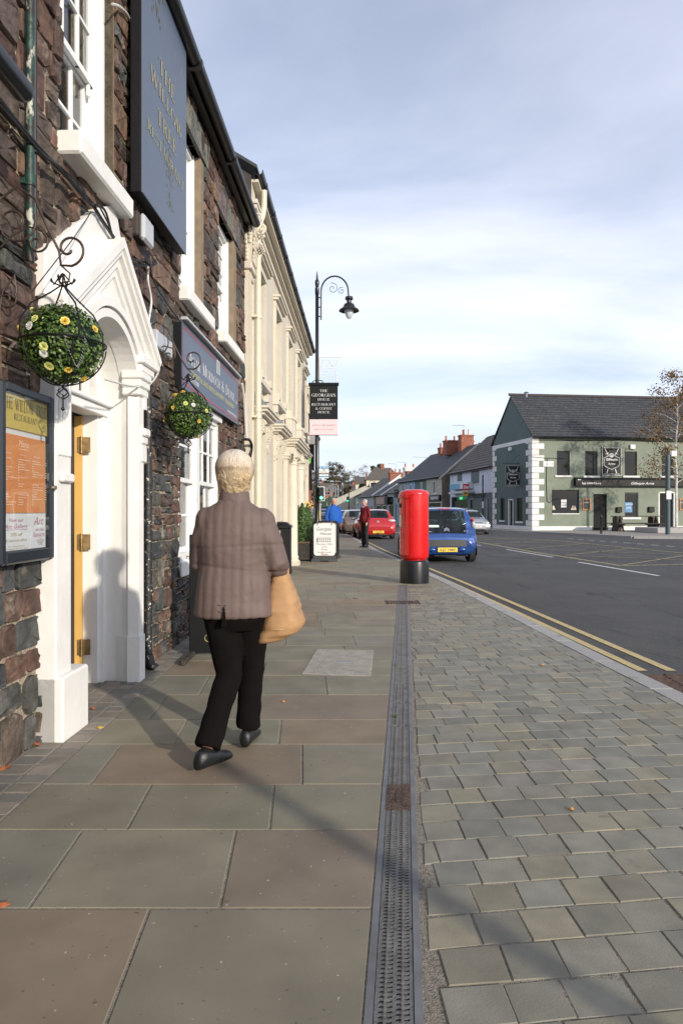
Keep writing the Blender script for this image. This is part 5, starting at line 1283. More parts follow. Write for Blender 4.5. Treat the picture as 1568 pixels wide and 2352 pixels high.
# ================================================================ shops beyond on the left
fc = Fac((-1.13, 22.4), (-.040, 1), -1)
sh = fc.thing('brick_shop', 'narrow glimpse of a red brick shop beyond the cream building', 'building', 8, 0, 0)
m = fc.mb(); wall_open(fc, m, 0, 32, -.2, 4.6, [(k*4+.6, k*4+2.9, .7, 2.3) for k in range(8)]+[(k*4+1, k*4+2.2, 3.0, 4.2) for k in range(8)], .15); m.build('wall', 'brick_far', sh)
m = fc.mb(); fc.bx(m, 0, 32, -5, -.16, -.2, 4.6); m.build('inner_shell', 'interior', sh)
m = fc.mb(); m.loft([[fc.w(u, .25, 4.6), fc.w(u, -3, 6.6), fc.w(u, -3, 6.5), fc.w(u, .25, 4.5)] for u in (-.1, 32)]); m.build('roof', 'slate_roof', sh)
for k in range(8):
    window(fc, sh, k*4+.6, k*4+2.9, .7, 2.3, -.1, .06); window(fc, sh, k*4+1, k*4+2.2, 3.0, 4.2, -.1, .06)
m = fc.mb(); fc.bx(m, 0, 14, 0, .15, 2.45, 2.9); m.build('fascia', 'black_board', sh)
t = fc.thing('shop_sign', 'bright green projecting shop sign beyond the cream building', 'sign', 1.5, .3, 2.6)
m = fc.mb(); fc.bx(m, 1.5, 1.6, .02, .12, 2.65, 3.35, .02); m.build('panel', 'green_sign', t)
t = fc.thing('security_camera', 'grey security camera box high on the shop corner', 'camera', .6, .2, 3.5)
m = fc.mb(); fc.bx(m, .5, .7, .0, .3, 3.55, 3.95, .02); m.build('housing', 'pole_grey', t); m = fc.mb(); m.ball(fc.w(.7, .36, 3.75), .09, 10, 8); m.build('dome', 'black_gloss', t, smooth=True)
# ================================================================ street lamp with arm
def lamp(name, label, loc, rot=0, height=8.36, group=None, simple=False, arm=1.0):
    t = T(name, label, 'street lamp', loc, rot, group); fr = Matrix.Translation(loc) @ Matrix.Rotation(rot, 4, 'Z'); m = MB(fr); h = height
    m.lathe([(.11,0),(.11,.9),(.10,.92),(.075,1.0),(.075,1.05),(.066,1.1),(.066,1.95),(.08,1.97),(.08,2.05),(.062,2.08),(.058,4.9),(.072,4.92),(.072,4.98),(.052,5.0),(.05,h-.72),(.062,h-.70),(.062,h-.52),(.045,h-.50),(.06,h-.42),(.066,h-.36),(.055,h-.30),(.03,h-.26),(.035,h-.22),(.0,h)], (0,0,0), 16); m.build('post', 'black_gloss', t, smooth=True)
    m = MB(fr); k = arm; x0 = .115
    pts = [(x0,0,h-1.45),(x0,0,h-.75)]+[(x0+.40*k-.40*k*math.cos(a), 0, h-.62+.45*k*math.sin(a)+.0) for a in [math.pi*i/12 for i in range(12)]]+[(x0+.80*k,0,h-.68),(x0+.815*k,0,h-.78)]
    m.tube(pts, .024, 10)
    for z in (h-.8, h-1.08, h-1.35): m.tube([(.03,0,z),(x0,0,z)], .018, 8)
    for c, r0, a0, tt in (((x0+.34*k, h-.53), .17*k, 2.0, -1.4), ((x0+.60*k, h-.60), .11*k, 1.2, 1.3)): m.tube([(p[0], 0, p[1]) for p in spiral(c, r0, .02, a0, tt, 22)], .008, 6)
    m.build('arm', 'black_gloss', t, smooth=True)
    c = (x0+.82*k, 0, h-1.21); m = MB(fr); m.lathe([(.0,.44),(.11,.43),(.12,.36),(.07,.33),(.075,.25),(.14,.22),(.17,.17),(.18,.12),(.28,.06),(.30,.02),(.27,.03),(.13,.09),(.0,.1)], c, 20, cap=False); m.build('lamp_hood', 'black_gloss', t, smooth=True)
    m = MB(fr); m.lathe([(.0,-.22),(.05,-.20),(.10,-.12),(.13,.0),(.13,.06),(.0,.07)], c, 16, cap=False); m.build('globe', 'lamp_globe', t, smooth=True)
    return t
LX, LY = X_(728, 20), 20.0
lamp('street_lamp', 'tall black street lamp with scrolled arm carrying the banners', (LX, LY, 0))
# banner
t = T('banner', 'black and pink double banner fixed to the tall street lamp', 'banner', (X_(743, 19.85), 19.85, Z_(998, 19.85)))
Yb = 19.85; x0, x1 = X_(711, Yb), X_(775.5, Yb); z0, zm, z1 = Z_(998, Yb), Z_(962, Yb), Z_(884, Yb)
m = MB(); m.box(x0, x1, Yb-.012, Yb+.012, zm, z1); m.build('black_panel', 'banner_black', t); m = MB(); m.box(x0, x1, Yb-.011, Yb+.011, z0, zm-.006); m.build('pink_panel', 'pink_banner', t)
m = MB(); m.tube([(x0-.03, Yb, z1+.03), (x1+.03, Yb, z1+.03)], .05, 12); m.tube([(x0-.08, Yb, z0+.0), (x1, Yb, z0+.0)], .012, 8); m.tube([(x0+.05,Yb,z1+.05),(x0+.12,Yb,z1+.13),(x0+.25,Yb,z1+.15),(x1-.45,Yb,z1+.13),(x1-.42,Yb,z1+.05)], .014, 6); m.build('rail', 'banner_black', t, smooth=True)
f = lambda x, z: (x, Yb-.0145, z); xm = (x0+x1)/2; hB = z1-zm; m = MB()
for s_, yy_, h_, w_ in (('THE',.80,.075,.23),('GEORGIAN',.665,.09,.70),('HOUSE',.545,.07,.35),('RESTAURANT',.40,.07,.70),('& COFFEE',.28,.07,.48),('HOUSE',.17,.07,.34)): serif(m, f, s_, xm, zm+yy_*hB, h_, w_, tk=.8)
m.build('lettering', 'white_letter', t, fix=False)
m = MB(); hP = zm-z0; print_text(m, f, 'ivory & pearl', xm, z0+.56*hP, .07, .65); print_text(m, f, 'BRIDAL BOUTIQUE', xm, z0+.31*hP, .035, .55); m.build('lettering', 'grey_letter', t, fix=False)
# christmas light motif
t = T('light_motif', 'white wire christmas light motif on the lamp above the banner', 'light motif', (X_(758, 19.95), 19.95, Z_(880, 19.95)))
m = MB(); Yc = 19.95; Q = lambda px, py: (X_(px, Yc), Yc, Z_(py, Yc)); 
for pts in ([(735,820),(783,820),(766,842),(757,870),(754,882)], [(742,822),(736,845),(736,870),(739,883)], [(752,822),(766,842),(773,865),(773,892)], [(733,820),(733,882)]): m.tube([Q(*p) for p in pts], .012, 6)
m.build('outline', 'fairy_white', t); m = MB(); rr = random.Random(8)
for k in range(9):
    y = 826+k*6.5; xa = 742-k*.6; xb = 775-k*1.2 if k < 4 else 771; pts = [Q(xa+(xb-xa)*i/6, y+(i % 2)*1.0+rr.uniform(-.5,.5)) for i in range(7)]; m.tube(pts, .004, 4)
    for p in pts: m.ball(p, .011, 5, 4)
m.build('light_string', 'fairy_white', t)
# bus stop flag, traffic signal on the same post
t = T('bus_stop_sign', 'blue and white bus stop flag fixed to the street lamp', 'sign', (X_(743, 19.9), 19.9, Z_(1098, 19.9)))
Yb = 19.9; x0, x1, z0, z1 = X_(732.5, Yb), X_(754.5, Yb), Z_(1097.5, Yb), Z_(1069.5, Yb); m = MB(); m.box(x0, x1, Yb-.012, Yb+.012, z0, z1, .004); m.build('plate', 'white_sheet', t)
f = lambda x, z: (x, Yb-.0145, z); hh = z1-z0; xm = (x0+x1)/2
def rect(mm, fn, a, b, c, d): mm.quad(fn(a, c), fn(b, c), fn(b, d), fn(a, d))
m = MB(); rect(m, f, x0+.008, x1-.008, z0+.76*hh, z1-.01); rect(m, f, x0+.008, x1-.008, z0+.08*hh, z0+.2*hh); m.build('blue_band', 'sign_blue', t, fix=False)
f2 = lambda x, z: (x, Yb-.017, z)
m = MB(); print_text(m, f2, 'Translink', xm+.04, z0+.90*hh, .02); print_text(m, f2, 'Ulsterbus', xm+.035, z0+.82*hh, .033, .14, bold=.02); print_text(m, f2, 'Set Down Only', xm, z0+.12*hh, .018, .17)
m.ball((x0+.05, Yb-.014, z0+.86*hh), (.022,.002,.018), 8, 6); print_text(m, f2, 'THE SQUARE', xm, z0+.345*hh, .016, .12); m.build('lettering', 'white_letter', t, fix=False)
m = MB(); print_text(m, f, 'Bus Stop', xm, z0+.47*hh, .04, .2); rect(m, f, x0+.008, x1-.008, z0+.32*hh, z0+.42*hh); rect(m, f, xm-.04, xm+.05, z0+.64*hh, z0+.70*hh); m.build('lettering', 'dark_letter', t, fix=False)
t = T('traffic_light', 'traffic light showing green, white edged backing board, on the street lamp', 'traffic light', (X_(736, 19.8), 19.8, Z_(1150, 19.8)))
Yt = 19.8; Q = lambda px, py: (X_(px, Yt), Z_(py, Yt)); (x0, z1), (x1, z0) = Q(732, 1116.5), Q(745.5, 1150)
m = MB(); m.box(x0, x1, Yt-.012, Yt, z0, z1, .005); m.build('backing_board', 'white_letter', t); m = MB(); m.box(x0-.01, x1-.018, Yt-.016, Yt+.01, z0+.02, z1-.02); m.build('black_board', 'car_black', t)
for k, (cy_, mt) in enumerate(((1122.5,'car_black'),(1132.5,'car_black'),(1142.5,'traffic_green'))):
    x, z = Q(738, cy_); m = MB(); m.tube([(x, Yt-.03, z), (x, Yt-.12, z)], .062, 14); o = m.build('signal_head', 'pole_teal', t, smooth=True); m = MB(); m.tube([(x, Yt-.121, z), (x, Yt-.124, z)], .05, 14); m.build('lens', mt, o)
    if k == 2: m = MB(); m.tube([(x, Yt-.125, z), (x, Yt-.128, z)], .028, 12); m.build('bulb', 'traffic_core', o)
m = MB(); m.tube([(X_(728,20), 20, 1.7), (x0+.05, Yt+.02, 1.7)], .03, 8); m.build('mount', 'black_gloss', t)
t = T('signal_post', 'slim grey post with yellow box beyond the street lamp', 'post', (X_(735, 25), 25, 0)); m = MB(); m.tube([(X_(734, 25), 25, 0), (X_(734, 25), 25, 1.6)], .05, 10); m.build('post', 'pole_grey', t, smooth=True)
m = MB(); m.box(X_(731, 24.9), X_(734.5, 24.9), 24.85, 24.95, .95, 1.32, .01); m.build('push_button_box', 'pay_yellow', t)
# unseen short post, placed and sized so its shadow crosses the foreground
t = T('short_post', 'short black post just out of frame casting a thin shadow on the setts', 'post', (2.12, -.06, 0)); m = MB(Matrix.Translation((2.12, -.06, 0))); m.lathe([(.075,0),(.06,.05),(.05,.1),(.048,1.30),(.06,1.32),(.06,1.36),(.045,1.38),(.05,1.43),(.03,1.48),(.0,1.49)], (0,0,0), 16, cap=False); m.build('post', 'black_gloss', t, smooth=True)
# ================================================================ pillar box
PX_, PY_ = 1.32, 12.38
t = T('pillar_box', 'bright red cylindrical pillar box with a black base', 'post box', (PX_, PY_, 0)); fr = Matrix.Translation((PX_, PY_, 0))
m = MB(fr); m.lathe([(.262,0),(.262,.37),(.256,.395),(.235,.415),(.0,.415)], (0,0,0), 40, cap=False); m.build('base', 'black_gloss', t, smooth=True)
m = MB(fr); m.lathe([(.21,.41),(.215,.43),(.245,.45),(.258,.475),(.26,.51),(.257,1.56),(.258,1.60),(.25,1.635),(.22,1.665),(.15,1.685),(.0,1.69)], (0,0,0), 40, cap=False); pb = m.build('barrel', 'post_red', t, smooth=True)
m = MB(fr); aa0, aa1 = R(150), R(246)   # door segment faces left of the camera
m.lathe([(.255,.50),(.268,.505),(.268,1.50),(.255,1.505)], (0,0,0), 16, aa0, aa1); m.build('door', 'post_red', t, smooth=True)
m = MB(fr); m.lathe([(.2575,.50),(.2690,.50),(.2690,1.51),(.2575,1.51)], (0,0,0), 2, aa1, aa1+.016); m.lathe([(.2575,.49),(.2695,.49),(.2695,.497),(.2575,.497)], (0,0,0), 16, aa0, aa1); m.build('door_seam', 'black_hole', t)
m = MB(fr); m.lathe([(.25,1.575),(.268,1.585),(.27,1.61),(.262,1.635),(.24,1.655)], (0,0,0), 40, cap=False); m.build('cap_rim', 'post_red', t, smooth=True)
m = MB(fr); m.lathe([(.255,1.52),(.285,1.53),(.288,1.57),(.28,1.60),(.255,1.615)], (0,0,0), 18, aa0-.05, aa1+.03); m.lathe([(.255,1.22),(.275,1.225),(.275,1.24),(.255,1.245)], (0,0,0), 12, R(160), R(215)); m.build('hood_band', 'post_red', t, smooth=True)
m = MB(fr); m.lathe([(.269,1.36),(.272,1.365),(.272,1.43),(.269,1.435)], (0,0,0), 10, R(162), R(205)); m.build('posting_slot', 'black_hole', t)
m = MB(fr); m.lathe([(.269,1.02),(.273,1.022),(.273,1.24),(.269,1.242)], (0,0,0), 10, R(172), R(204)); m.build('collection_plate', 'white_sheet', t)
def cyl(r, a_mid): return lambda x, z: ((r)*math.cos(a_mid+x/r), (r)*math.sin(a_mid+x/r), z)
m = MB(fr); fnc = cyl(.271, R(205)); print_text(m, fnc, 'E', -.045, .80, .09, .05, bold=.03); print_text(m, fnc, 'R', .045, .80, .09, .055, bold=.03); print_text(m, fnc, 'II', 0, .82, .04, .02, bold=.03)
for k in range(5): m.ball(fnc(-.03+.015*k, .96+.02*math.sin(k*.785)), (.008,.008,.014), 6, 5)
m.build('cypher', 'post_red', t, fix=False)
m = MB(fr); m.tube([(.262*math.cos(R(232)), .262*math.sin(R(232)), 1.03), (.28*math.cos(R(232)), .28*math.sin(R(232)), 1.03)], .014, 10); m.build('lock', 'brass', t)
# ================================================================ litter bin
bx, by = -1.27, 14.3; t = T('litter_bin', 'black litter bin with a sloping lid by the cream wall', 'litter bin', (bx, by, 0)); fr = Matrix.Translation((bx, by, 0))
m = MB(fr); m.box(-.21, .21, -.21, .21, .03, .95, .015); m.box(-.23, .23, -.23, .23, 0, .06, .01); m.build('body', 'black_board', t)
m = MB(fr); m.loft([[(x*s, y*s, z) for x, y in ((-1,-1),(1,-1),(1,1),(-1,1))] for s, z in ((.235,.95),(.235,.99),(.13,1.07),(.0,1.085))]); m.build('lid', 'black_gloss', t)
m = MB(fr); m.box(.209, .214, -.12, .12, .68, .86); m.box(-.12, .12, -.214, -.209, .70, .86); m.build('opening', 'black_hole', t); m = MB(fr); m.box(-.08, .06, -.2135, -.2105, .42, .54); m.build('label_plate', 'white_sheet', t)
# ================================================================ planters with clipped shrubs
def planter(x, y, s, h, lab, slab_, seed, flowers=False):
    t = T('planter', lab, 'planter', (x, y, 0), 0, 'wooden planters by the cream wall'); fr = Matrix.Translation((x, y, 0)); w = s/2
    n = 8
    for side in range(4):
        rot = Matrix.Rotation(side*math.pi/2, 4, 'Z')
        for k in range(n):
            m = MB(fr @ rot); a = -w+.03+(s-.06)*k/n; m.box(a+.003, a+(s-.06)/n-.003, -w+.01, -w+.028, .05, h-.03, .002); m.build('slat', 'planter_wood', t)
        m = MB(fr @ rot); m.box(-w+.02, w-.02, -w-.002, -w+.012, .04, .08); m.build('rail', 'planter_wood', t); m = MB(fr @ rot); m.box(-w+.02, w-.02, -w-.002, -w+.012, h-.07, h-.03); m.build('rail', 'planter_wood', t)
        m = MB(fr @ rot); m.box(-w-.01, w+.01, -w-.012, -w+.05, h-.03, h+.005, .004); m.build('rim', 'planter_rim', t)
        m = MB(fr @ rot); m.box(-w-.02, -w+.035, -w-.02, -w+.035, 0, h+.03, .005); m.ball((-w+.007, -w+.007, h+.05), .028, 8, 6); m.build('corner_post', 'planter_wood', t)
    m = MB(fr); m.box(-w+.04, w-.04, -w+.04, w-.04, h-.1, h-.04); m.build('soil', 'earth', t)
    rr = random.Random(seed); b = T('box_shrub', slab_, 'shrub', (x, y, h-.05), 0, 'clipped box shrubs in the planters'); fr2 = Matrix.Translation((x, y, h-.05)); m = MB(fr2); H_ = .98
    for k in range(10):
        f = k/9; r = .235*math.sin(math.pi*(.18+.80*f))**.75*(1-.25*f)+.02; leafball(m, (rr.uniform(-.015,.015), rr.uniform(-.015,.015), .12+f*H_*.86), (r, r, .12), 700, .030, [(.06,.12,.025),(.085,.16,.035),(.035,.08,.018),(.10,.18,.04)], rr, .5)
    b1 = m.build('foliage', 'box_leaf', b, fix=False); b1['kind'] = 'stuff'
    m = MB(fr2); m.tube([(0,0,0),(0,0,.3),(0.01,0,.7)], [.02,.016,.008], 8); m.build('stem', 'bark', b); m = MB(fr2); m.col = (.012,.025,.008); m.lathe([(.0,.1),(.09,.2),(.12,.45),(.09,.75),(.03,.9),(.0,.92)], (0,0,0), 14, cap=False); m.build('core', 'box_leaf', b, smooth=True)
    if flowers:
        m = MB(fr2)
        for k in range(40):
            p = (rr.uniform(-.18,.18), rr.uniform(-.2,.1), rr.uniform(.95,1.15)); m.ball(p, .018, 5, 4)
        q = m.build('blossom', 'petal_yellow', b); q['kind'] = 'stuff'
planter(X_(692, 17.85), 18.05, .52, .50, 'dark slatted wooden planter box nearest the Georgian board', 'bright green cone shrub in the nearer wooden planter', 5)
planter(X_(705, 19.6), 19.7, .50, .50, 'second dark wooden planter tucked behind the nearer one', 'cone shrub with small yellow blooms in the planter behind', 6, True)
# ================================================================ A boards
def aboard(x, y, label, seed, text=True, rot=0):
    t = T('pavement_sign', label, 'pavement sign', (x, y, 0), rot, 'swing frame pavement signs'); fr = Matrix.Translation((x, y, 0)) @ Matrix.Rotation(rot, 4, 'Z'); w, h, r = .315, 1.02, .1
    def rr_(w_, z0_, z1_, r_, n=6):
        pts = []
        for cx_, cz_, a0 in ((w_-r_, z1_-r_, 0), (-w_+r_, z1_-r_, 90), (-w_+r_, z0_+r_, 180), (w_-r_, z0_+r_, 270)):
            for i in range(n+1): a = R(a0+90*i/n); pts.append((cx_+r_*math.cos(a), cz_+r_*math.sin(a)))
        return pts
    m = MB(fr); pts = [(-w, 0, .05)]+[(p[0], 0, p[1]) for p in reversed(rr_(w, -.3, h, r))if p[1] > .1]+[(w, 0, .05)]; m.tube(pts, .018, 10); m.build('frame', 'black_iron', t, smooth=True)
    m = MB(fr); m.prism([(-p[0], p[1]) for p in rr_(w-.04, .15, h-.04, .07)], 'y', -.025, .025); m.build('panel', 'white_sheet', t)
    m = MB(fr); m.loft([[(-w-.02, -.2, 0), (-.14,-.2,.0), (-.07,-.2,.035), (.07,-.2,.035), (.14,-.2,0), (w+.02,-.2,0), (w+.01,-.16,.07), (-w-.01,-.16,.07)], [(-w-.02, .2, 0), (-.14,.2,.0), (-.07,.2,.035), (.07,.2,.035), (.14,.2,0), (w+.02,.2,0), (w+.01,.16,.07), (-w-.01,.16,.07)]]); m.box(-w+.01, w-.01, -.05, .05, .06, .14, .01); m.build('weighted_base', 'car_grey_plastic', t)
    m = MB(fr); 
    for sx in (-.18, .18): m.box(sx-.012, sx+.012, -.03, .01, h-.09, h+.02)
    m.build('clip', 'galv_rail', t)
    if text:
        f = lambda x, z: (x, -.0275, z); m = MB(fr)
        print_text(m, f, 'Georgian', -.01, .80, .085, .40, shear=.45); print_text(m, f, 'House', .03, .685, .075, .30, shear=.45)
        print_text(m, f, 'Morning Coffee', 0, .43, .042, .42); print_text(m, f, 'Lunch', 0, .36, .042); print_text(m, f, 'Dinner', 0, .29, .042); print_text(m, f, 'Sunday Lunch', 0, .22, .042, .37)
        rect(m, f, -.17, .16, .625, .632); rect(m, f, -.2, -.17, .49, .61)
        for i in range(6):
            for j in range(2): rect(m, f, -.14+i*.055, -.115+i*.055, .50+j*.06, .54+j*.06)
        m.build('lettering', 'dark_letter', t, fix=False); m = MB(fr); print_text(m, f, 'Lusso', .02, .165, .035, .14, bold=.03); rect(m, f, -.075, -.06, .16, .21); m.build('lettering', 'lamp_red', t, fix=False)
    return t
aboard(X_(745, 17.7), 17.72, 'white Georgian House pavement sign in a black frame', 1); aboard(X_(752, 18.9), 19.0, 'second pavement sign standing right behind the Georgian House one', 2, False, -.3)
# black chalk board behind the walking woman
x0, x1 = X_(434, 6.05), X_(605, 6.1); t = T('display_board', 'black board on wooden feet half hidden by the walking woman', 'display board', ((x0+x1)/2, 6.1, 0)); m = MB(); m.box(x0, x1, 6.06, 6.10, .03, 1.08, .006); m.build('panel', 'black_board', t)
for x in (x0+.03, x1-.03):
    m = MB(); m.box(x-.022, x+.022, 5.68, 6.42, .0, .045, .008); m.build('foot', 'planter_wood', t); m = MB(); m.box(x-.02, x+.02, 6.10, 6.14, .03, 1.0, .004); m.build('upright', 'planter_wood', t)
m = MB(); f = lambda x, z: (x, 6.0575, z); xm = X_(478, 6.06); m.tube([f(xm+.03*math.cos(a), .16+.03*math.sin(a)) for a in [.6+i*.5 for i in range(10)]], .004, 4)
for k in range(5): m.ball(f(xm+.02+rnd.uniform(-.02,.02), .21+k*.008), (.01,.002,.006), 6, 4)
m.build('willow_motif', 'gold_letter', t)['kind'] = 'stuff'
# ================================================================ people
def fingers(mb, wr, d, up, s=1.0, curl=.5, side=1):
    """palm and five separate bent fingers from the wrist wr along d; up points out of the back of the hand"""
    d = Vector(d).normalized(); up = (Vector(up)-d*Vector(up).dot(d)).normalized(); sd = d.cross(up)*side; wr = Vector(wr)
    pc = [wr, wr+d*.03*s, wr+d*.085*s]; rings = []
    for p, a, b in ((wr, .026, .02), (wr+d*.03*s, .036, .017), (wr+d*.065*s, .041, .015), (wr+d*.09*s, .038, .012)):
        rings.append([p+sd*a*s*math.cos(t*.785)+up*b*s*math.sin(t*.785) for t in range(8)])
    mb.loft(rings)
    for k, L in enumerate((.070, .078, .073, .056)):
        b = wr+d*.078*s+sd*(.030-.020*k)*s; pts = [b]; dirv = d.copy()
        for j, seg in enumerate((.45, .32, .23)):
            dirv = (Matrix.Rotation(-curl*(.6+.3*j), 3, d.cross(up)) @ dirv); pts.append(pts[-1]+dirv*L*s*seg)
        mb.tube(pts, [.0088*s, .0084*s, .0078*s, .0062*s], 7)
    b = wr+d*.025*s+sd*.026*s; t1 = (d*.6+sd*.7-up*.25).normalized(); t2 = (d*.85+sd*.3-up*.45).normalized(); mb.tube([b, b+t1*.035*s, b+t1*.035*s+t2*.026*s], [.0125*s, .010*s, .008*s], 7)
def headparts(mb, c, tilt=None):
    """skull, jaw, nose, ears and brow; faces +y from c (between the ears)"""
    x, y, z = c
    mb.ball((x, y-.012, z+.03), (.074,.093,.088), 20, 14); mb.ball((x, y+.018, z-.035), (.060,.070,.078), 18, 12); mb.ball((x, y+.055, z-.078), (.034,.032,.028), 12, 8)
    mb.tube([(x, y+.082, z+.025), (x, y+.100, z-.002), (x, y+.108, z-.020)], [.008,.011,.014], 8); mb.ball((x, y+.072, z+.038), (.045,.02,.010), 10, 6)
    for s in (-1, 1): mb.ball((x+s*.074, y-.006, z-.005), (.010,.020,.030), 8, 8)
def loftz(mb, rings, n=20, p=2.3):
    out = []
    for z, cx_, cy_, rx, ry in rings:
        r = []
        for i in range(n):
            a = 6.283*i/n; c, s = math.cos(a), math.sin(a); r.append((cx_+rx*abs(c)**(2/p)*(1 if c >= 0 else -1), cy_+ry*abs(s)**(2/p)*(1 if s >= 0 else -1), z))
        out.append(r)
    mb.loft(out)
def shoe(mb, an, dr_, L=.25):
    an = Vector(an); d = Vector(dr_); d.z = 0; d.normalize(); s = Vector((-d.y, d.x, 0)); base = Vector((an.x, an.y, an.z-.09))
    rings = []
    for t, w, h in ((-.070,.022,.060),(-.055,.034,.085),(-.01,.036,.095),(.04,.038,.075),(.085,.043,.055),(.125,.041,.046),(.145,.030,.036),(.153,.014,.02)):
        c = base+d*t; rings.append([c+s*w*math.cos(a)+Vector((0,0,max(0.0, h*.5+h*.55*math.sin(a)))) for a in [6.283*i/12 for i in range(12)]])
    mb.loft(rings)
def person(label, loc, rot, J, hair, top, topmat, bottom='dark_cloth', voxel=.011, facec=None, top_fn=None, disp=None, collar=None, shoes_dir=None, haircut=None, hands=True, curl=.5):
    t = T('person', label, 'person', loc, rot); fr = Matrix.Translation(loc) @ Matrix.Rotation(rot, 4, 'Z')
    hd = J['head']
    m = MB(fr); headparts(m, hd); m.tube([(hd[0], hd[1]-.02, hd[2]-.05), (hd[0], hd[1]-.03, hd[2]-.12), (J['neck'][0], J['neck'][1], J['neck'][2]-.05)], [.056,.054,.07], 14)
    sp = J['spine']; loftz(m, [(z, x, y, rx*.86, ry*.86) for z, x, y, rx, ry in sp])
    for s in ('L', 'R'):
        m.tube([J['sh'+s], J['el'+s], J['wr'+s]], [.046, .036, .024], 12); m.ball(J['sh'+s], .052, 10, 8)
        m.tube([J['hp'+s], J['kn'+s], J['an'+s]], [.075, .050, .034], 12)
        if hands:
            w, e = Vector(J['wr'+s]), Vector(J['el'+s]); fingers(m, w-(w-e).normalized()*.01, J.get('hd'+s, tuple(w-e)), J.get('hu'+s, (1 if s == 'R' else -1, 0, .2)), 1, curl, 1 if s == 'L' else -1)
    fuse(m, 'body', 'skin', t, voxel, 2)
    for s in (-1, 1):
        m = MB(fr); m.ball((hd[0]+s*.030, hd[1]+.076, hd[2]+.018), (.012,.009,.008), 10, 8); e = m.build('eye', 'white_sheet', t, smooth=True); m = MB(fr); m.ball((hd[0]+s*.030, hd[1]+.0835, hd[2]+.018), (.005,.003,.005), 8, 6); m.build('iris', 'car_black', e)
    m = MB(fr); m.ball((hd[0], hd[1]+.088, hd[2]-.048), (.022,.006,.006), 10, 6); m.build('lips', 'terracotta', t, smooth=True)
    m = MB(fr); haircut(m, hd); h_ = fuse(m, 'hair', hair, t, .009 if voxel > .008 else .007, 2, disp=lambda c, q: .0045*noise.noise(Vector((c.x*55, c.y*55, c.z*24)))+.006*noise.noise(c*18))
    m = MB(fr); loftz(m, [(z, x, y, rx*1.04, ry*1.04) for z, x, y, rx, ry in J['pelvis']])
    for s in ('L', 'R'):
        a, k, h = Vector(J['an'+s]), Vector(J['kn'+s]), Vector(J['hp'+s]); m.tube([h, h.lerp(k, .5), k, k.lerp(a, .5), a+(k-a).normalized()*.0], [J.get('thigh', .10), .088, .072, .066, J.get('cuff', .066)], 14)
    fuse(m, 'trousers', bottom, t, voxel, 3, disp=lambda c, q: .006*noise.noise(Vector((c.x*9, c.y*9, c.z*16))))
    for s in ('L', 'R'):
        m = MB(fr); shoe(m, J['an'+s], J.get('ft'+s, (0, 1, 0))); m.build('shoe', 'shoe', t, smooth='all')
    m = MB(fr); loftz(m, sp)
    for s in ('L', 'R'):
        w, e = Vector(J['wr'+s]), Vector(J['el'+s]); c = e.lerp(w, J.get('sleeve', .9)); r = J.get('arm', .062); sh = Vector(J['sh'+s]); m.tube([sh+Vector((0,0,.0)), sh.lerp(e, .5), e, e.lerp(c, .5), c], [r*1.08, r, r*.92, r*.85, r*.8], 14); m.ball(J['sh'+s], r*1.12, 12, 8)
    fuse(m, top, topmat, t, voxel, 4, disp=disp)
    return t, fr
def bob(m, h):
    x, y, z = h; m.ball((x, y-.020, z+.045), (.098,.110,.090), 20, 14); m.ball((x, y-.045, z-.005), (.098,.080,.085), 18, 12); m.ball((x-.045, y-.03, z-.03), (.045,.065,.07), 14, 10); m.ball((x+.045, y-.03, z-.03), (.045,.065,.07), 14, 10); m.ball((x, y-.058, z-.065), (.062,.045,.05), 14, 10)
def crop(m, h):
    x, y, z = h; m.ball((x, y-.022, z+.045), (.080,.090,.080), 18, 12); m.ball((x, y-.045, z+.0), (.076,.060,.065), 16, 10)
# walking woman, seen from behind
WX_, WY_ = -.567, 3.62
J = dict(head=(.0,.03,1.475), neck=(0,.0,1.37), shL=(-.132,0,1.225), shR=(.138,0,1.225), elL=(-.178,.05,1.0), wrL=(-.12,.24,.98), elR=(.222,.0,1.005), wrR=(.235,.22,.93),
    hdR=(0,.6,-.8), hdL=(.3,1,0), huL=(0,0,1), huR=(1,0,0), sleeve=.32, arm=.073, thigh=.105, cuff=.068,
    spine=[(.735,0,.0,.212,.150),(.80,0,.0,.205,.146),(.90,0,.0,.192,.135),(1.0,0,0,.178,.122),(1.10,0,0,.182,.122),(1.18,0,0,.188,.122),(1.235,0,0,.185,.112),(1.28,0,0,.158,.098),(1.315,0,.0,.118,.085),(1.34,0,.0,.085,.076),(1.355,0,.005,.074,.07)],
    pelvis=[(.66,0,0,.12,.10),(.72,0,0,.165,.125),(.80,0,0,.175,.125),(.92,0,0,.16,.115)],
    hpL=(-.078,0,.80), knL=(-.02,-.05,.43), anL=(-.095,-.25,.115), ftL=(.62,.8,0), hpR=(.085,.0,.80), knR=(.075,.10,.44), anR=(.055,.13,.10), ftR=(.15,1,0))
def quilt(c, q):
    x, z = c.x, c.z; v = .0030*abs(math.sin(x*math.pi/.048))+.009*noise.noise(Vector((x*4, c.y*4, z*11)))+.002*noise.noise(Vector((x*9, c.y*9, z*34)))
    v -= .006*math.exp(-((z-.985+.02*math.sin(x*7))/.008)**2)+.004*math.exp(-((z-1.10-.05*x)/.006)**2)
    return v
wt, wf = person('woman in mauve quilted jacket walking away with a tan bag', (WX_, WY_, 0), 0, J, 'hair_blond', 'jacket', 'jacket', 'trousers', .0085, haircut=bob, disp=quilt, curl=.7)
m = MB(wf); loftz(m, [(1.335,0,.0,.083,.073),(1.36,0,.004,.080,.071),(1.385,0,.008,.076,.069),(1.40,0,.01,.070,.063)]); fuse(m, 'collar', 'jacket', wt, .007, 2, disp=lambda c, q: .002*noise.noise(c*40))
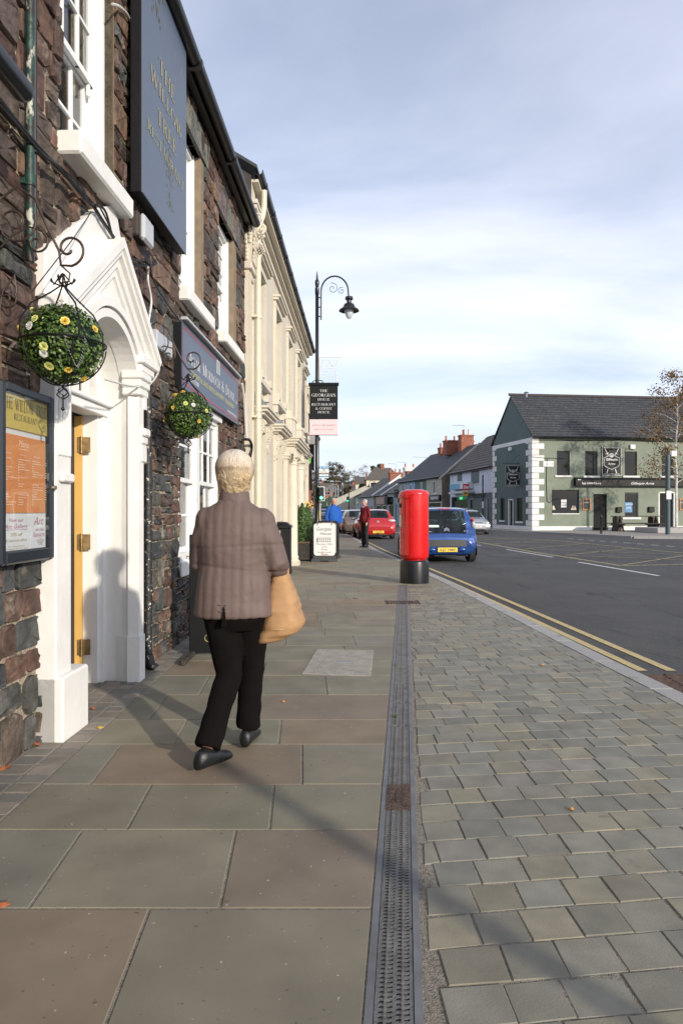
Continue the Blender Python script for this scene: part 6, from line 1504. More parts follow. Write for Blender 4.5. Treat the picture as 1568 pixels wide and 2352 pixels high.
m = MB(wf); m.prism([(-.040,.70),(-.016,.70),(-.026,.80)], 'y', -.168, -.10); m.build('back_vent', 'trousers', wt)
m = MB(wf)
for z in (.775,.81):
    for sx in (-.044,-.018): m.tube([(sx-.014, -.1565, z+.002), (sx, -.160, z-.003), (sx+.014, -.1565, z+.002)], .0018, 5)
m.build('hook', 'galv_rail', wt)
m = MB(wf); m.tube([(-.095,-.168,.72),(-.03,-.165,.715)], .001, 4)
# shoulder bag hanging from her right forearm
bg = tag(T('tote_bag', 'soft tan tote bag hanging at the walking woman\'s right side', 'bag', (WX_+.25, WY_+.05, .58))); m = MB(wf)
rg2 = []
for z, xa, xb, ya, yb in ((.955,.195,.278,.02,.20),(.90,.180,.298,-.01,.24),(.82,.165,.325,-.04,.28),(.74,.150,.345,-.06,.30),(.69,.140,.372,-.07,.31),(.645,.125,.345,-.06,.30),(.60,.110,.27,-.04,.27),(.575,.11,.18,-.01,.22)):
    cx_, cy_, rx, ry = (xa+xb)/2, (ya+yb)/2, (xb-xa)/2, (yb-ya)/2; rg2.append((z, cx_, cy_, rx, ry))
loftz(m, rg2, 24, 3.2); fuse(m, 'bag_body', 'bag_tan', bg, .008, 2, disp=lambda c, q: .008*noise.noise(Vector((c.x*7, c.y*7, c.z*20)))+.0015*math.sin(c.z*150))
m = MB(wf)
for y_ in (.06, .16): m.tube([(.215, y_-.03, .94), (.21, y_, 1.0), (.235, y_+.0, 1.045), (.262, y_, 1.0), (.265, y_+.03, .94)], (.008, .004), 8) if 0 else m.tube([(.205, y_-.02, .93), (.198, y_, .99), (.236, y_, 1.035), (.272, y_, .99), (.27, y_+.02, .93)], .007, 8)
m.build('strap', 'bag_tan', bg, smooth=True)
m = MB(wf); m.tube([((.235)+.112*math.cos(a), .12+.19*math.sin(a), .668) for a in [6.283*i/24 for i in range(24)]], .0035, 6, closed=True); m.build('seam', 'brown_letter', bg, smooth=True)
rh_ = random.Random(6); m = MB(wf)
for k in range(5500):
    a = rh_.uniform(0, 6.28); v_ = rh_.uniform(-.75, 1); s_ = math.sqrt(1-v_*v_); d = Vector((s_*math.cos(a), s_*math.sin(a), v_))
    if d.y > .55 and d.z < .2: continue
    c0 = Vector((0, .03-.022, 1.475+.036)); R3 = Vector((.103, .116, .103))
    if d.z < 0: R3.z = .14; R3.x *= 1-.25*d.z*d.z; R3.y = .108
    p = [c0+Vector((d.x*R3.x, d.y*R3.y, d.z*R3.z))]
    dn = Vector((d.x*.4, d.y*.3-.1, -1)); dn = (dn-d*dn.dot(d)).normalized(); L_ = rh_.uniform(.03, .065); cur = d.copy()
    for q in range(3):
        cur = (cur+dn*L_*.35/.11+Vector((rh_.uniform(-.02,.02), rh_.uniform(-.02,.02), 0))).normalized(); RR = Vector((.103, .116, .103)) if cur.z > 0 else Vector((.103*(1-.25*cur.z**2), .108, .14))
        p.append(c0+Vector((cur.x*RR.x, cur.y*RR.y, cur.z*RR.z))*(1.0+.01*rh_.random()))
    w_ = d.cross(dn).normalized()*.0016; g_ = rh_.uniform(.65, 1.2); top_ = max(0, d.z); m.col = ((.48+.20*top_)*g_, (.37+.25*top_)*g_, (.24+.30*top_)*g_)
    m.add([p[0]-w_, p[0]+w_, p[1]+w_, p[1]-w_, p[2]+w_, p[2]-w_, p[3]], [(0,1,2,3),(3,2,4,5),(5,4,6)])
M('hair_strand', attr=True, rough=.6, var=.1, spec=.4); m.build('hair_strands', 'hair_strand', wt, fix=False)['kind'] = 'stuff'
# man in blue fleece, facing the camera
def stand(hh=1.0, hands='side'):
    d = dict(head=(0,.02,1.62), neck=(0,0,1.50), shL=(-.175,0,1.40), shR=(.175,0,1.40), elL=(-.245,-.01,1.12), wrL=(-.235,.09,.90), elR=(.245,-.01,1.12), wrR=(.235,.09,.90), sleeve=.93, arm=.062, thigh=.098, cuff=.072,
      spine=[(.90,0,.02,.185,.135),(.98,0,.03,.19,.15),(1.08,0,.03,.185,.148),(1.20,0,.01,.185,.132),(1.32,0,0,.19,.122),(1.40,0,0,.165,.108),(1.46,0,0,.095,.08),(1.51,0,.0,.066,.066)],
      pelvis=[(.78,0,0,.12,.10),(.86,0,0,.165,.12),(.95,0,.01,.17,.125),(1.0,0,.01,.16,.12)],
      hpL=(-.085,0,.90), knL=(-.095,.02,.50), anL=(-.10,-.01,.10), ftL=(-.25,1,0), hpR=(.085,0,.90), knR=(.095,.02,.50), anR=(.10,-.01,.10), ftR=(.25,1,0), hdL=(.1,.2,-1), hdR=(-.1,.2,-1))
    return d
fold = lambda c, q: .010*noise.noise(Vector((c.x*8, c.y*8, c.z*14)))
bt, bf = person('man with short hair in a bright blue fleece beyond the pavement signs', (X_(766, 22.5), 22.5, 0), math.pi+.25, stand(), 'hair_grey', 'fleece', 'blue_fleece', 'dark_cloth', .014, haircut=crop, disp=fold)
m = MB(bf); loftz(m, [(1.485,0,0,.072,.070),(1.53,0,.004,.068,.066),(1.555,0,.006,.064,.062)]); m.build('collar', 'blue_fleece', bt, smooth=True)
m = MB(bf); m.ball((-.295,.01,1.22), (.008,.022,.022), 8, 6); m.build('badge', 'white_sheet', bt)
Jr = stand(); Jr.update(elR=(.24,-.03,1.13), wrR=(.19,.10,.93)); rt_, rf_ = person('grey haired man in maroon jumper standing at the kerb by the red car', (X_(838, 24.6), 24.6, 0), math.pi-.95, Jr, 'hair_grey', 'jumper', 'maroon_wool', 'dark_cloth', .014, haircut=crop, disp=fold)
m = MB(rf_); m.tube([(-.06,.03,1.52),(-.03,.075,1.47),(0,.10,1.43),(.03,.075,1.47),(.06,.03,1.52),(0,-.05,1.535)], .016, 8, closed=True); m.build('shirt_collar', 'lilac_shirt', rt_, smooth=True)
# ================================================================ cars
def car(name, label, loc, rot, paint, st, glass_rear, glass_front, W2, wheels, kind, cat='car', group=None, plate=None, front_to_cam=False, extras=None):
    """st rows: y, z_bottom, z_belt, z_top, half widths low/mid/belt/top ; rear at y=0, nose at +y"""
    t = T(name, label, cat, loc, rot, group); fr = Matrix.Translation(loc) @ Matrix.Rotation(rot, 4, 'Z')
    rows = []
    n = len(st)
    for i in range(n-1):
        p0, p1, p2, p3 = st[max(i-1,0)], st[i], st[i+1], st[min(i+2,n-1)]; k = 4
        for j in range(k):
            u = j/k; row = []
            for a, b, c, d in zip(p0, p1, p2, p3):
                m1, m2 = (c-a)*.5, (d-b)*.5
                # limit overshoot
                v = (2*u**3-3*u**2+1)*b+(u**3-2*u**2+u)*m1*.7+(-2*u**3+3*u**2)*c+(u**3-u**2)*m2*.7; row.append(v)
            row[0] = b0 = p1[0]+(p2[0]-p1[0])*u; rows.append((row, i))
    rows.append((list(st[-1]), n-2))
    def ring(r):
        y, zb, zl, zt, wl, wm, wb, wt_ = r; zt = max(zt, zl+.01); h = [(0,zb),(wl*.82,zb),(wl,zb+.06),(wm,zb+(zl-zb)*.38),(wm,zb+(zl-zb)*.72),(wb,zl),(wb*.985,zl+.02),(wt_+(wb-wt_)*.12,zt-(zt-zl)*.14),(wt_*.94,zt-.022*(1 if zt-zl > .1 else .3)),(wt_*.80,zt),(0,zt+.015)]
        return [(x, y, z) for x, z in h], [(-x, y, z) for x, z in h]
    body, gl, rg_, fg = MB(fr), MB(fr), MB(fr), MB(fr)
    gy0, gy1 = glass_rear[1], glass_front[0]
    for (ra, ia), (rb, ib) in zip(rows, rows[1:]):
        A, B_ = ring(ra), ring(rb); ym = (ra[0]+rb[0])/2
        for sgn in (0, 1):
            a, b = A[sgn], B_[sgn]
            for k in range(10):
                q = [a[k], b[k], b[k+1], a[k+1]]
                tgt = body
                if k == 6 and st_cab[0] < ym < st_cab[1] and not any(abs(ym-p) < .045 for p in st_pil): tgt = gl
                if k == 9 and glass_rear[0] < ym < glass_rear[1]: tgt = rg_
                if k in (8, ) and glass_rear[0]+.02 < ym < glass_rear[1]-.02 and 0: tgt = rg_
                if k in (8, 9) and glass_front[0] < ym < glass_front[1]: tgt = fg
                tgt.quad(*q)
    for idx in (0, -1):
        A, B_ = ring(rows[idx][0]); body.add(A+B_[::-1], [tuple(range(22))])
    bo = body.build('body', paint, t, smooth='all')
    if gl.v: gl.build('side_window', 'car_glass', t, smooth='all')
    if rg_.v: rg_.build('rear_window', 'car_glass', t, smooth='all')
    if fg.v: fg.build('windscreen', 'car_glass', t, smooth='all')
    wm = max(r[5] for r in st)
    for wy in wheels:
        for s in (-1, 1):
            r = .29; c = s*(wm-.10)
            def wf_(x, rr_, a): return (x, wy+rr_*math.cos(a), .29+rr_*math.sin(a))
            m = MB(fr)
            def lx(mm, prof, n=24):
                mm.loft([[wf_(x, rr_, 6.283*i/n) for i in range(n)] for x, rr_ in prof])
            m.add([wf_(s*(wm+.004), .34, math.pi*(i/14*1.2-.1)) for i in range(15)], [tuple(range(15))]); m.build('wheel_arch', 'car_black', t)
            m = MB(fr); lx(m, [(s*(wm-.17), .2), (s*(wm-.18), .27), (s*(wm-.16), .29), (s*(wm-.01), .29), (s*(wm+.012), .275), (s*(wm+.01), .19)]); w_ = m.build('wheel', 'tyre', t, smooth=True)
            m = MB(fr); lx(m, [(s*(wm-.02), .19), (s*(wm+.014), .185), (s*(wm+.012), .17), (s*(wm-.0), .05), (s*(wm+.008), .03)]); m.build('rim', 'rim', w_, smooth=True)
    for s in (-1, 1):
        my = st_cab[1]-.55; m = MB(fr); m.ball((s*(wm+.09), my, .97), (.09,.05,.06), 12, 8); m.box(min(s*(wm-.08), s*(wm+.04)), max(s*(wm-.08), s*(wm+.04)), my-.02, my+.02, .93, .96); mo = m.build('wing_mirror', 'car_black', t, smooth=True)
        m = MB(fr); m.ball((s*(wm+.09), my-.04, .97), (.075,.014,.047), 12, 8); m.build('mirror_glass', 'chrome', mo, smooth=True)
    m = MB(fr); m.box(-wm+.1, wm-.1, .25, st[-1][0]-.25, .16, .24); m.build('underbody', 'car_black', t)
    m = MB(fr); m.box(-wm+.12, wm-.12, .35, st_cab[1]-.25, .3, .72); m.build('cabin_floor', 'car_black', t)
    for s in (-.36, .36):
        for y_ in (1.05, 1.85):
            m = MB(fr); m.box(s-.24, s+.24, y_-.06, y_+.06, .6, 1.10, .04); m.box(s-.12, s+.12, y_-.05, y_+.04, 1.12, 1.28, .03); m.build('seat', 'seat_grey', t)
    return t, fr
# small blue hatchback
st_cab, st_pil = (.42, 2.55), (.46, 1.35, 1.40, 1.48)
C1 = [(0.0,.40,.55,.585,.58,.62,.58,.50),(.02,.27,.62,.66,.68,.74,.70,.60),(.05,.22,.70,.735,.72,.785,.75,.64),(.10,.21,.80,.86,.74,.80,.77,.655),(.20,.21,.885,1.14,.755,.81,.78,.64),(.31,.21,.92,1.345,.76,.815,.78,.615),(.40,.21,.93,1.41,.76,.815,.78,.60),(.6,.20,.93,1.44,.76,.815,.775,.60),(1.4,.20,.92,1.465,.76,.815,.77,.61),(1.95,.20,.90,1.42,.76,.815,.765,.60),(2.62,.20,.87,.98,.76,.81,.75,.66),(3.05,.22,.78,.86,.74,.78,.70,.60),(3.32,.25,.62,.68,.68,.72,.62,.5),(3.43,.36,.48,.5,.5,.55,.48,.35)]
ct, cf = car('parked_car', 'small bright blue hatchback parked behind the pillar box', (X_(1025, 18.0)+.0, 17.85, RZ), .075, 'paint_blue', C1, (.065,.335), (1.95,2.58), .815, (.45, 2.80), 'hatch')
m = MB(cf)
def rband(mm, z0, z1, w0, w1, yc, bow, d=.012, n=14):
    rows = []
    for i in range(n+1):
        u = -1+2*i/n; y = yc+bow*abs(u)**2.6; rows.append([(u*w0, y-d, z0), (u*w1, y-d, z1), (u*w1, y+.05, z1), (u*w0, y+.05, z0)])
    mm.loft(rows)
rband(m, .43, .60, .765, .77, -.012, .075, .014); m.build('bumper_strip', 'car_grey_plastic', ct, smooth=True)
m = MB(cf); m.box(-.26, .26, -.025, -.008, .285, .40, .004); pl = m.build('number_plate', 'plate_yellow', ct); m = MB(cf); print_text(m, lambda x, z: (x, -.0275, z), 'KJZ 1880', 0, .312, .062, .40, bold=.015); m.build('lettering', 'dark_letter', pl, fix=False)
m = MB(cf)
for s in (-1, 1): m.ball((s*.40, .0, .34), (.10,.03,.055), 10, 8)
m.build('plate_recess', 'paint_blue', ct, smooth=True)
m = MB(cf); m.box(.57, .67, .005, .03, .485, .53, .006); m.build('fog_lamp', 'lamp_red', ct)
for s in (-1, 1):
    m = MB(cf); m.ball((s*.735, .185, .985), (.055,.085,.10), 12, 10); m.build('tail_light', 'lamp_clear' , ct, smooth=True); m = MB(cf); m.ball((s*.725, .235, 1.12), (.045,.06,.055), 12, 10); m.build('tail_light', 'lamp_red', ct, smooth=True)
m = MB(cf); m.box(-.16, .16, .35, .40, 1.40, 1.43, .006); m.build('brake_light', 'lamp_red', ct)
# dark lower hatch glass surround, wiper, badges
m = MB(cf); m.tube([(-.12,.135,.93),(.02,.15,.985),(.18,.165,1.0),(.33,.165,.995)], [.012,.011,.008,.005], 6); m.tube([(-.13,.11,.915),(-.10,.13,.95)], .016, 8); m.build('wiper', 'car_black', ct, smooth=True)
fr3 = lambda x, z: (x, .065+(z-.76)*.44-.02, z)
m = MB(cf)
for k in (0, 1):
    z = .815+k*.042; m.add([fr3(-.07, z), fr3(0, z+.045), fr3(.07, z), fr3(.07, z+.022), fr3(0, z+.067), fr3(-.07, z+.022)], [(0,1,4,5),(1,2,3,4)])
print_text(m, fr3, 'CITROËN', -.50, .80, .026, .2, bold=.02); print_text(m, fr3, 'C1', .50, .81, .035, .09, bold=.03); m.build('badge', 'chrome', ct, fix=False)
m = MB(cf); rect(m, fr3, -.46, -.2, .93, .985); st1 = m.build('sticker', 'white_sheet', ct, fix=False); m = MB(cf); print_text(m, lambda x, z: (fr3(x, z)[0], fr3(x, z)[1]-.002, z), 'Charles', -.31, .945, .03, .19, bold=.02); m.build('lettering', 'traffic_green', st1, fix=False)
m = MB(cf); m.tube([(0,.02,.685),(0,.0,.685)], .012, 10); m.build('lock', 'chrome', ct)
m = MB(cf); m.box(-.35, .25, -.0, .4, .17, .205, .01); m.build('exhaust', 'car_black', ct)
# seats and parcel shelf seen through the glass are suggested by pale headrests
# red hatchback
st_cab, st_pil = (.42, 3.2), (.45, 1.2, 1.26, 2.15, 2.2)
MZ = [(0.0,.40,.58,.60,.62,.66,.62,.5),(.03,.26,.68,.71,.74,.80,.76,.62),(.08,.22,.80,.84,.80,.86,.81,.66),(.16,.21,.92,.96,.82,.87,.82,.68),(.24,.21,.97,1.03,.83,.875,.82,.68),(.52,.21,1.0,1.36,.83,.875,.81,.60),(.62,.20,1.0,1.41,.83,.875,.81,.585),(1.0,.20,.99,1.45,.83,.875,.80,.60),(1.9,.20,.96,1.465,.83,.875,.80,.61),(2.5,.20,.94,1.40,.83,.875,.79,.60),(3.3,.20,.92,1.03,.83,.87,.78,.68),(3.8,.22,.84,.92,.80,.84,.72,.6),(4.25,.25,.66,.72,.72,.76,.62,.5),(4.4,.36,.5,.52,.5,.56,.5,.36)]
mt, mf = car('parked_car', 'red hatchback parked at the kerb beside the man in maroon', (X_(868, 33.3), 33.1, RZ), .085, 'paint_red', MZ, (.25,.56), (2.5,3.25), .875, (.75, 3.4), 'hatch')
m = MB(mf); m.box(-.27, .27, -.03, -.01, .30, .42, .004); pl = m.build('number_plate', 'plate_yellow', mt); m = MB(mf); print_text(m, lambda x, z: (x, -.033, z), 'YIJ 500', 0, .33, .065, .38, bold=.015); m.build('lettering', 'dark_letter', pl, fix=False)
for s in (-1, 1):
    m = MB(mf); m.add([(s*.44, .10, .83), (s*.80, .13, .86), (s*.845, .30, 1.0), (s*.56, .20, .97)], [(0,1,2,3)]) if 0 else m.ball((s*.68, .16, .90), (.19,.07,.075), 14, 10); m.build('tail_light', 'lamp_clear', mt, smooth=True)
m = MB(mf); m.tube([(0,.085,.86),(0,.065,.86)], .06, 16); m.build('badge', 'chrome', mt); m = MB(mf); m.tube([(-.5,.24,1.01),(-.1,.26,1.03),(.05,.25,1.02)], .01, 6); m.build('wiper', 'car_black', mt)
m = MB(mf); m.tube([(0,.8,1.46),(0,.68,1.60)], .006, 5); m.build('aerial', 'car_black', mt); m = MB(mf); m.tube([(.0,-.02,.2),(.0,-.10,.24),(.0,-.1,.34)], .022, 8); m.build('tow_bar', 'brown_iron', mt)
rband(m := MB(mf), .20, .25, .7, .74, .04, .08, .01); m.build('bumper_strip', 'car_black', mt)
st_pil = (.45, 1.2, 1.26, 2.15, 2.2)
gt, gf = car('parked_car', 'bronze grey hatchback parked just ahead of the red hatchback', (X_(831, 40)-.2, 39.5, RZ), .09, 'paint_bronze', MZ, (.25,.56), (2.5,3.25), .875, (.75, 3.4), 'hatch')
g2, _ = car('parked_car', 'dark car parked in front of the bronze hatchback', (.45, 46, RZ), .1, 'paint_grey', MZ, (.25,.56), (2.5,3.25), .875, (.75, 3.4), 'hatch')
# oncoming silver saloon
SA = [(0.0,.42,.66,.70,.62,.68,.64,.52),(.05,.26,.86,.90,.76,.82,.78,.68),(.2,.22,.95,1.0,.82,.87,.80,.70),(.85,.21,.96,1.03,.84,.885,.81,.68),(1.35,.20,.96,1.33,.84,.885,.80,.60),(1.7,.20,.96,1.41,.84,.885,.80,.59),(2.4,.20,.94,1.44,.84,.885,.80,.60),(2.9,.20,.93,1.36,.84,.885,.79,.60),(3.5,.20,.91,1.0,.84,.88,.79,.72),(4.1,.21,.84,.90,.82,.87,.76,.66),(4.45,.22,.74,.78,.78,.84,.72,.6),(4.56,.28,.62,.64,.7,.76,.66,.5),(4.6,.36,.5,.52,.6,.64,.5,.4)]
st_cab, st_pil = (1.05, 3.4), (1.1, 1.9, 2.0, 3.3)
sa, sf = car('parked_car', 'silver saloon facing the camera by the dark green pub side', (X_(1091, 40.4)-.25, 44.6, RZ), math.pi+.06, 'paint_silver', SA, (.9,1.35), (2.9,3.45), .885, (.9, 3.7), 'saloon')
m = MB(sf)
for k in range(4): m.box(-.33, .33, 4.50+.0, 4.56, .64+k*.035-.02, .655+k*.035-.02)
m.box(-.35, .35, 4.47, 4.53, .60, .62); m.build('grille', 'chrome', sa)
m = MB(sf); m.box(-.26, .26, 4.60, 4.615, .42, .53, .003); pl = m.build('number_plate', 'plate_white', sa); m = MB(sf); print_text(m, lambda x, z: (-x, 4.618, z), 'NNZ 6047', 0, .445, .06, .4, bold=.015); m.build('lettering', 'dark_letter', pl, fix=False)
for s in (-1, 1):
    m = MB(sf); m.ball((s*.62, 4.42, .70), (.16,.10,.075), 14, 10); m.build('headlight', 'lamp_clear', sa, smooth=True)
m = MB(sf); m.box(-.45, .45, 4.55, 4.585, .26, .34, .01); m.build('air_intake', 'car_black', sa)
st_cab, st_pil = (.42, 3.2), (.45, 1.2, 1.26, 2.15, 2.2)
oc, of = car('moving_car', 'dark red car with lit headlamp coming down the street', (.75, 74, RZ), math.pi+.1, 'paint_red', MZ, (.25,.56), (2.5,3.25), .875, (.75, 3.4), 'hatch')
for s in (-1, 1): m = MB(of); m.ball((s*.62, 4.28, .68), (.14,.08,.07), 10, 8); m.build('headlight', 'lamp_clear', oc, smooth=True)
M('headlamp_lit', (1,1,1), .3, var=0, emit=(1,.95,.8,6)); m = MB(of); m.ball((-.62, 4.36, .68), (.07,.03,.05), 10, 8); m.build('lit_bulb', 'headlamp_lit', oc)
for src, x, y, rr_, lab in ((sa, -7.2, 225, math.pi, 'tiny silver car far along the street before the hill'), (mt, -9.3, 236, math.pi, 'tiny red car far along the street before the hill'), (mt, -.6, 262, 1.1, 'small red car on the hillside road behind the far lamp posts'), (g2, -2.9, 120, math.pi, 'dark car far down on the left side of the street')):
    o = copy_tree(src, loc=(x, y, hz(y)-.02), rot=rr_, label=lab)
# ================================================================ the pub
fp = Fac((12.5, 44.8), (1, .115), -1)           # lit front
fg_ = Fac((12.5, 44.8), (-.205, 1), 1)          # shaded side towards the street
c3 = lambda x, y: (s2(1950+x/2.0077), s2(1500+y/2.0077))
HP = lambda x, y, d=0: fp.hit(*c3(x, y), d)
HG = lambda x, y, d=0: fg_.hit(*c3(x, y), d)
pub = fp.thing('pub', 'green painted pub with white corner stones and a dark slate roof', 'building', 6, 0, 0); FRM[pub.name] = fp.fr
EP = 6.2; UPE = 17.0; GE = 6.2
def rc(f, x0, y0, x1, y1, d=0): a = f(x0, y1, d); b = f(x1, y0, d); return (a[0], b[0], a[1], b[1])
wins = [rc(HP,553,606,657,803), rc(HP,780,609,880,806), rc(HP,1097,612,1197,806), rc(HP,1393,612,1490,806)]
big = rc(HP,513,920,732,1108); d1 = rc(HP,835,942,965,1250); wlow = rc(HP,1097,940,1207,1140); d2 = rc(HP,1368,935,1500,1250)
d1 = (d1[0], d1[1], 0.02, d1[3]); d2 = (d2[0], d2[1], 0.02, d2[3])
ops = wins+[big, d1, wlow, d2]
m = fp.mb(); wall_open(fp, m, 0, UPE, -.1, EP, ops, .18); m.build('front_wall', 'pub_green', pub)
m = fp.mb(); fp.bx(m, .3, UPE, -6, -.19, -.1, EP-.2); m.build('inner_shell', 'interior', pub)
gw = [rc(HG,101,985,133,1163), rc(HG,232,983,276,1172), rc(HG,163,992,203,1242)]; gw[2] = (gw[2][0], gw[2][1], .1, gw[2][3])
gw = [(min(a,b), max(a,b), c, d) for a, b, c, d in gw]
m = fg_.mb(); wall_open(fg_, m, 0, GE, -.1, EP, gw, .15); apz = 9.35
m.add([fg_.w(0,0,EP), fg_.w(GE,0,EP), fg_.w(GE/2+.0,0,apz)], [(0,1,2)]); m.build('side_wall', 'pub_teal', pub)
m = fg_.mb(); fg_.bx(m, -.02, GE+.02, 0, .03, EP-.28, EP-.02); m.build('band_course', 'quoin_white', pub)
m = fg_.mb(); fg_.bx(m, 0, GE, 0, .03, .0, .34); m.build('plinth', 'quoin_white', pub)
for (a, b) in ((0, d1[0]-.0), (d1[1], d2[0]), (d2[1], UPE)):
    m = fp.mb(); fp.bx(m, a, b, 0, .03, -.02, .34); m.build('plinth', 'quoin_white', pub)
# quoins
nq = 15
for i in range(nq):
    z0 = .36+i*(EP-.36)/nq; z1 = z0+(EP-.36)/nq-.025; L = .62 if i % 2 else .38
    if z1 > EP: z1 = EP
    m = fp.mb(); fp.bx(m, -.03, .80 if i % 2 else .45, 0, .035, z0, z1, .012); m.build('quoin', 'quoin_white', pub)
    m = fg_.mb(); fg_.bx(m, -.02, .85 if i % 2 == 0 else .5, 0, .035, z0, z1, .012); m.build('quoin', 'quoin_white', pub)
    m = fg_.mb(); fg_.bx(m, GE-(.7 if i % 2 == 0 else .4), GE, 0, .035, z0, z1, .012); m.build('quoin', 'quoin_white', pub)
for k, o in enumerate(wins): window(fp, pub, *o, d=-.12, fw=.06, frame='old_wood', glass='dark_glass', sill=(.14,.08,.12), sillmat='quoin_white')
b_ = window(fp, pub, *big, d=-.10, fw=.07, frame='black_board', glass='dark_glass', sill=(.0,.05,.07), sillmat='quoin_white')
window(fp, pub, *wlow, d=-.12, fw=.06, frame='pub_teal', glass='dark_glass', sill=(.16,.08,.14), sillmat='quoin_white')
window(fg_, pub, *gw[0], d=-.1, fw=.05, frame='old_wood', sill=(.1,.07,.12), sillmat='quoin_white'); window(fg_, pub, *gw[1], d=-.1, fw=.05, frame='old_wood', sill=(.1,.07,.12), sillmat='quoin_white')
for f_, o in ((fp, d1), (fp, d2), (fg_, gw[2])):
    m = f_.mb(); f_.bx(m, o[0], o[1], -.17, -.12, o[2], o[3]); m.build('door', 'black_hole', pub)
    m = f_.mb(); f_.bx(m, o[0], o[0]+.09, -.12, .01, o[2], o[3]); f_.bx(m, o[1]-.09, o[1], -.12, .01, o[2], o[3]); f_.bx(m, o[0], o[1], -.12, .01, o[3]-.09, o[3]); m.build('door_frame', 'pub_green' if o is d1 else 'quoin_white', pub)
# lampshades, notices and curtains inside
t = fp.thing('window_notice', 'white notice stuck inside the large pub window', 'notice', (big[0]+big[1])/2, -.07, big[2]); n_ = rc(HP,592,998,635,1060); m = fp.mb(); fp.bx(m, n_[0], n_[1], -.075, -.07, n_[2], n_[3]); m.build('sheet', 'white_sheet', t); m = fp.mb()
for a in (.25, .65):
    for b in (.3, .65): rect(m, lambda x, z: fp.w(x, -.068, z), n_[0]+(n_[1]-n_[0])*a-.07, n_[0]+(n_[1]-n_[0])*a+.07, n_[2]+(n_[3]-n_[2])*b-.05, n_[2]+(n_[3]-n_[2])*b+.02)
m.build('print', 'grey_letter', t, fix=False)
for x in (520, 689):
    u, z = HP(x, 1080, -.06); t = fp.thing('table_lamp', ('cream lampshade at the left end of the large pub window' if x < 600 else 'cream lampshade near the right end of the large pub window'), 'lamp', u, -.06, z-.3, 'lampshades inside the pub window'); m = fp.mb(); m.loft([[fp.w(u+s*a, d, z+h) for a, d in ((-1,-.09),(1,-.09),(1,-.065),(-1,-.065))] for s, h in ((.19,-.0),(.10,.27))]); m.build('lamp_shade', 'cream_wall', t)
n_ = rc(HP,1105,1020,1162,1100); t = fp.thing('window_poster', 'blue poster in the ground floor pub window behind the bench', 'poster', n_[0], -.06, n_[2]); m = fp.mb(); fp.bx(m, n_[0], n_[1], -.075, -.065, n_[2], n_[3]); m.build('sheet', 'screen_blue', t); m = fp.mb(); print_text(m, lambda x, z: fp.w(x, -.062, z), 'CHAMPIONS', (n_[0]+n_[1])/2, n_[2]+.5, .09, .6); print_text(m, lambda x, z: fp.w(x, -.062, z), 'LIVE', (n_[0]+n_[1])/2, n_[2]+.25, .12); m.build('lettering', 'white_letter', t, fix=False)
# roof of individual slates
sl = math.hypot(GE/2, apz-EP+.1); rl = random.Random(12); rowh = .235; nr = int(sl/rowh)
roof_fr = fp.fr @ Matrix(((1,0,0,0),(0,1,0,0),(0,0,1,EP+.08),(0,0,0,1)))
dy, dz = GE/2+.25, apz-EP+.1
m = fp.mb(); Sx = -.205*.0
sk = -.24
def rp(u, s, h): # s from eaves to ridge 0..1
    y = -.28+s*(3.1+.28); z = EP+.02+s*(apz-EP+.05); nn = Vector((0, -(apz-EP), 3.38)).normalized(); return (u-(.09)*y, y+nn.y*h, z+nn.z*h)
m.loft([[rp(u, 0, -.04), rp(u, 1, -.04), rp(u, 1, -.1), rp(u, 0, -.1)] for u in (-.06, UPE)]); rf = m.build('roof', 'slate_roof', pub)
items = []; sw = .34
for r in range(17):
    s0, s1 = r/17, (r+1.12)/17; u = -.1-(r % 2)*sw/2
    while u < UPE:
        a, b = max(u+.006, -.1), min(u+sw-.006, UPE)
        if b-a > .05:
            j = rl.uniform(-.004, .004); k = rl.uniform(.85, 1.2); c = (.05*k, .052*k, .058*k)
            if rl.random() < .015: c = (.075, .072, .066)
            items.append(((20-u), (lambda mm, a=a, b=b, s0=s0, s1=s1, j=j: mm.loft([[rp(a, s0+j, .002), rp(b, s0+j, .002), rp(b, s1, -.028), rp(a, s1, -.028)], [rp(a, s0+j, .028), rp(b, s0+j, .028), rp(b, s1, -.01), rp(a, s1, -.01)]])), c))
        u += sw
FRM[rf.name] = fp.fr; emit_pieces(items, 'roof_slate', 'slate', rf, 300)
m = fp.mb(); m.loft([[rp(u, 1.0, .04), rp(u, 1.03, .1), rp(u, 1.06, .03), rp(u, 1.03, -.1)] for u in (-.12, UPE)]); m.build('ridge_tile', 'old_wood', rf)
m = fp.mb(); m.loft([[(rp(u, 1, -.04)), (rp(u,1,-.1)), (u-.09*6.4, 6.4, EP), (u-.09*6.4, 6.4, EP+.06)] for u in (-.06, UPE)]); m.build('rear_slope', 'slate_roof', rf)
m = fp.mb(); m.tube([fp.w(-.15, .33, EP+.02), fp.w(UPE, .33, EP+.02)], .06, 8); m.tube([fp.w(-.05, .25, EP-.12), fp.w(3, .06, EP-.2), fp.w(6, .06, EP-.13), fp.w(9, .06, EP-.2), fp.w(UPE, .06, EP-.15)], .025, 6); m.build('gutter', 'gutter_black', pub, smooth=True)
u, z = HP(297, 160, -3); m = fp.mb(); c = rp(1.1, 1.0, 0); c = (c[0], c[1], c[2]); m.lathe([(.09,-.1),(.09,.22),(.2,.24),(.0,.34)], c, 12, cap=False); m.build('roof_cowl', 'lead', rf)
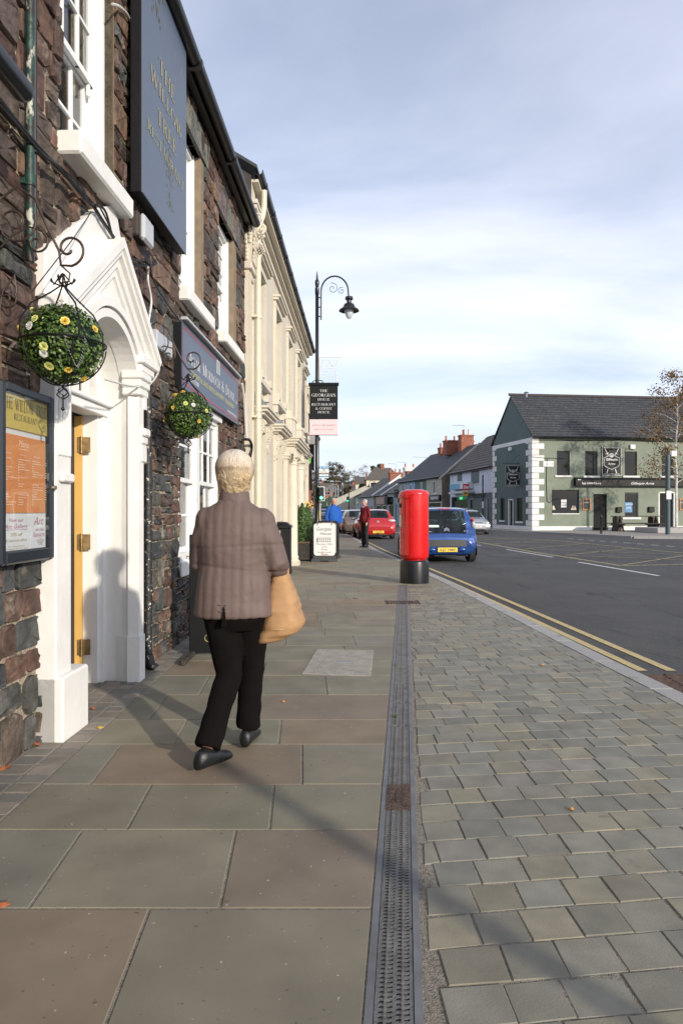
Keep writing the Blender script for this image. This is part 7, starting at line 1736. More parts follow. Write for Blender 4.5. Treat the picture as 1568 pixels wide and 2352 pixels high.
# pub signs
def crest(f, name, label, u0, u1, z0, z1, d, dd=.05):
    t = f.thing(name, label, 'sign', (u0+u1)/2, d, z0, 'pub signs with crossed swords'); m = f.mb(); f.bx(m, u0, u1, d, d+dd, z0, z1, .01); m.build('board', 'black_board', t)
    e = d+dd+.004; fn = lambda x, z: f.w(x, e, z); um, zm = (u0+u1)/2, (z0+z1)/2; w, h = abs(u1-u0), z1-z0; s = 1 if f is fp else -1
    def q(a, b): return fn(um+s*a*w/2, zm+b*h/2)
    m = f.mb(); t_ = .022
    for a in ((-.92,.92,.94,.965),(-.92,.92,-.965,-.94),(-.95,-.92,-.965,.965),(.92,.95,-.965,.965)): m.quad(q(a[0],a[2]), q(a[1],a[2]), q(a[1],a[3]), q(a[0],a[3]))
    # scrolled shield outline
    sh_ = [(0,.58),(.22,.52),(.30,.42),(.62,.30),(.80,.28),(.74,.10),(.80,-.10),(.74,-.28),(.60,-.36),(.30,-.46),(0,-.56)]; sh2 = sh_+[(-x, z) for x, z in sh_[::-1][1:-1]]; k = .955
    for i in range(len(sh2)): a, b = sh2[i], sh2[(i+1) % len(sh2)]; m.quad(q(*a), q(*b), q(b[0]*k, b[1]*k), q(a[0]*k, a[1]*k))
    for sx in (-1, 1):
        def ln(x0, y0, x1, y1, wd): dx, dy = x1-x0, (y1-y0); L = math.hypot(dx, dy); nx, ny = -dy/L*wd, dx/L*wd; m.quad(q(sx*(x0+nx), y0+ny), q(sx*(x0-nx), y0-ny), q(sx*(x1-nx), y1-ny), q(sx*(x1+nx), y1+ny))
        ln(.66,.88,.46,.60,.02); ln(.32,.60,.60,.52,.015); ln(.42,.56,.36,.44,.025); ln(-.36,-.52,-.48,-.80,.03)
    m.add([q(.2*math.cos(a), .40+.10*math.sin(a)) for a in [6.283*i/14 for i in range(14)]]+[q(.16*math.cos(a), .40+.08*math.sin(a)) for a in [6.283*i/14 for i in range(14)]], [(i, (i+1) % 14, 14+(i+1) % 14, 14+i) for i in range(14)])
    m.quad(q(-.08,.35), q(.08,.35), q(.10,.42), q(-.10,.42))
    g = lambda x, z: q(x, z)
    print_text(m, g, 'Gillespie', 0, .08, .15, 1.15, bold=.01); print_text(m, g, 'Arms', 0, -.22, .15, .72, bold=.01); print_text(m, g, 'THE PUB ON THE SQUARE', 0, -.89, .06, 1.55, bold=.01)
    m.build('lettering', 'white_letter', t, fix=False); return t
u0, u1, z0, z1 = rc(HP,908,578,1071,808); crest(fp, 'pub_sign', 'black crossed swords pub sign on the lit green front', u0, u1, z0, z1, .01)
# hanging sign projects from the side wall towards the street
hY = 46.6; hx0, hx1 = [s2(1950+x/2.0077) for x in (137, 264)]; fh = Fac((X_(hx0, hY), hY), (1, .02), -1); a, b = fh.hit(hx0, c3(0, 893)[1]), fh.hit(hx1, c3(0, 722)[1])
t = crest(fh, 'hanging_sign', 'black crossed swords sign hanging from the shaded side wall', a[0], b[0], a[1], b[1], 0) if 0 else None
_fp = fp; fp_save = fp; fp = fh; t = crest(fh, 'hanging_sign', 'black crossed swords sign hanging from the shaded side wall', a[0], b[0], a[1], b[1], 0); fp = fp_save
m = fh.mb(); zb = b[1]+.14; m.tube([fh.w(a[0]-.2, .02, zb), fh.w(b[0]+.25, .02, zb)], .022, 6); m.tube([fh.w(b[0]+.05, .02, zb), fh.w(b[0]+.05, .02, zb+.7)], .02, 6)
m.tube([fh.w(b[0]+.05, .02, zb+.65), fh.w(b[0]-.3, .02, zb+.45), fh.w(b[0]-.6, .02, zb+.1)], .015, 6)
for x in (a[0]+.15, b[0]-.15): m.tube([fh.w(x, .02, b[1]), fh.w(x, .02, zb)], .012, 6)
m.build('bracket', 'black_iron', t)
# fascia awning
u0, u1, z0, z1 = rc(HP,705,828,1540,886,.3); t = fp.thing('awning_box', 'long black awning box with white lettering across the pub front', 'awning', (u0+u1)/2, .15, z0); m = fp.mb(); m.loft([[fp.w(u, 0, z1+.05), fp.w(u, .25, z1), fp.w(u, .36, z1-.13), fp.w(u, .36, z0), fp.w(u, 0, z0)] for u in (u0, UPE)]); m.build('box_body', 'black_board', t)
m = fp.mb(); fn = lambda x, z: fp.w(x, .364, z); a = HP(757, 870, .36); b = HP(908, 870, .36); print_text(m, fn, 'Enjoy GUINNESS Sensibly', (a[0]+b[0])/2, z0+.11, .12, b[0]-a[0], bold=.015); a = HP(1150, 870, .36); b = HP(1335, 870, .36); print_text(m, fn, 'Gillespie Arms', (a[0]+b[0])/2, z0+.1, .16, b[0]-a[0], shear=.4); m.build('lettering', 'white_letter', t, fix=False)
m = fp.mb(); fp.bx(m, u0+.1, u0+.3, .36, .40, z1-.15, z1-.10); m.build('bracket_end', 'white_sheet', t)
u0, u1, z0, z1 = rc(HP,443,690,527,732); t = fp.thing('street_nameplate', 'white street nameplate reading THE SQUARE beside the corner stones', 'sign', u0, 0, z0); m = fp.mb(); fp.bx(m, u0, u1, .0, .03, z0, z1, .006); m.build('plate', 'white_sheet', t); m = fp.mb(); fn = lambda x, z: fp.w(x, .034, z); print_text(m, fn, 'THE', (u0+u1)/2, z0+.37, .15); print_text(m, fn, 'SQUARE', (u0+u1)/2, z0+.11, .15, .85); m.build('lettering', 'grey_letter', t, fix=False)
for x0, x1, lb in ((757, 825, 'orange framed menu board left of the open pub door'), (1535, 1590, 'orange framed menu board at the right frame edge')):
    u0, u1, z0, z1 = rc(HP,x0,990,x1,1083); t = fp.thing('menu_board', lb, 'menu board', u0, 0, z0); m = fp.mb(); fp.bx(m, u0, u1, 0, .06, z0, z1, .01); m.build('frame', 'poster_orange', t); m = fp.mb(); fp.bx(m, u0+.07, u1-.07, .06, .066, z0+.07, z1-.07); m.build('board', 'car_grey_plastic', t); m = fp.mb(); fn = lambda x, z: fp.w(x, .07, z); print_text(m, fn, 'Our SPORTS', (u0+u1)/2, z1-.3, .09, .4); m.build('lettering', 'white_letter', t, fix=False)
for x, y, w, h, nm, lab, mt, f_, HH in ((1155,575,40,36,'alarm_box','white alarm box high on the pub front','white_sheet',fp,HP),(187,592,18,32,'alarm_box','white alarm box on the shaded pub side','white_sheet',fg_,HG),(1048,1079,44,44,'wall_box','black wall box left of the curtained pub window','black_board',fp,HP),(1306,1077,46,44,'wall_box','black wall box right of the curtained pub window','black_board',fp,HP)):
    a, b = HH(x-w/2, y+h/2), HH(x+w/2, y-h/2); t = f_.thing(nm, lab, 'box', a[0], 0, a[1]); m = f_.mb(); f_.bx(m, a[0], b[0], .0, .16, a[1], b[1], .03); m.build('housing', mt, t)
t = fp.thing('wall_cable', 'thin dark cable looping down the pub corner', 'cable', .9, 0, 2); m = fp.mb(); m.tube([fp.w(-.1, .05, 4.9), fp.w(.9, .05, 4.82), fp.w(2.2, .03, 4.8)], .015, 5); m.tube([fp.w(1.0,.03,4.8), fp.w(.95,.03,3.2), fp.w(1.0,.03,2.0), fp.w(1.2,.03,1.9), fp.w(1.4,.03,2.1), fp.w(1.9,.03,2.15)], .018, 5); m.build('cable', 'cable_black', t)
# ================================================================ things before the pub
bx0, by0 = X_(s2(1950+852/2.0077), 36.9), 36.9
t = T('bollard', 'black bollard on the paving before the pub door', 'bollard', (bx0, 38.0, PZ_)); m = MB(Matrix.Translation((X_(s2(2374), 38), 38, PZ_))); m.lathe([(.07,0),(.065,.05),(.055,.9),(.065,.92),(.065,.96),(.05,.98),(.05,1.02),(.0,1.05)], (0,0,0), 14, cap=False); m.build('post', 'black_gloss', t, smooth=True); t.location = (X_(s2(2374), 38), 38, PZ_)
WM[t.name] = Matrix.Translation((X_(s2(2374), 38), 38, PZ_)); KIDS[t.name][0].location = Vector((0,0,0))
gx = X_(s2(2669), 36.8)
t = T('signal_pole', 'thick teal grey pole with white box by the birch tree', 'pole', (gx, 36.8, PZ_)); fr = Matrix.Translation((gx, 36.8, PZ_)); m = MB(fr); m.tube([(0,0,0),(0,0,4.3)], .125, 16); m.build('pole', 'pole_teal', t, smooth=True); m = MB(fr); m.box(.15, .45, -.1, .1, 4.2, 4.5, .02); m.build('box', 'white_sheet', t); m = MB(fr); m.box(-.13,.13,-.131,-.125,1.9,2.35); m.build('notice', 'white_sheet', t)
# pub bench
tx, ty = X_(s2(1950+1195/2.0077), 43.0), 43.0
t = T('picnic_bench', 'dark timber picnic bench under the pub window', 'bench', (tx, ty, PZ_)); fr = Matrix.Translation((tx, ty, PZ_)) @ Matrix.Rotation(.1, 4, 'Z')
for k in range(5): m = MB(fr); m.box(-1.55, 1.55, -.38+k*.155, -.24+k*.155, .92, .97, .006); m.build('table_plank', 'old_wood', t)
for s in (-1, 1): m = MB(fr); m.box(-1.65, 1.65, s*.75-.14, s*.75+.14, .46, .51, .006); m.build('seat_plank', 'old_wood', t)
for x in (-1.25, 1.1):
    for s in (-1, 1): m = MB(fr); m.tube([(x, s*.28, .92), (x, s*.72, 0)], .07, 6); m.build('leg', 'old_wood', t)
    m = MB(fr); m.box(x-.04, x+.04, -.85, .85, .38, .46); m.box(x-.2, x+.1, -.3, .3, .0, .9); m.build('crosspiece', 'old_wood', t)
# ---- trees
def tree(name, label, x, y, z, h, r, cols, seed, n, leaf, barkm='bark', group=None, mat='tree_leaf', tr=.12, clumps=14, shell=.9, lowfrac=.35, cat='tree', twig=True):
    rr = random.Random(seed); t = T(name, label, cat, (x, y, z), 0, group); fr = Matrix.Translation((x, y, z)); m = MB(fr); tips = []
    tp = [(0,0,0)]; 
    for k in range(1, 9): f = k/8; tp.append((rr.uniform(-.03,.03)*h*.4*f, rr.uniform(-.03,.03)*h*.4*f, h*f*.97))
    m.tube(tp, [tr*(1-.93*k/8) for k in range(9)], 8)
    for k in range(clumps):
        f = lowfrac+(1-lowfrac)*(k+.5)/clumps; base = Vector(tp[min(8, int(f*8))]).lerp(Vector(tp[min(8, int(f*8)+1)]), f*8 % 1); a = k*2.4+rr.uniform(-.5,.5); wr = r*math.sin(math.pi*min(.97, .22+.75*(k+.5)/clumps))**.8*rr.uniform(.7, 1.1)
        e = base+Vector((math.cos(a)*wr, math.sin(a)*wr, h*rr.uniform(.02,.12))); mid = base.lerp(e, .5)+Vector((0,0,h*.02)); m.tube([base, mid, e], [tr*.32*(1-f*.6), tr*.2*(1-f*.6), tr*.06], 5); tips.append((mid, e, wr))
        if twig:
            for q in range(4): s_ = mid.lerp(e, rr.random()); m.tube([s_, s_+Vector((rr.uniform(-1,1), rr.uniform(-1,1), rr.uniform(-.2,.8)))*wr*.5], [tr*.08, tr*.03], 3)
    m.build('trunk', barkm, t, smooth=True); m = MB(fr)
    for mid, e, wr in tips:
        for q in range(3): c = mid.lerp(e, rr.uniform(.1, 1.1))+Vector((rr.uniform(-1,1), rr.uniform(-1,1), rr.uniform(-.6,.8)))*wr*.25; s = r*.30*rr.uniform(.7, 1.3); leafball(m, c, (s, s, s*.75), n//(3*clumps), leaf, cols, rr, shell)
    o = m.build('crown', mat, t, fix=False); o['kind'] = 'stuff'; return t
AU = [(.16,.075,.02),(.20,.10,.03),(.11,.06,.02),(.10,.09,.03),(.24,.13,.04)]
bxx = X_(s2(1950+1512/2.0077), 40.6)
tree('birch_tree', 'slender white barked birch with thin orange autumn leaves', bxx, 40.6, PZ_+.3, 8.7, 2.3, AU, 3, 5600, .105, 'birch_bark', tr=.10, clumps=28, mat='autumn_leaf', lowfrac=.30)
t = T('stone_bed', 'low stone planting bed around the birch tree', 'planting bed', (bxx+.6, 40.2, PZ_)); m = MB(Matrix.Translation((bxx+.6, 40.2, PZ_)))
m.box(-2.6, 4, -1.5, 1.5, 0, .30, .03); m.build('edging', 'granite', t)
# trees behind the camera that dapple the pub front
GRT = [(.09,.10,.03),(.13,.11,.04),(.16,.10,.03),(.07,.08,.03)]
# ================================================================ street of houses on the right
def block(f, name, label, L, dep, ez, rz, wallm, roofm, ops, group=None, recess=.12, over=.2, z0=-.1, nm_frame='white_gloss', gable=None, bands=None):
    t = f.thing(name, label, 'building', L/2, 0, 0, group); FRM[t.name] = f.fr
    m = f.mb(); wall_open(f, m, 0, L, z0, ez, ops, recess); m.build('front_wall', wallm, t)
    m = f.mb(); f.bx(m, .02, L-.02, -dep, -recess-.02, z0, ez-.05); m.build('inner_shell', 'interior', t)
    for u in (0, L):
        m = f.mb(); m.add([f.w(u,0,z0), f.w(u,-dep,z0), f.w(u,-dep,ez), f.w(u,-dep/2,rz), f.w(u,0,ez)], [(0,1,2,3,4)]); m.build('gable_wall', gable or wallm, t, fix=False)
    m = f.mb(); k = .10
    m.loft([[f.w(u, over, ez-over*(rz-ez)/(dep/2)), f.w(u, -dep/2, rz), f.w(u, -dep-over, ez-over*(rz-ez)/(dep/2)), f.w(u, -dep-over, ez+k), f.w(u, -dep/2, rz+k), f.w(u, over, ez+k-over*(rz-ez)/(dep/2))] for u in (-.04, L+.04)]); ro = m.build('roof', roofm, t)
    for o in ops:
        if len(o) > 4 and o[4] == 'door':
            m = f.mb(); f.bx(m, o[0], o[1], -recess, -recess+.04, o[2], o[3]); m.build('door', o[5], t)
        else: window(f, t, o[0], o[1], o[2], o[3], -recess+.02, .06, frame=nm_frame, sill=(.08,.05,.07), sillmat='quoin_white')
    m = f.mb(); m.tube([f.w(0, over+.05, ez-.05), f.w(L, over+.05, ez-.05)], .05, 6); m.build('gutter', 'gutter_black', t)
    return t, ro
def chimney(f, par, u, d, z0, z1, w, dd, mat='brick_far', pots=2, capm='brick_far', potm='terracotta'):
    m = f.mb(); f.bx(m, u-w/2, u+w/2, -d-dd/2, -d+dd/2, z0, z1); f.bx(m, u-w/2-.05, u+w/2+.05, -d-dd/2-.05, -d+dd/2+.05, z1-.14, z1); o = m.build('chimney', mat, par)
    for i in range(pots):
        m = f.mb(); m.lathe([(.11,0),(.12,.06),(.09,.1),(.085,.38),(.11,.40),(.11,.44),(.07,.44)], f.w(u+(i-(pots-1)/2)*(w-.3)/max(1, pots-1)*(1 if w > dd else 0), -d+(0 if w > dd else (i-(pots-1)/2)*(dd-.3)/max(1, pots-1)), z1), 10); m.build('chimney_pot', potm, o, smooth=True)
def aerial(f, par, u, d, z, L=1.1, r=0):
    m = f.mb(); m.tube([f.w(u,-d,z), f.w(u,-d,z+1.1)], .02, 5); m.tube([f.w(u-L*.1,-d,z+1.05), f.w(u+.2,-d+L,z+1.1)], .015, 4)
    for k in range(6): m.tube([f.w(u-.1, -d+L*(k/6), z+1.1), f.w(u+.25, -d+L*(k/6), z+1.08)], .010, 4)
    m.build('aerial', 'pole_grey', par)
# white and grey-green convenience shop next to the pub
c2 = lambda x, y: (s2(1500+x/2.6133), s2(1650+y/2.6133))
P1 = fg_.O+fg_.D*GE
f1 = Fac((P1.x, P1.y), (-.144, .99), 1); H1 = lambda x, y, d=0: f1.hit(*c2(x, y), d)
def rc1(Hf, x0, y0, x1, y1, d=0): a = Hf(x0, y1, d); b = Hf(x1, y0, d); return (min(a[0],b[0]), max(a[0],b[0]), min(a[1],b[1]), max(a[1],b[1]))
L1 = H1(782, 700)[0]
o1 = [rc1(H1,1003,600,1085,745), rc1(H1,860,632,907,720), rc1(H1,1160,890,1198,1120)+('door','black_gloss'), rc1(H1,985,900,1022,1010), rc1(H1,795,870,965,1000)]
o1[2] = (o1[2][0], o1[2][1], .05, o1[2][3], 'door', 'black_gloss')
print('o1', o1, L1)
sp1, r1 = block(f1, 'convenience_shop', 'white and dark green shop with shuttered upper windows beside the pub', L1, 7, 4.75, 8.0, 'pale_blue_render', 'brown_roof', o1, nm_frame='shutter_grey')
m = f1.mb(); 
for a, b in ((.02, min(o1[2][0], o1[2][1])-.02), (o1[2][1]+.02, o1[3][0]-.02), (o1[3][1]+.02, o1[4][0]-.05)): f1.bx(m, a, b, .003, .012, -.1, 2.75)
f1.bx(m, o1[2][0]-.02, o1[4][0]-.05, .003, .012, o1[2][3]+.03, 2.76) if o1[2][3] < 2.7 else None
m.build('dado', 'grey_green_render', sp1)
for o in o1[:2]:
    m = f1.mb(); n = 8
    for k in range(n): a = o[0]+(o[1]-o[0])*k/n; f1.bx(m, a+.01, a+(o[1]-o[0])/n-.01, -.07, .03, o[2], o[3])
    m.build('shutter', 'shutter_grey', sp1)
# rows of roof tiles as raised courses
for k in range(14):
    m = f1.mb(); s0 = k/14; y0 = .2-s0*3.7; z_ = 4.75+.1-.2*(8.0-4.75)/3.5+s0*(8.0-4.75+.19); m.loft([[f1.w(u, y0, z_), f1.w(u, y0-.26, z_+.245), f1.w(u, y0-.26, z_+.25), f1.w(u, y0+.01, z_+.045)] for u in (0, L1)]); m.build('tile_course', 'brown_roof', r1)
q = rc1(H1,776,722,962,808,.5); t = f1.thing('shop_fascia', 'white and blue illuminated fascia of the convenience shop', 'sign', q[0], .3, q[2]); m = f1.mb(); f1.bx(m, q[0], q[1], .02, .5, q[2], q[3], .02); m.build('box_body', 'white_signboard', t); m = f1.mb(); f1.bx(m, q[0]+(q[1]-q[0])*.40, q[1]-.04, .5, .506, q[2]+.03, q[3]-.03); m.build('blue_panel', 'sky_signboard', t)
q2 = rc1(H1,765,810,965,852,.6); m = f1.mb(); f1.bx(m, q2[0], q2[1], 0, .6, q2[2], q2[3], .02); m.build('canopy', 'box_grey', t)
yy0 = 53.3; fz = Fac((X_(s2(1500+915/2.6133), yy0), yy0), (1, 0), -1); Hz = lambda x, y: fz.hit(*c2(x, y))
for x0, y0, x1, y1, mt, tx_, lab in ((915,742,978,807,'sun_red','Sün','red projecting newspaper sign over the shop door'),(918,820,968,870,'pay_yellow','PP','yellow projecting sign under the red one')):
    a, b = Hz(x0, y1), Hz(x1, y0); t = fz.thing('projecting_sign', lab, 'sign', a[0], 0, a[1]); m = fz.mb(); fz.bx(m, a[0], b[0], -.05, .05, a[1], b[1], .015); m.build('panel', mt, t); m = fz.mb(); print_text(m, lambda x, z: fz.w(x, .054, z), tx_, (a[0]+b[0])/2, (a[1]+b[1])/2-.12, .24, abs(b[0]-a[0])*.8, shear=.1, bold=.03); m.build('lettering', 'white_letter' if mt == 'sun_red' else 'dark_letter', t, fix=False)
a, b = H1(880, 905, .1), H1(905, 880, .1); t = f1.thing('pharmacy_cross', 'small green lit sign in the shop doorway', 'sign', a[0], .1, a[1]); m = f1.mb(); f1.bx(m, min(a[0],b[0]), max(a[0],b[0]), .03, .1, a[1], b[1]); m.build('panel', 'shop_green_light', t)
xq = X_(s2(1500+1122/2.6133), 51.5); t = T('rusty_pole', 'dark rusty pole standing before the shop wall', 'pole', (xq, 51.5, PZ_)); m = MB(Matrix.Translation((xq, 51.5, PZ_))); m.tube([(0,0,0),(.01,0,4.0)], .055, 8); m.build('pole', 'brown_iron', t); m = MB(Matrix.Translation((xq, 51.5, PZ_))); m.box(-.07,.07,-.08,-.06,1.5,2.0); m.build('notice', 'white_sheet', t)
# dark roofed terrace with coloured fronts
f2_ = Fac((9.1, 62), (-.213, .977), 1); H2_ = lambda x, y, d=0: f2_.hit(*c2(x, y), d); L2 = 13.1
cuts = [0, H2_(535, 700)[0], H2_(415, 700)[0], H2_(340, 700)[0], L2]
names = [('beige_render','beige fronted house under the long dark roof'), ('dark_teal_render','dark teal fronted shop in the dark roofed terrace'), ('light_blue_render','light blue fronted shop in the dark roofed terrace'), ('grey_render','grey fronted shop at the far end of the dark terrace')]
for k, (mt_, lab) in enumerate(names):
    a, b = cuts[k], cuts[k+1]; w = b-a; ff = Fac(tuple(f2_.O+f2_.D*a), f2_.D, 1)
    ops = [(w*.35, w*.35+min(.9, w*.4), 3.0, 4.2), (.3, w-.3, .5, 2.2)]
    hb, rb = block(ff, 'terrace_house', lab, w, 7.3, 4.55, 7.5, mt_, 'slate_roof', ops, 'terrace under the long dark roof', gable='brown_render')
    m = ff.mb(); ff.bx(m, .1, w-.1, 0, .2, 2.3, 2.85, .01); m.build('fascia', ('black_board','navy_sign','black_board','black_board')[k], hb)
    if k == 0:
        m = ff.mb(); print_text(m, lambda x, z: ff.w(-x+w, .205, z), 'TAKEAWAY', w/2+.6, 2.45, .28, 2.2, bold=.02); m.build('lettering', 'white_letter', hb, fix=False)
        m = ff.mb(); m.loft([[ff.w(u, .22, 4.45), ff.w(u, -3.65, 7.68), ff.w(u, -3.65, 7.5), ff.w(u, .22, 4.27)] for u in (-.16, .12)]); m.build('coping', 'beige_render', rb)
        chimney(ff, rb, 3.2, 3.65, 6.9, 8.7, .8, 1.25, pots=0); 
        ck = KIDS[rb.name][-1]
        for i, (mt2, hh) in enumerate((('brick_far', .5), ('cream_trim', .55))): m = ff.mb(); m.lathe([(.14,0),(.14,.05),(.11,.1),(.10,hh-.06),(.13,hh-.04),(.13,hh),(.08,hh)], ff.w(3.2, -3.4-.55*i, 8.7), 10); m.build('chimney_pot', mt2, ck, smooth=True)
        aerial(ff, rb, 3.6, 3.6, 8.6)
    if k == 1: chimney(ff, rb, .9, 3.65, 6.9, 8.35, .9, 2.9, pots=4)
    if k == 2: chimney(ff, rb, 1.2, 3.65, 6.9, 8.0, .8, 1.2, pots=2)
    if k == 3:
        chimney(ff, rb, w-1, 3.65, 6.8, 7.2, .4, .4, pots=0); aerial(ff, rb, w-.6, 3.2, 6.2, 1.8)
    if k == 2:
        m = ff.mb(); ff.bx(m, w*.45, w*.55, 0, .9, 2.9, 3.6, .02); s__ = m.build('purple_panel', 'purple_sign', hb)
# lower far houses
f3_ = Fac(tuple(f2_.O+f2_.D*13.3), (-.213, .977), 1); cz = lambda x, y: (s2(1400+x/6.272), s2(1850+y/6.272))
def fh_(a, L, ez, rz, dep, wm, rm, lab, ops, over=.2, gable=None):
    ff = Fac(tuple(f3_.O+f3_.D*a), f3_.D, 1); return (ff,)+block(ff, 'small_shop', lab, L, dep, ez, rz, wm, rm, ops, 'small shops beyond the dark terrace', over=over, gable=gable)
ff, hb, rb = fh_(0, 4.4, 3.5, 5.0, 6, 'grey_render', 'brown_roof', 'grey shop with a blue door beyond the dark terrace', [(.4,1.4,.1,2.1,'door','blue_door'),(1.9,4.0,.7,2.1)], gable='beige_render')
m = ff.mb(); ff.bx(m, .2, 1.5, 0, .1, 2.9, 3.8, .01); m.build('sign_panel', 'black_board', hb); m = ff.mb(); ff.bx(m, 2.2, 3.4, 0, .7, 2.1, 3.0, .02); m.build('projecting_box', 'black_board', hb)
t_ = ff.thing('topiary_ball', 'tiny green topiary ball hanging on the grey far shop', 'topiary ball', 1.0, .4, 2.5); m = ff.mb(); leafball(m, ff.w(1.2, .4, 2.55), .2, 200, .06, LC, random.Random(3), .2); m.build('foliage', 'box_leaf', t_, fix=False)
ff, hb, rb = fh_(4.5, 6, 3.3, 5.4, 6.5, 'brown_render', 'slate_roof', 'brown shop with a pink fascia and white chimney', [(.5,2.2,.5,2.1),(3.0,5.2,.5,2.1)], gable='quoin_white')
m = ff.mb(); ff.bx(m, .3, 4.5, 0, .12, 2.2, 3.1, .01); m.build('fascia', 'pink_panel', hb)
chimney(ff, rb, 0.6, 3.0, 4.3, 6.1, .8, 1.0, 'brick_far', 0); chimney(ff, rb, 1.6, 3.2, 4.6, 6.6, .9, 1.3, 'quoin_white', 2)
m = ff.mb(); m.loft([[ff.w(u, .22, 3.35), ff.w(u, -3.25, 5.65), ff.w(u, -3.25, 5.4), ff.w(u, .22, 3.15)] for u in (1.8, 2.2)]); m.build('coping', 'quoin_white', rb); aerial(ff, rb, 2.4, 3, 6.2)
ff, hb, rb = fh_(10.7, 8, 3.3, 5.8, 7, 'grey_render', 'brown_roof', 'grey far shop with an orange brick chimney and four pots', [(.6,1.6,.5,2.1),(2.4,3.4,.5,2.1),(4.4,6.4,.5,2.1)], gable='quoin_white')
chimney(ff, rb, .8, 3.4, 4.6, 6.3, .8, 2.2, 'brick_far', 4); aerial(ff, rb, .3, 3, 6.3)
m = ff.mb(); m.loft([[ff.w(u, .22, 3.38), ff.w(u, -3.5, 6.05), ff.w(u, -3.5, 5.8), ff.w(u, .22, 3.15)] for u in (-.2, .15)]); m.build('coping', 'quoin_white', rb)
# pale green metal roofed shed, big dull roofs and yard wall beyond
f4 = Fac((2.9, 100), (-.05, 1), 1); sd, rd = block(f4, 'metal_roof_shed', 'shed with a pale green ribbed metal roof at the far right', 8, 5, 2.6, 3.8, 'light_blue_render', 'sheet_metal_green', [(1,2,.4,2),(3,5,.4,2)], nm_frame='pole_grey')
for k in range(11): m = f4.mb(); m.loft([[f4.w(u, .2, 2.6), f4.w(u, -2.5, 3.9), f4.w(u, -2.5, 3.95), f4.w(u, .2, 2.68)] for u in (k*.72, k*.72+.08)]); m.build('roof_rib', 'sheet_metal_green', rd)
f5 = Fac((3.2, 108), (-.03, 1), 1); block(f5, 'warehouse', 'broad warehouse with a dull brown roof behind the far shops', 26, 12, 4.2, 7.4, 'beige_render', 'brown_roof', [(2,5,.8,3),(8,11,.8,3)], gable='beige_render')
f6 = Fac((-1.5, 128), (-.05, 1), 1); block(f6, 'warehouse', 'lower dark roofed warehouse at the foot of the hill', 20, 12, 3.6, 6.2, 'beige_render', 'brown_roof', [(2,5,.8,3)], gable='beige_render')
yw = T('yard_wall', 'pale yard wall and railings along the far right pavement', 'wall', (0, 105, 0)); m = MB()
for k in range(22): y = 96+k*1.6; x = lerp_tab(RT, y)+.35; m.box(x-.08, x+.08, y, y+.16, -.05+hz(y), 1.15+hz(y))
m.build('railing_post', 'quoin_white', yw)['kind'] = 'stuff'; m = MB(); a = [(lerp_tab(RT, y)+.35, y) for y in range(95, 134, 3)]
for (x0, y0), (x1, y1) in zip(a, a[1:]): m.loft([[(x0-.06,y0,hz(y0)-.1),(x0+.06,y0,hz(y0)-.1),(x0+.06,y0,hz(y0)+.75),(x0-.06,y0,hz(y0)+.75)],[(x1-.06,y1,hz(y1)-.1),(x1+.06,y1,hz(y1)-.1),(x1+.06,y1,hz(y1)+.75),(x1-.06,y1,hz(y1)+.75)]])
m.build('coping_wall', 'beige_render', yw)
# hillside houses
def house(x, y, z, w, d, h, rz, wm, rm, rot, label, hip=False):
    f = Fac((x, y), (math.cos(rot), math.sin(rot)), -1, 0); t = f.thing('hillside_house', label, 'house', w/2, 0, z, 'houses on the hillside')
    ops = [(w*.12, w*.35, z+.9, z+2.0), (w*.62, w*.85, z+.9, z+2.0)]+([(w*.12, w*.35, z+3.1, z+4.2), (w*.62, w*.85, z+3.1, z+4.2)] if h > 4 else [])
    m = f.mb(); wall_open(f, m, 0, w, z-2, z+h, ops, .1); 
    for u in (0, w): m.add([f.w(u,0,z-2), f.w(u,-d,z-2), f.w(u,-d,z+h), f.w(u,-d/2,z+rz), f.w(u,0,z+h)], [(0,1,2,3,4)])
    m.build('wall', wm, t, fix=False); m = f.mb(); i_ = w*.25 if hip else -.3
    m.add([f.w(-.3,.3,z+h-.1), f.w(w+.3,.3,z+h-.1), f.w(w-i_,-d/2,z+rz), f.w(i_,-d/2,z+rz), f.w(-.3,-d-.3,z+h-.1), f.w(w+.3,-d-.3,z+h-.1)], [(0,1,2,3),(4,5,2,3),(0,3,4),(1,2,5)] if hip else [(0,1,2,3),(4,5,2,3)]); r_ = m.build('roof', rm, t, fix=False)
    m = f.mb(); f.bx(m, 0, w, -d, -.12, z-2, z+h-.1); m.build('inner_shell', 'interior', t)
    for o in ops: window(f, t, *o, d=-.08, fw=.07)
    m = f.mb(); f.bx(m, w*.45, w*.55, -d/2-.4, -d/2+.4, z+rz-.6, z+rz+.9); m.build('chimney', 'brick_far', r_)
def XS(px, Y): return (px-1365)/2731*Y
house(XS(1421,215), 215, Z_(s2(1967),215), 6.5, 6, 2.6, 5.0, 'cream_wall', 'brown_roof', math.pi/2*.0-.1, 'small cream gabled bungalow among trees on the hill'); 
house(XS(1464,150), 150, Z_(s2(1964),150), 7.5, 7, 2.6, 5.4, 'cream_wall', 'brown_roof', .0, 'cream house with a brown hipped roof above the far shops', True)
house(XS(1500,185), 185, 5, 9, 7, 4.6, 7.0, 'grey_render', 'slate_roof', .2, 'grey house half hidden behind the orange chimneys')
house(XS(1297,260), 260, 4.0, 9, 7, 4.6, 7.6, 'brick_far', 'slate_roof', 0, 'red brick house left of the road on the hill'); house(XS(1368,250), 250, 6.4, 9, 7, 2.8, 5.2, 'cream_wall', 'brown_roof', .1, 'cream bungalow behind the white lamp posts'); house(XS(1242,240), 240, 4.2, 8, 7, 4.6, 7.4, 'brick_far', 'brown_roof', 0, 'brick house glimpsed left of the tall black lamp')
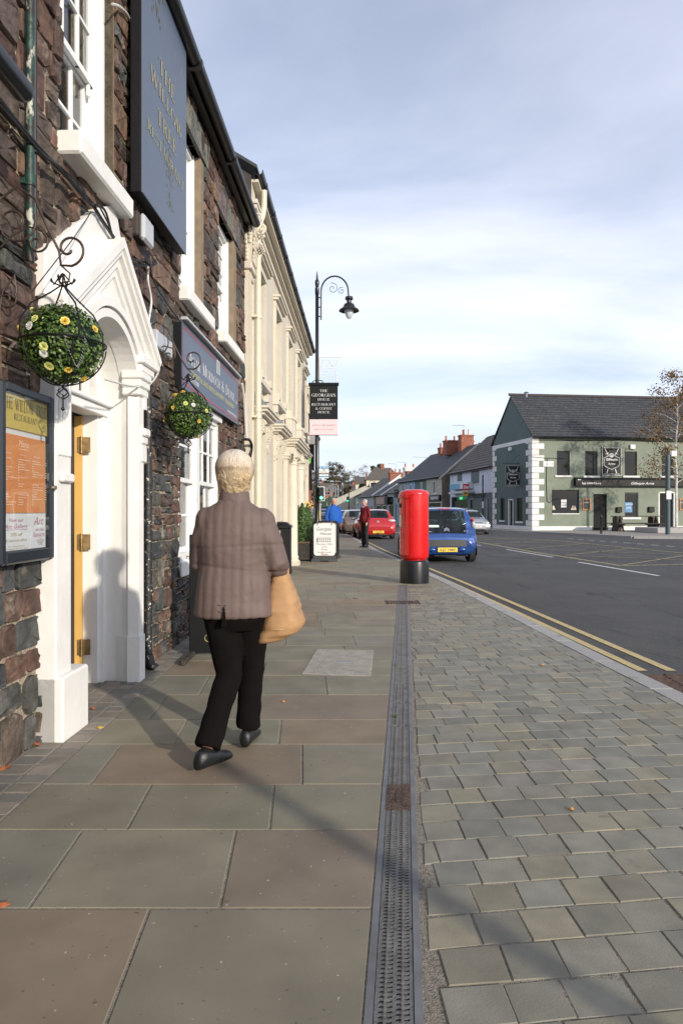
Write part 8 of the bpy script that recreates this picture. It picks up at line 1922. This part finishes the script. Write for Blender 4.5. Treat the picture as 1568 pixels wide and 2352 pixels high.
house(XS(1322,330), 330, 9, 12, 7, 4.4, 7.0, 'brick_far', 'slate_roof', 0, 'distant brick house under the hilltop trees')
# verge and bank on the hill
m = MB(); hg = [(-20,175),(-8.2,178),(-6.6,200),(-6.4,225),(-2,255),(4,300)]
bank = []
def mound(cx_, cy_, rx, ry, h, base, name, lab, mat='grass'):
    m = MB(); vs = []; n = 20
    for j in range(7): 
        f = j/6
        for i in range(n): a = 6.283*i/n; vs.append((cx_+rx*(1-f)*math.cos(a), cy_+ry*(1-f)*math.sin(a), base+h*math.sin(f*1.57)+noise.noise(Vector((math.cos(a)*2, math.sin(a)*2, f*3)))*.3))
    m.add(vs, [(j*n+i, j*n+(i+1) % n, (j+1)*n+(i+1) % n, (j+1)*n+i) for j in range(6) for i in range(n)]); o = m.build(name, mat, smooth=True); tag(o, kind='structure'); return o
mound(-1, 250, 10, 40, 4.8, 2.8, 'hill', '')
mound(30, 210, 34, 60, 7.5, .5, 'hill', ''); mound(-40, 320, 50, 70, 10, 3, 'hill', ''); mound(20, 380, 90, 60, 13, 4, 'hill', '')
# trees on the hill
GRD = [(.035,.05,.02),(.05,.065,.025),(.025,.035,.018),(.075,.06,.03)]; BRN = [(.12,.075,.035),(.09,.06,.03),(.15,.10,.04),(.07,.06,.03)]; PALE = [(.11,.11,.06),(.08,.09,.045),(.14,.12,.07)]
hts = [(1318,340,9,12,BRN,'rust coloured tree left of the far road end'),(1334,330,10,15,GRD,'dark evergreen tree with a pointed top on the hill'),(1345,340,10,13.5,GRD,'broad dark tree between the far lamp posts'),(1356,330,10,13.0,BRN,'brown tree behind the tallest white lamp post'),(1308,350,8,10,BRN,'low brown tree at the road bend'),(1370,300,7,9,GRD,'dark shrubby tree beside the cream bungalow'),(1395,260,6,10,PALE,'pale wispy tree left of the small bungalow'),(1410,280,7,11,PALE,'loose pale tree rising behind the small bungalow'),(1425,290,7,9,GRD,'green tree just over the small bungalow roof'),(1452,250,7,11,PALE,'tall pale tree right of the small bungalow'),(1392,220,4,5,GRD,'dark bush below the small bungalow'),(1445,205,5,4.5,GRD,'green hedge-like tree before the hipped roof house'),(1510,200,7,7.5,GRD,'green treetop behind the orange chimney pots'),(1244,300,8,10,BRN,'brown tree left of the black lamp post'),(1380,215,3.6,5.5,BRN,'brown thicket by the hillside road'),(1254,210,3.2,4,GRD,'small dark tree near the brick house')]
for i, (px, Y, z, h, cols, lab) in enumerate(hts):
    tree('hill_tree', lab, XS(px, Y), Y, z-1.5, h+1.5, h*.42, cols, 30+i, 1500 if cols is not PALE else 700, .5 if cols is not PALE else .3, group='trees on the hill', tr=.2, clumps=9, lowfrac=.25, shell=.8)
# lamps down the street
proto = lamp('street_lamp', 'black scrolled lamp beyond the parked cars at the right', (XS(1394,96), 96, 0), math.pi, 6.6, 'black lamps down the street')
copy_tree(proto, loc=(XS(1497,112), 112, 0), label='black scrolled lamp whose arm shows above the far shops')
copy_tree(proto, loc=(XS(1254,92), 92, 0), rot=0, label='black scrolled lamp left of the traffic light')
for i, (x, ty_, Y) in enumerate(((822,525,215),(912,535,235),(953,510,220),(998,490,205),(1052,460,190),(1148,395,165),(1100,550,250))):
    px, py = 1150+x/5.227, 1850+ty_/5.227; X0 = XS(px, Y); zt = H+(2046-py)*Y/2731; t = T('lamp_post', 'pale grey lamp post, %s in the far row' % ('leftmost','second from the left','third from the left','fourth from the left','second tallest','tallest','the short one between the tallest two')[i], 'lamp post', (X0, Y, hz(Y)), 0, 'pale modern lamp posts on the far road')
    m = MB(); m.tube([(X0, Y, hz(Y)-.3), (X0, Y, zt)], .13, 8); m.tube([(X0, Y, zt), (X0-1.1, Y, zt+.12)], .08, 6); m.build('post', 'pole_grey', t, smooth=True); m = MB(); m.box(X0-1.9, X0-.9, Y-.15, Y+.15, zt+.05, zt+.22, .03); m.build('lantern', 'pole_grey', t)
t = T('traffic_light', 'far green traffic light beside the distant black lamp', 'traffic light', (XS(1393,90), 90, 0)); m = MB(); x = XS(1396,90); m.box(x-.35, x-.1, 89.9, 90.1, 2.6, 3.3, .02); m.box(x-.03, x+.03, 89.97, 90.03, 0, 3.3); m.build('housing', 'car_black', t); m = MB(); m.ball((x-.22, 89.87, 2.75), (.16,.05,.1), 10, 6); m.build('lens', 'traffic_green', t)
# haze of distance
t = T('leaflet', None, None) if 0 else None
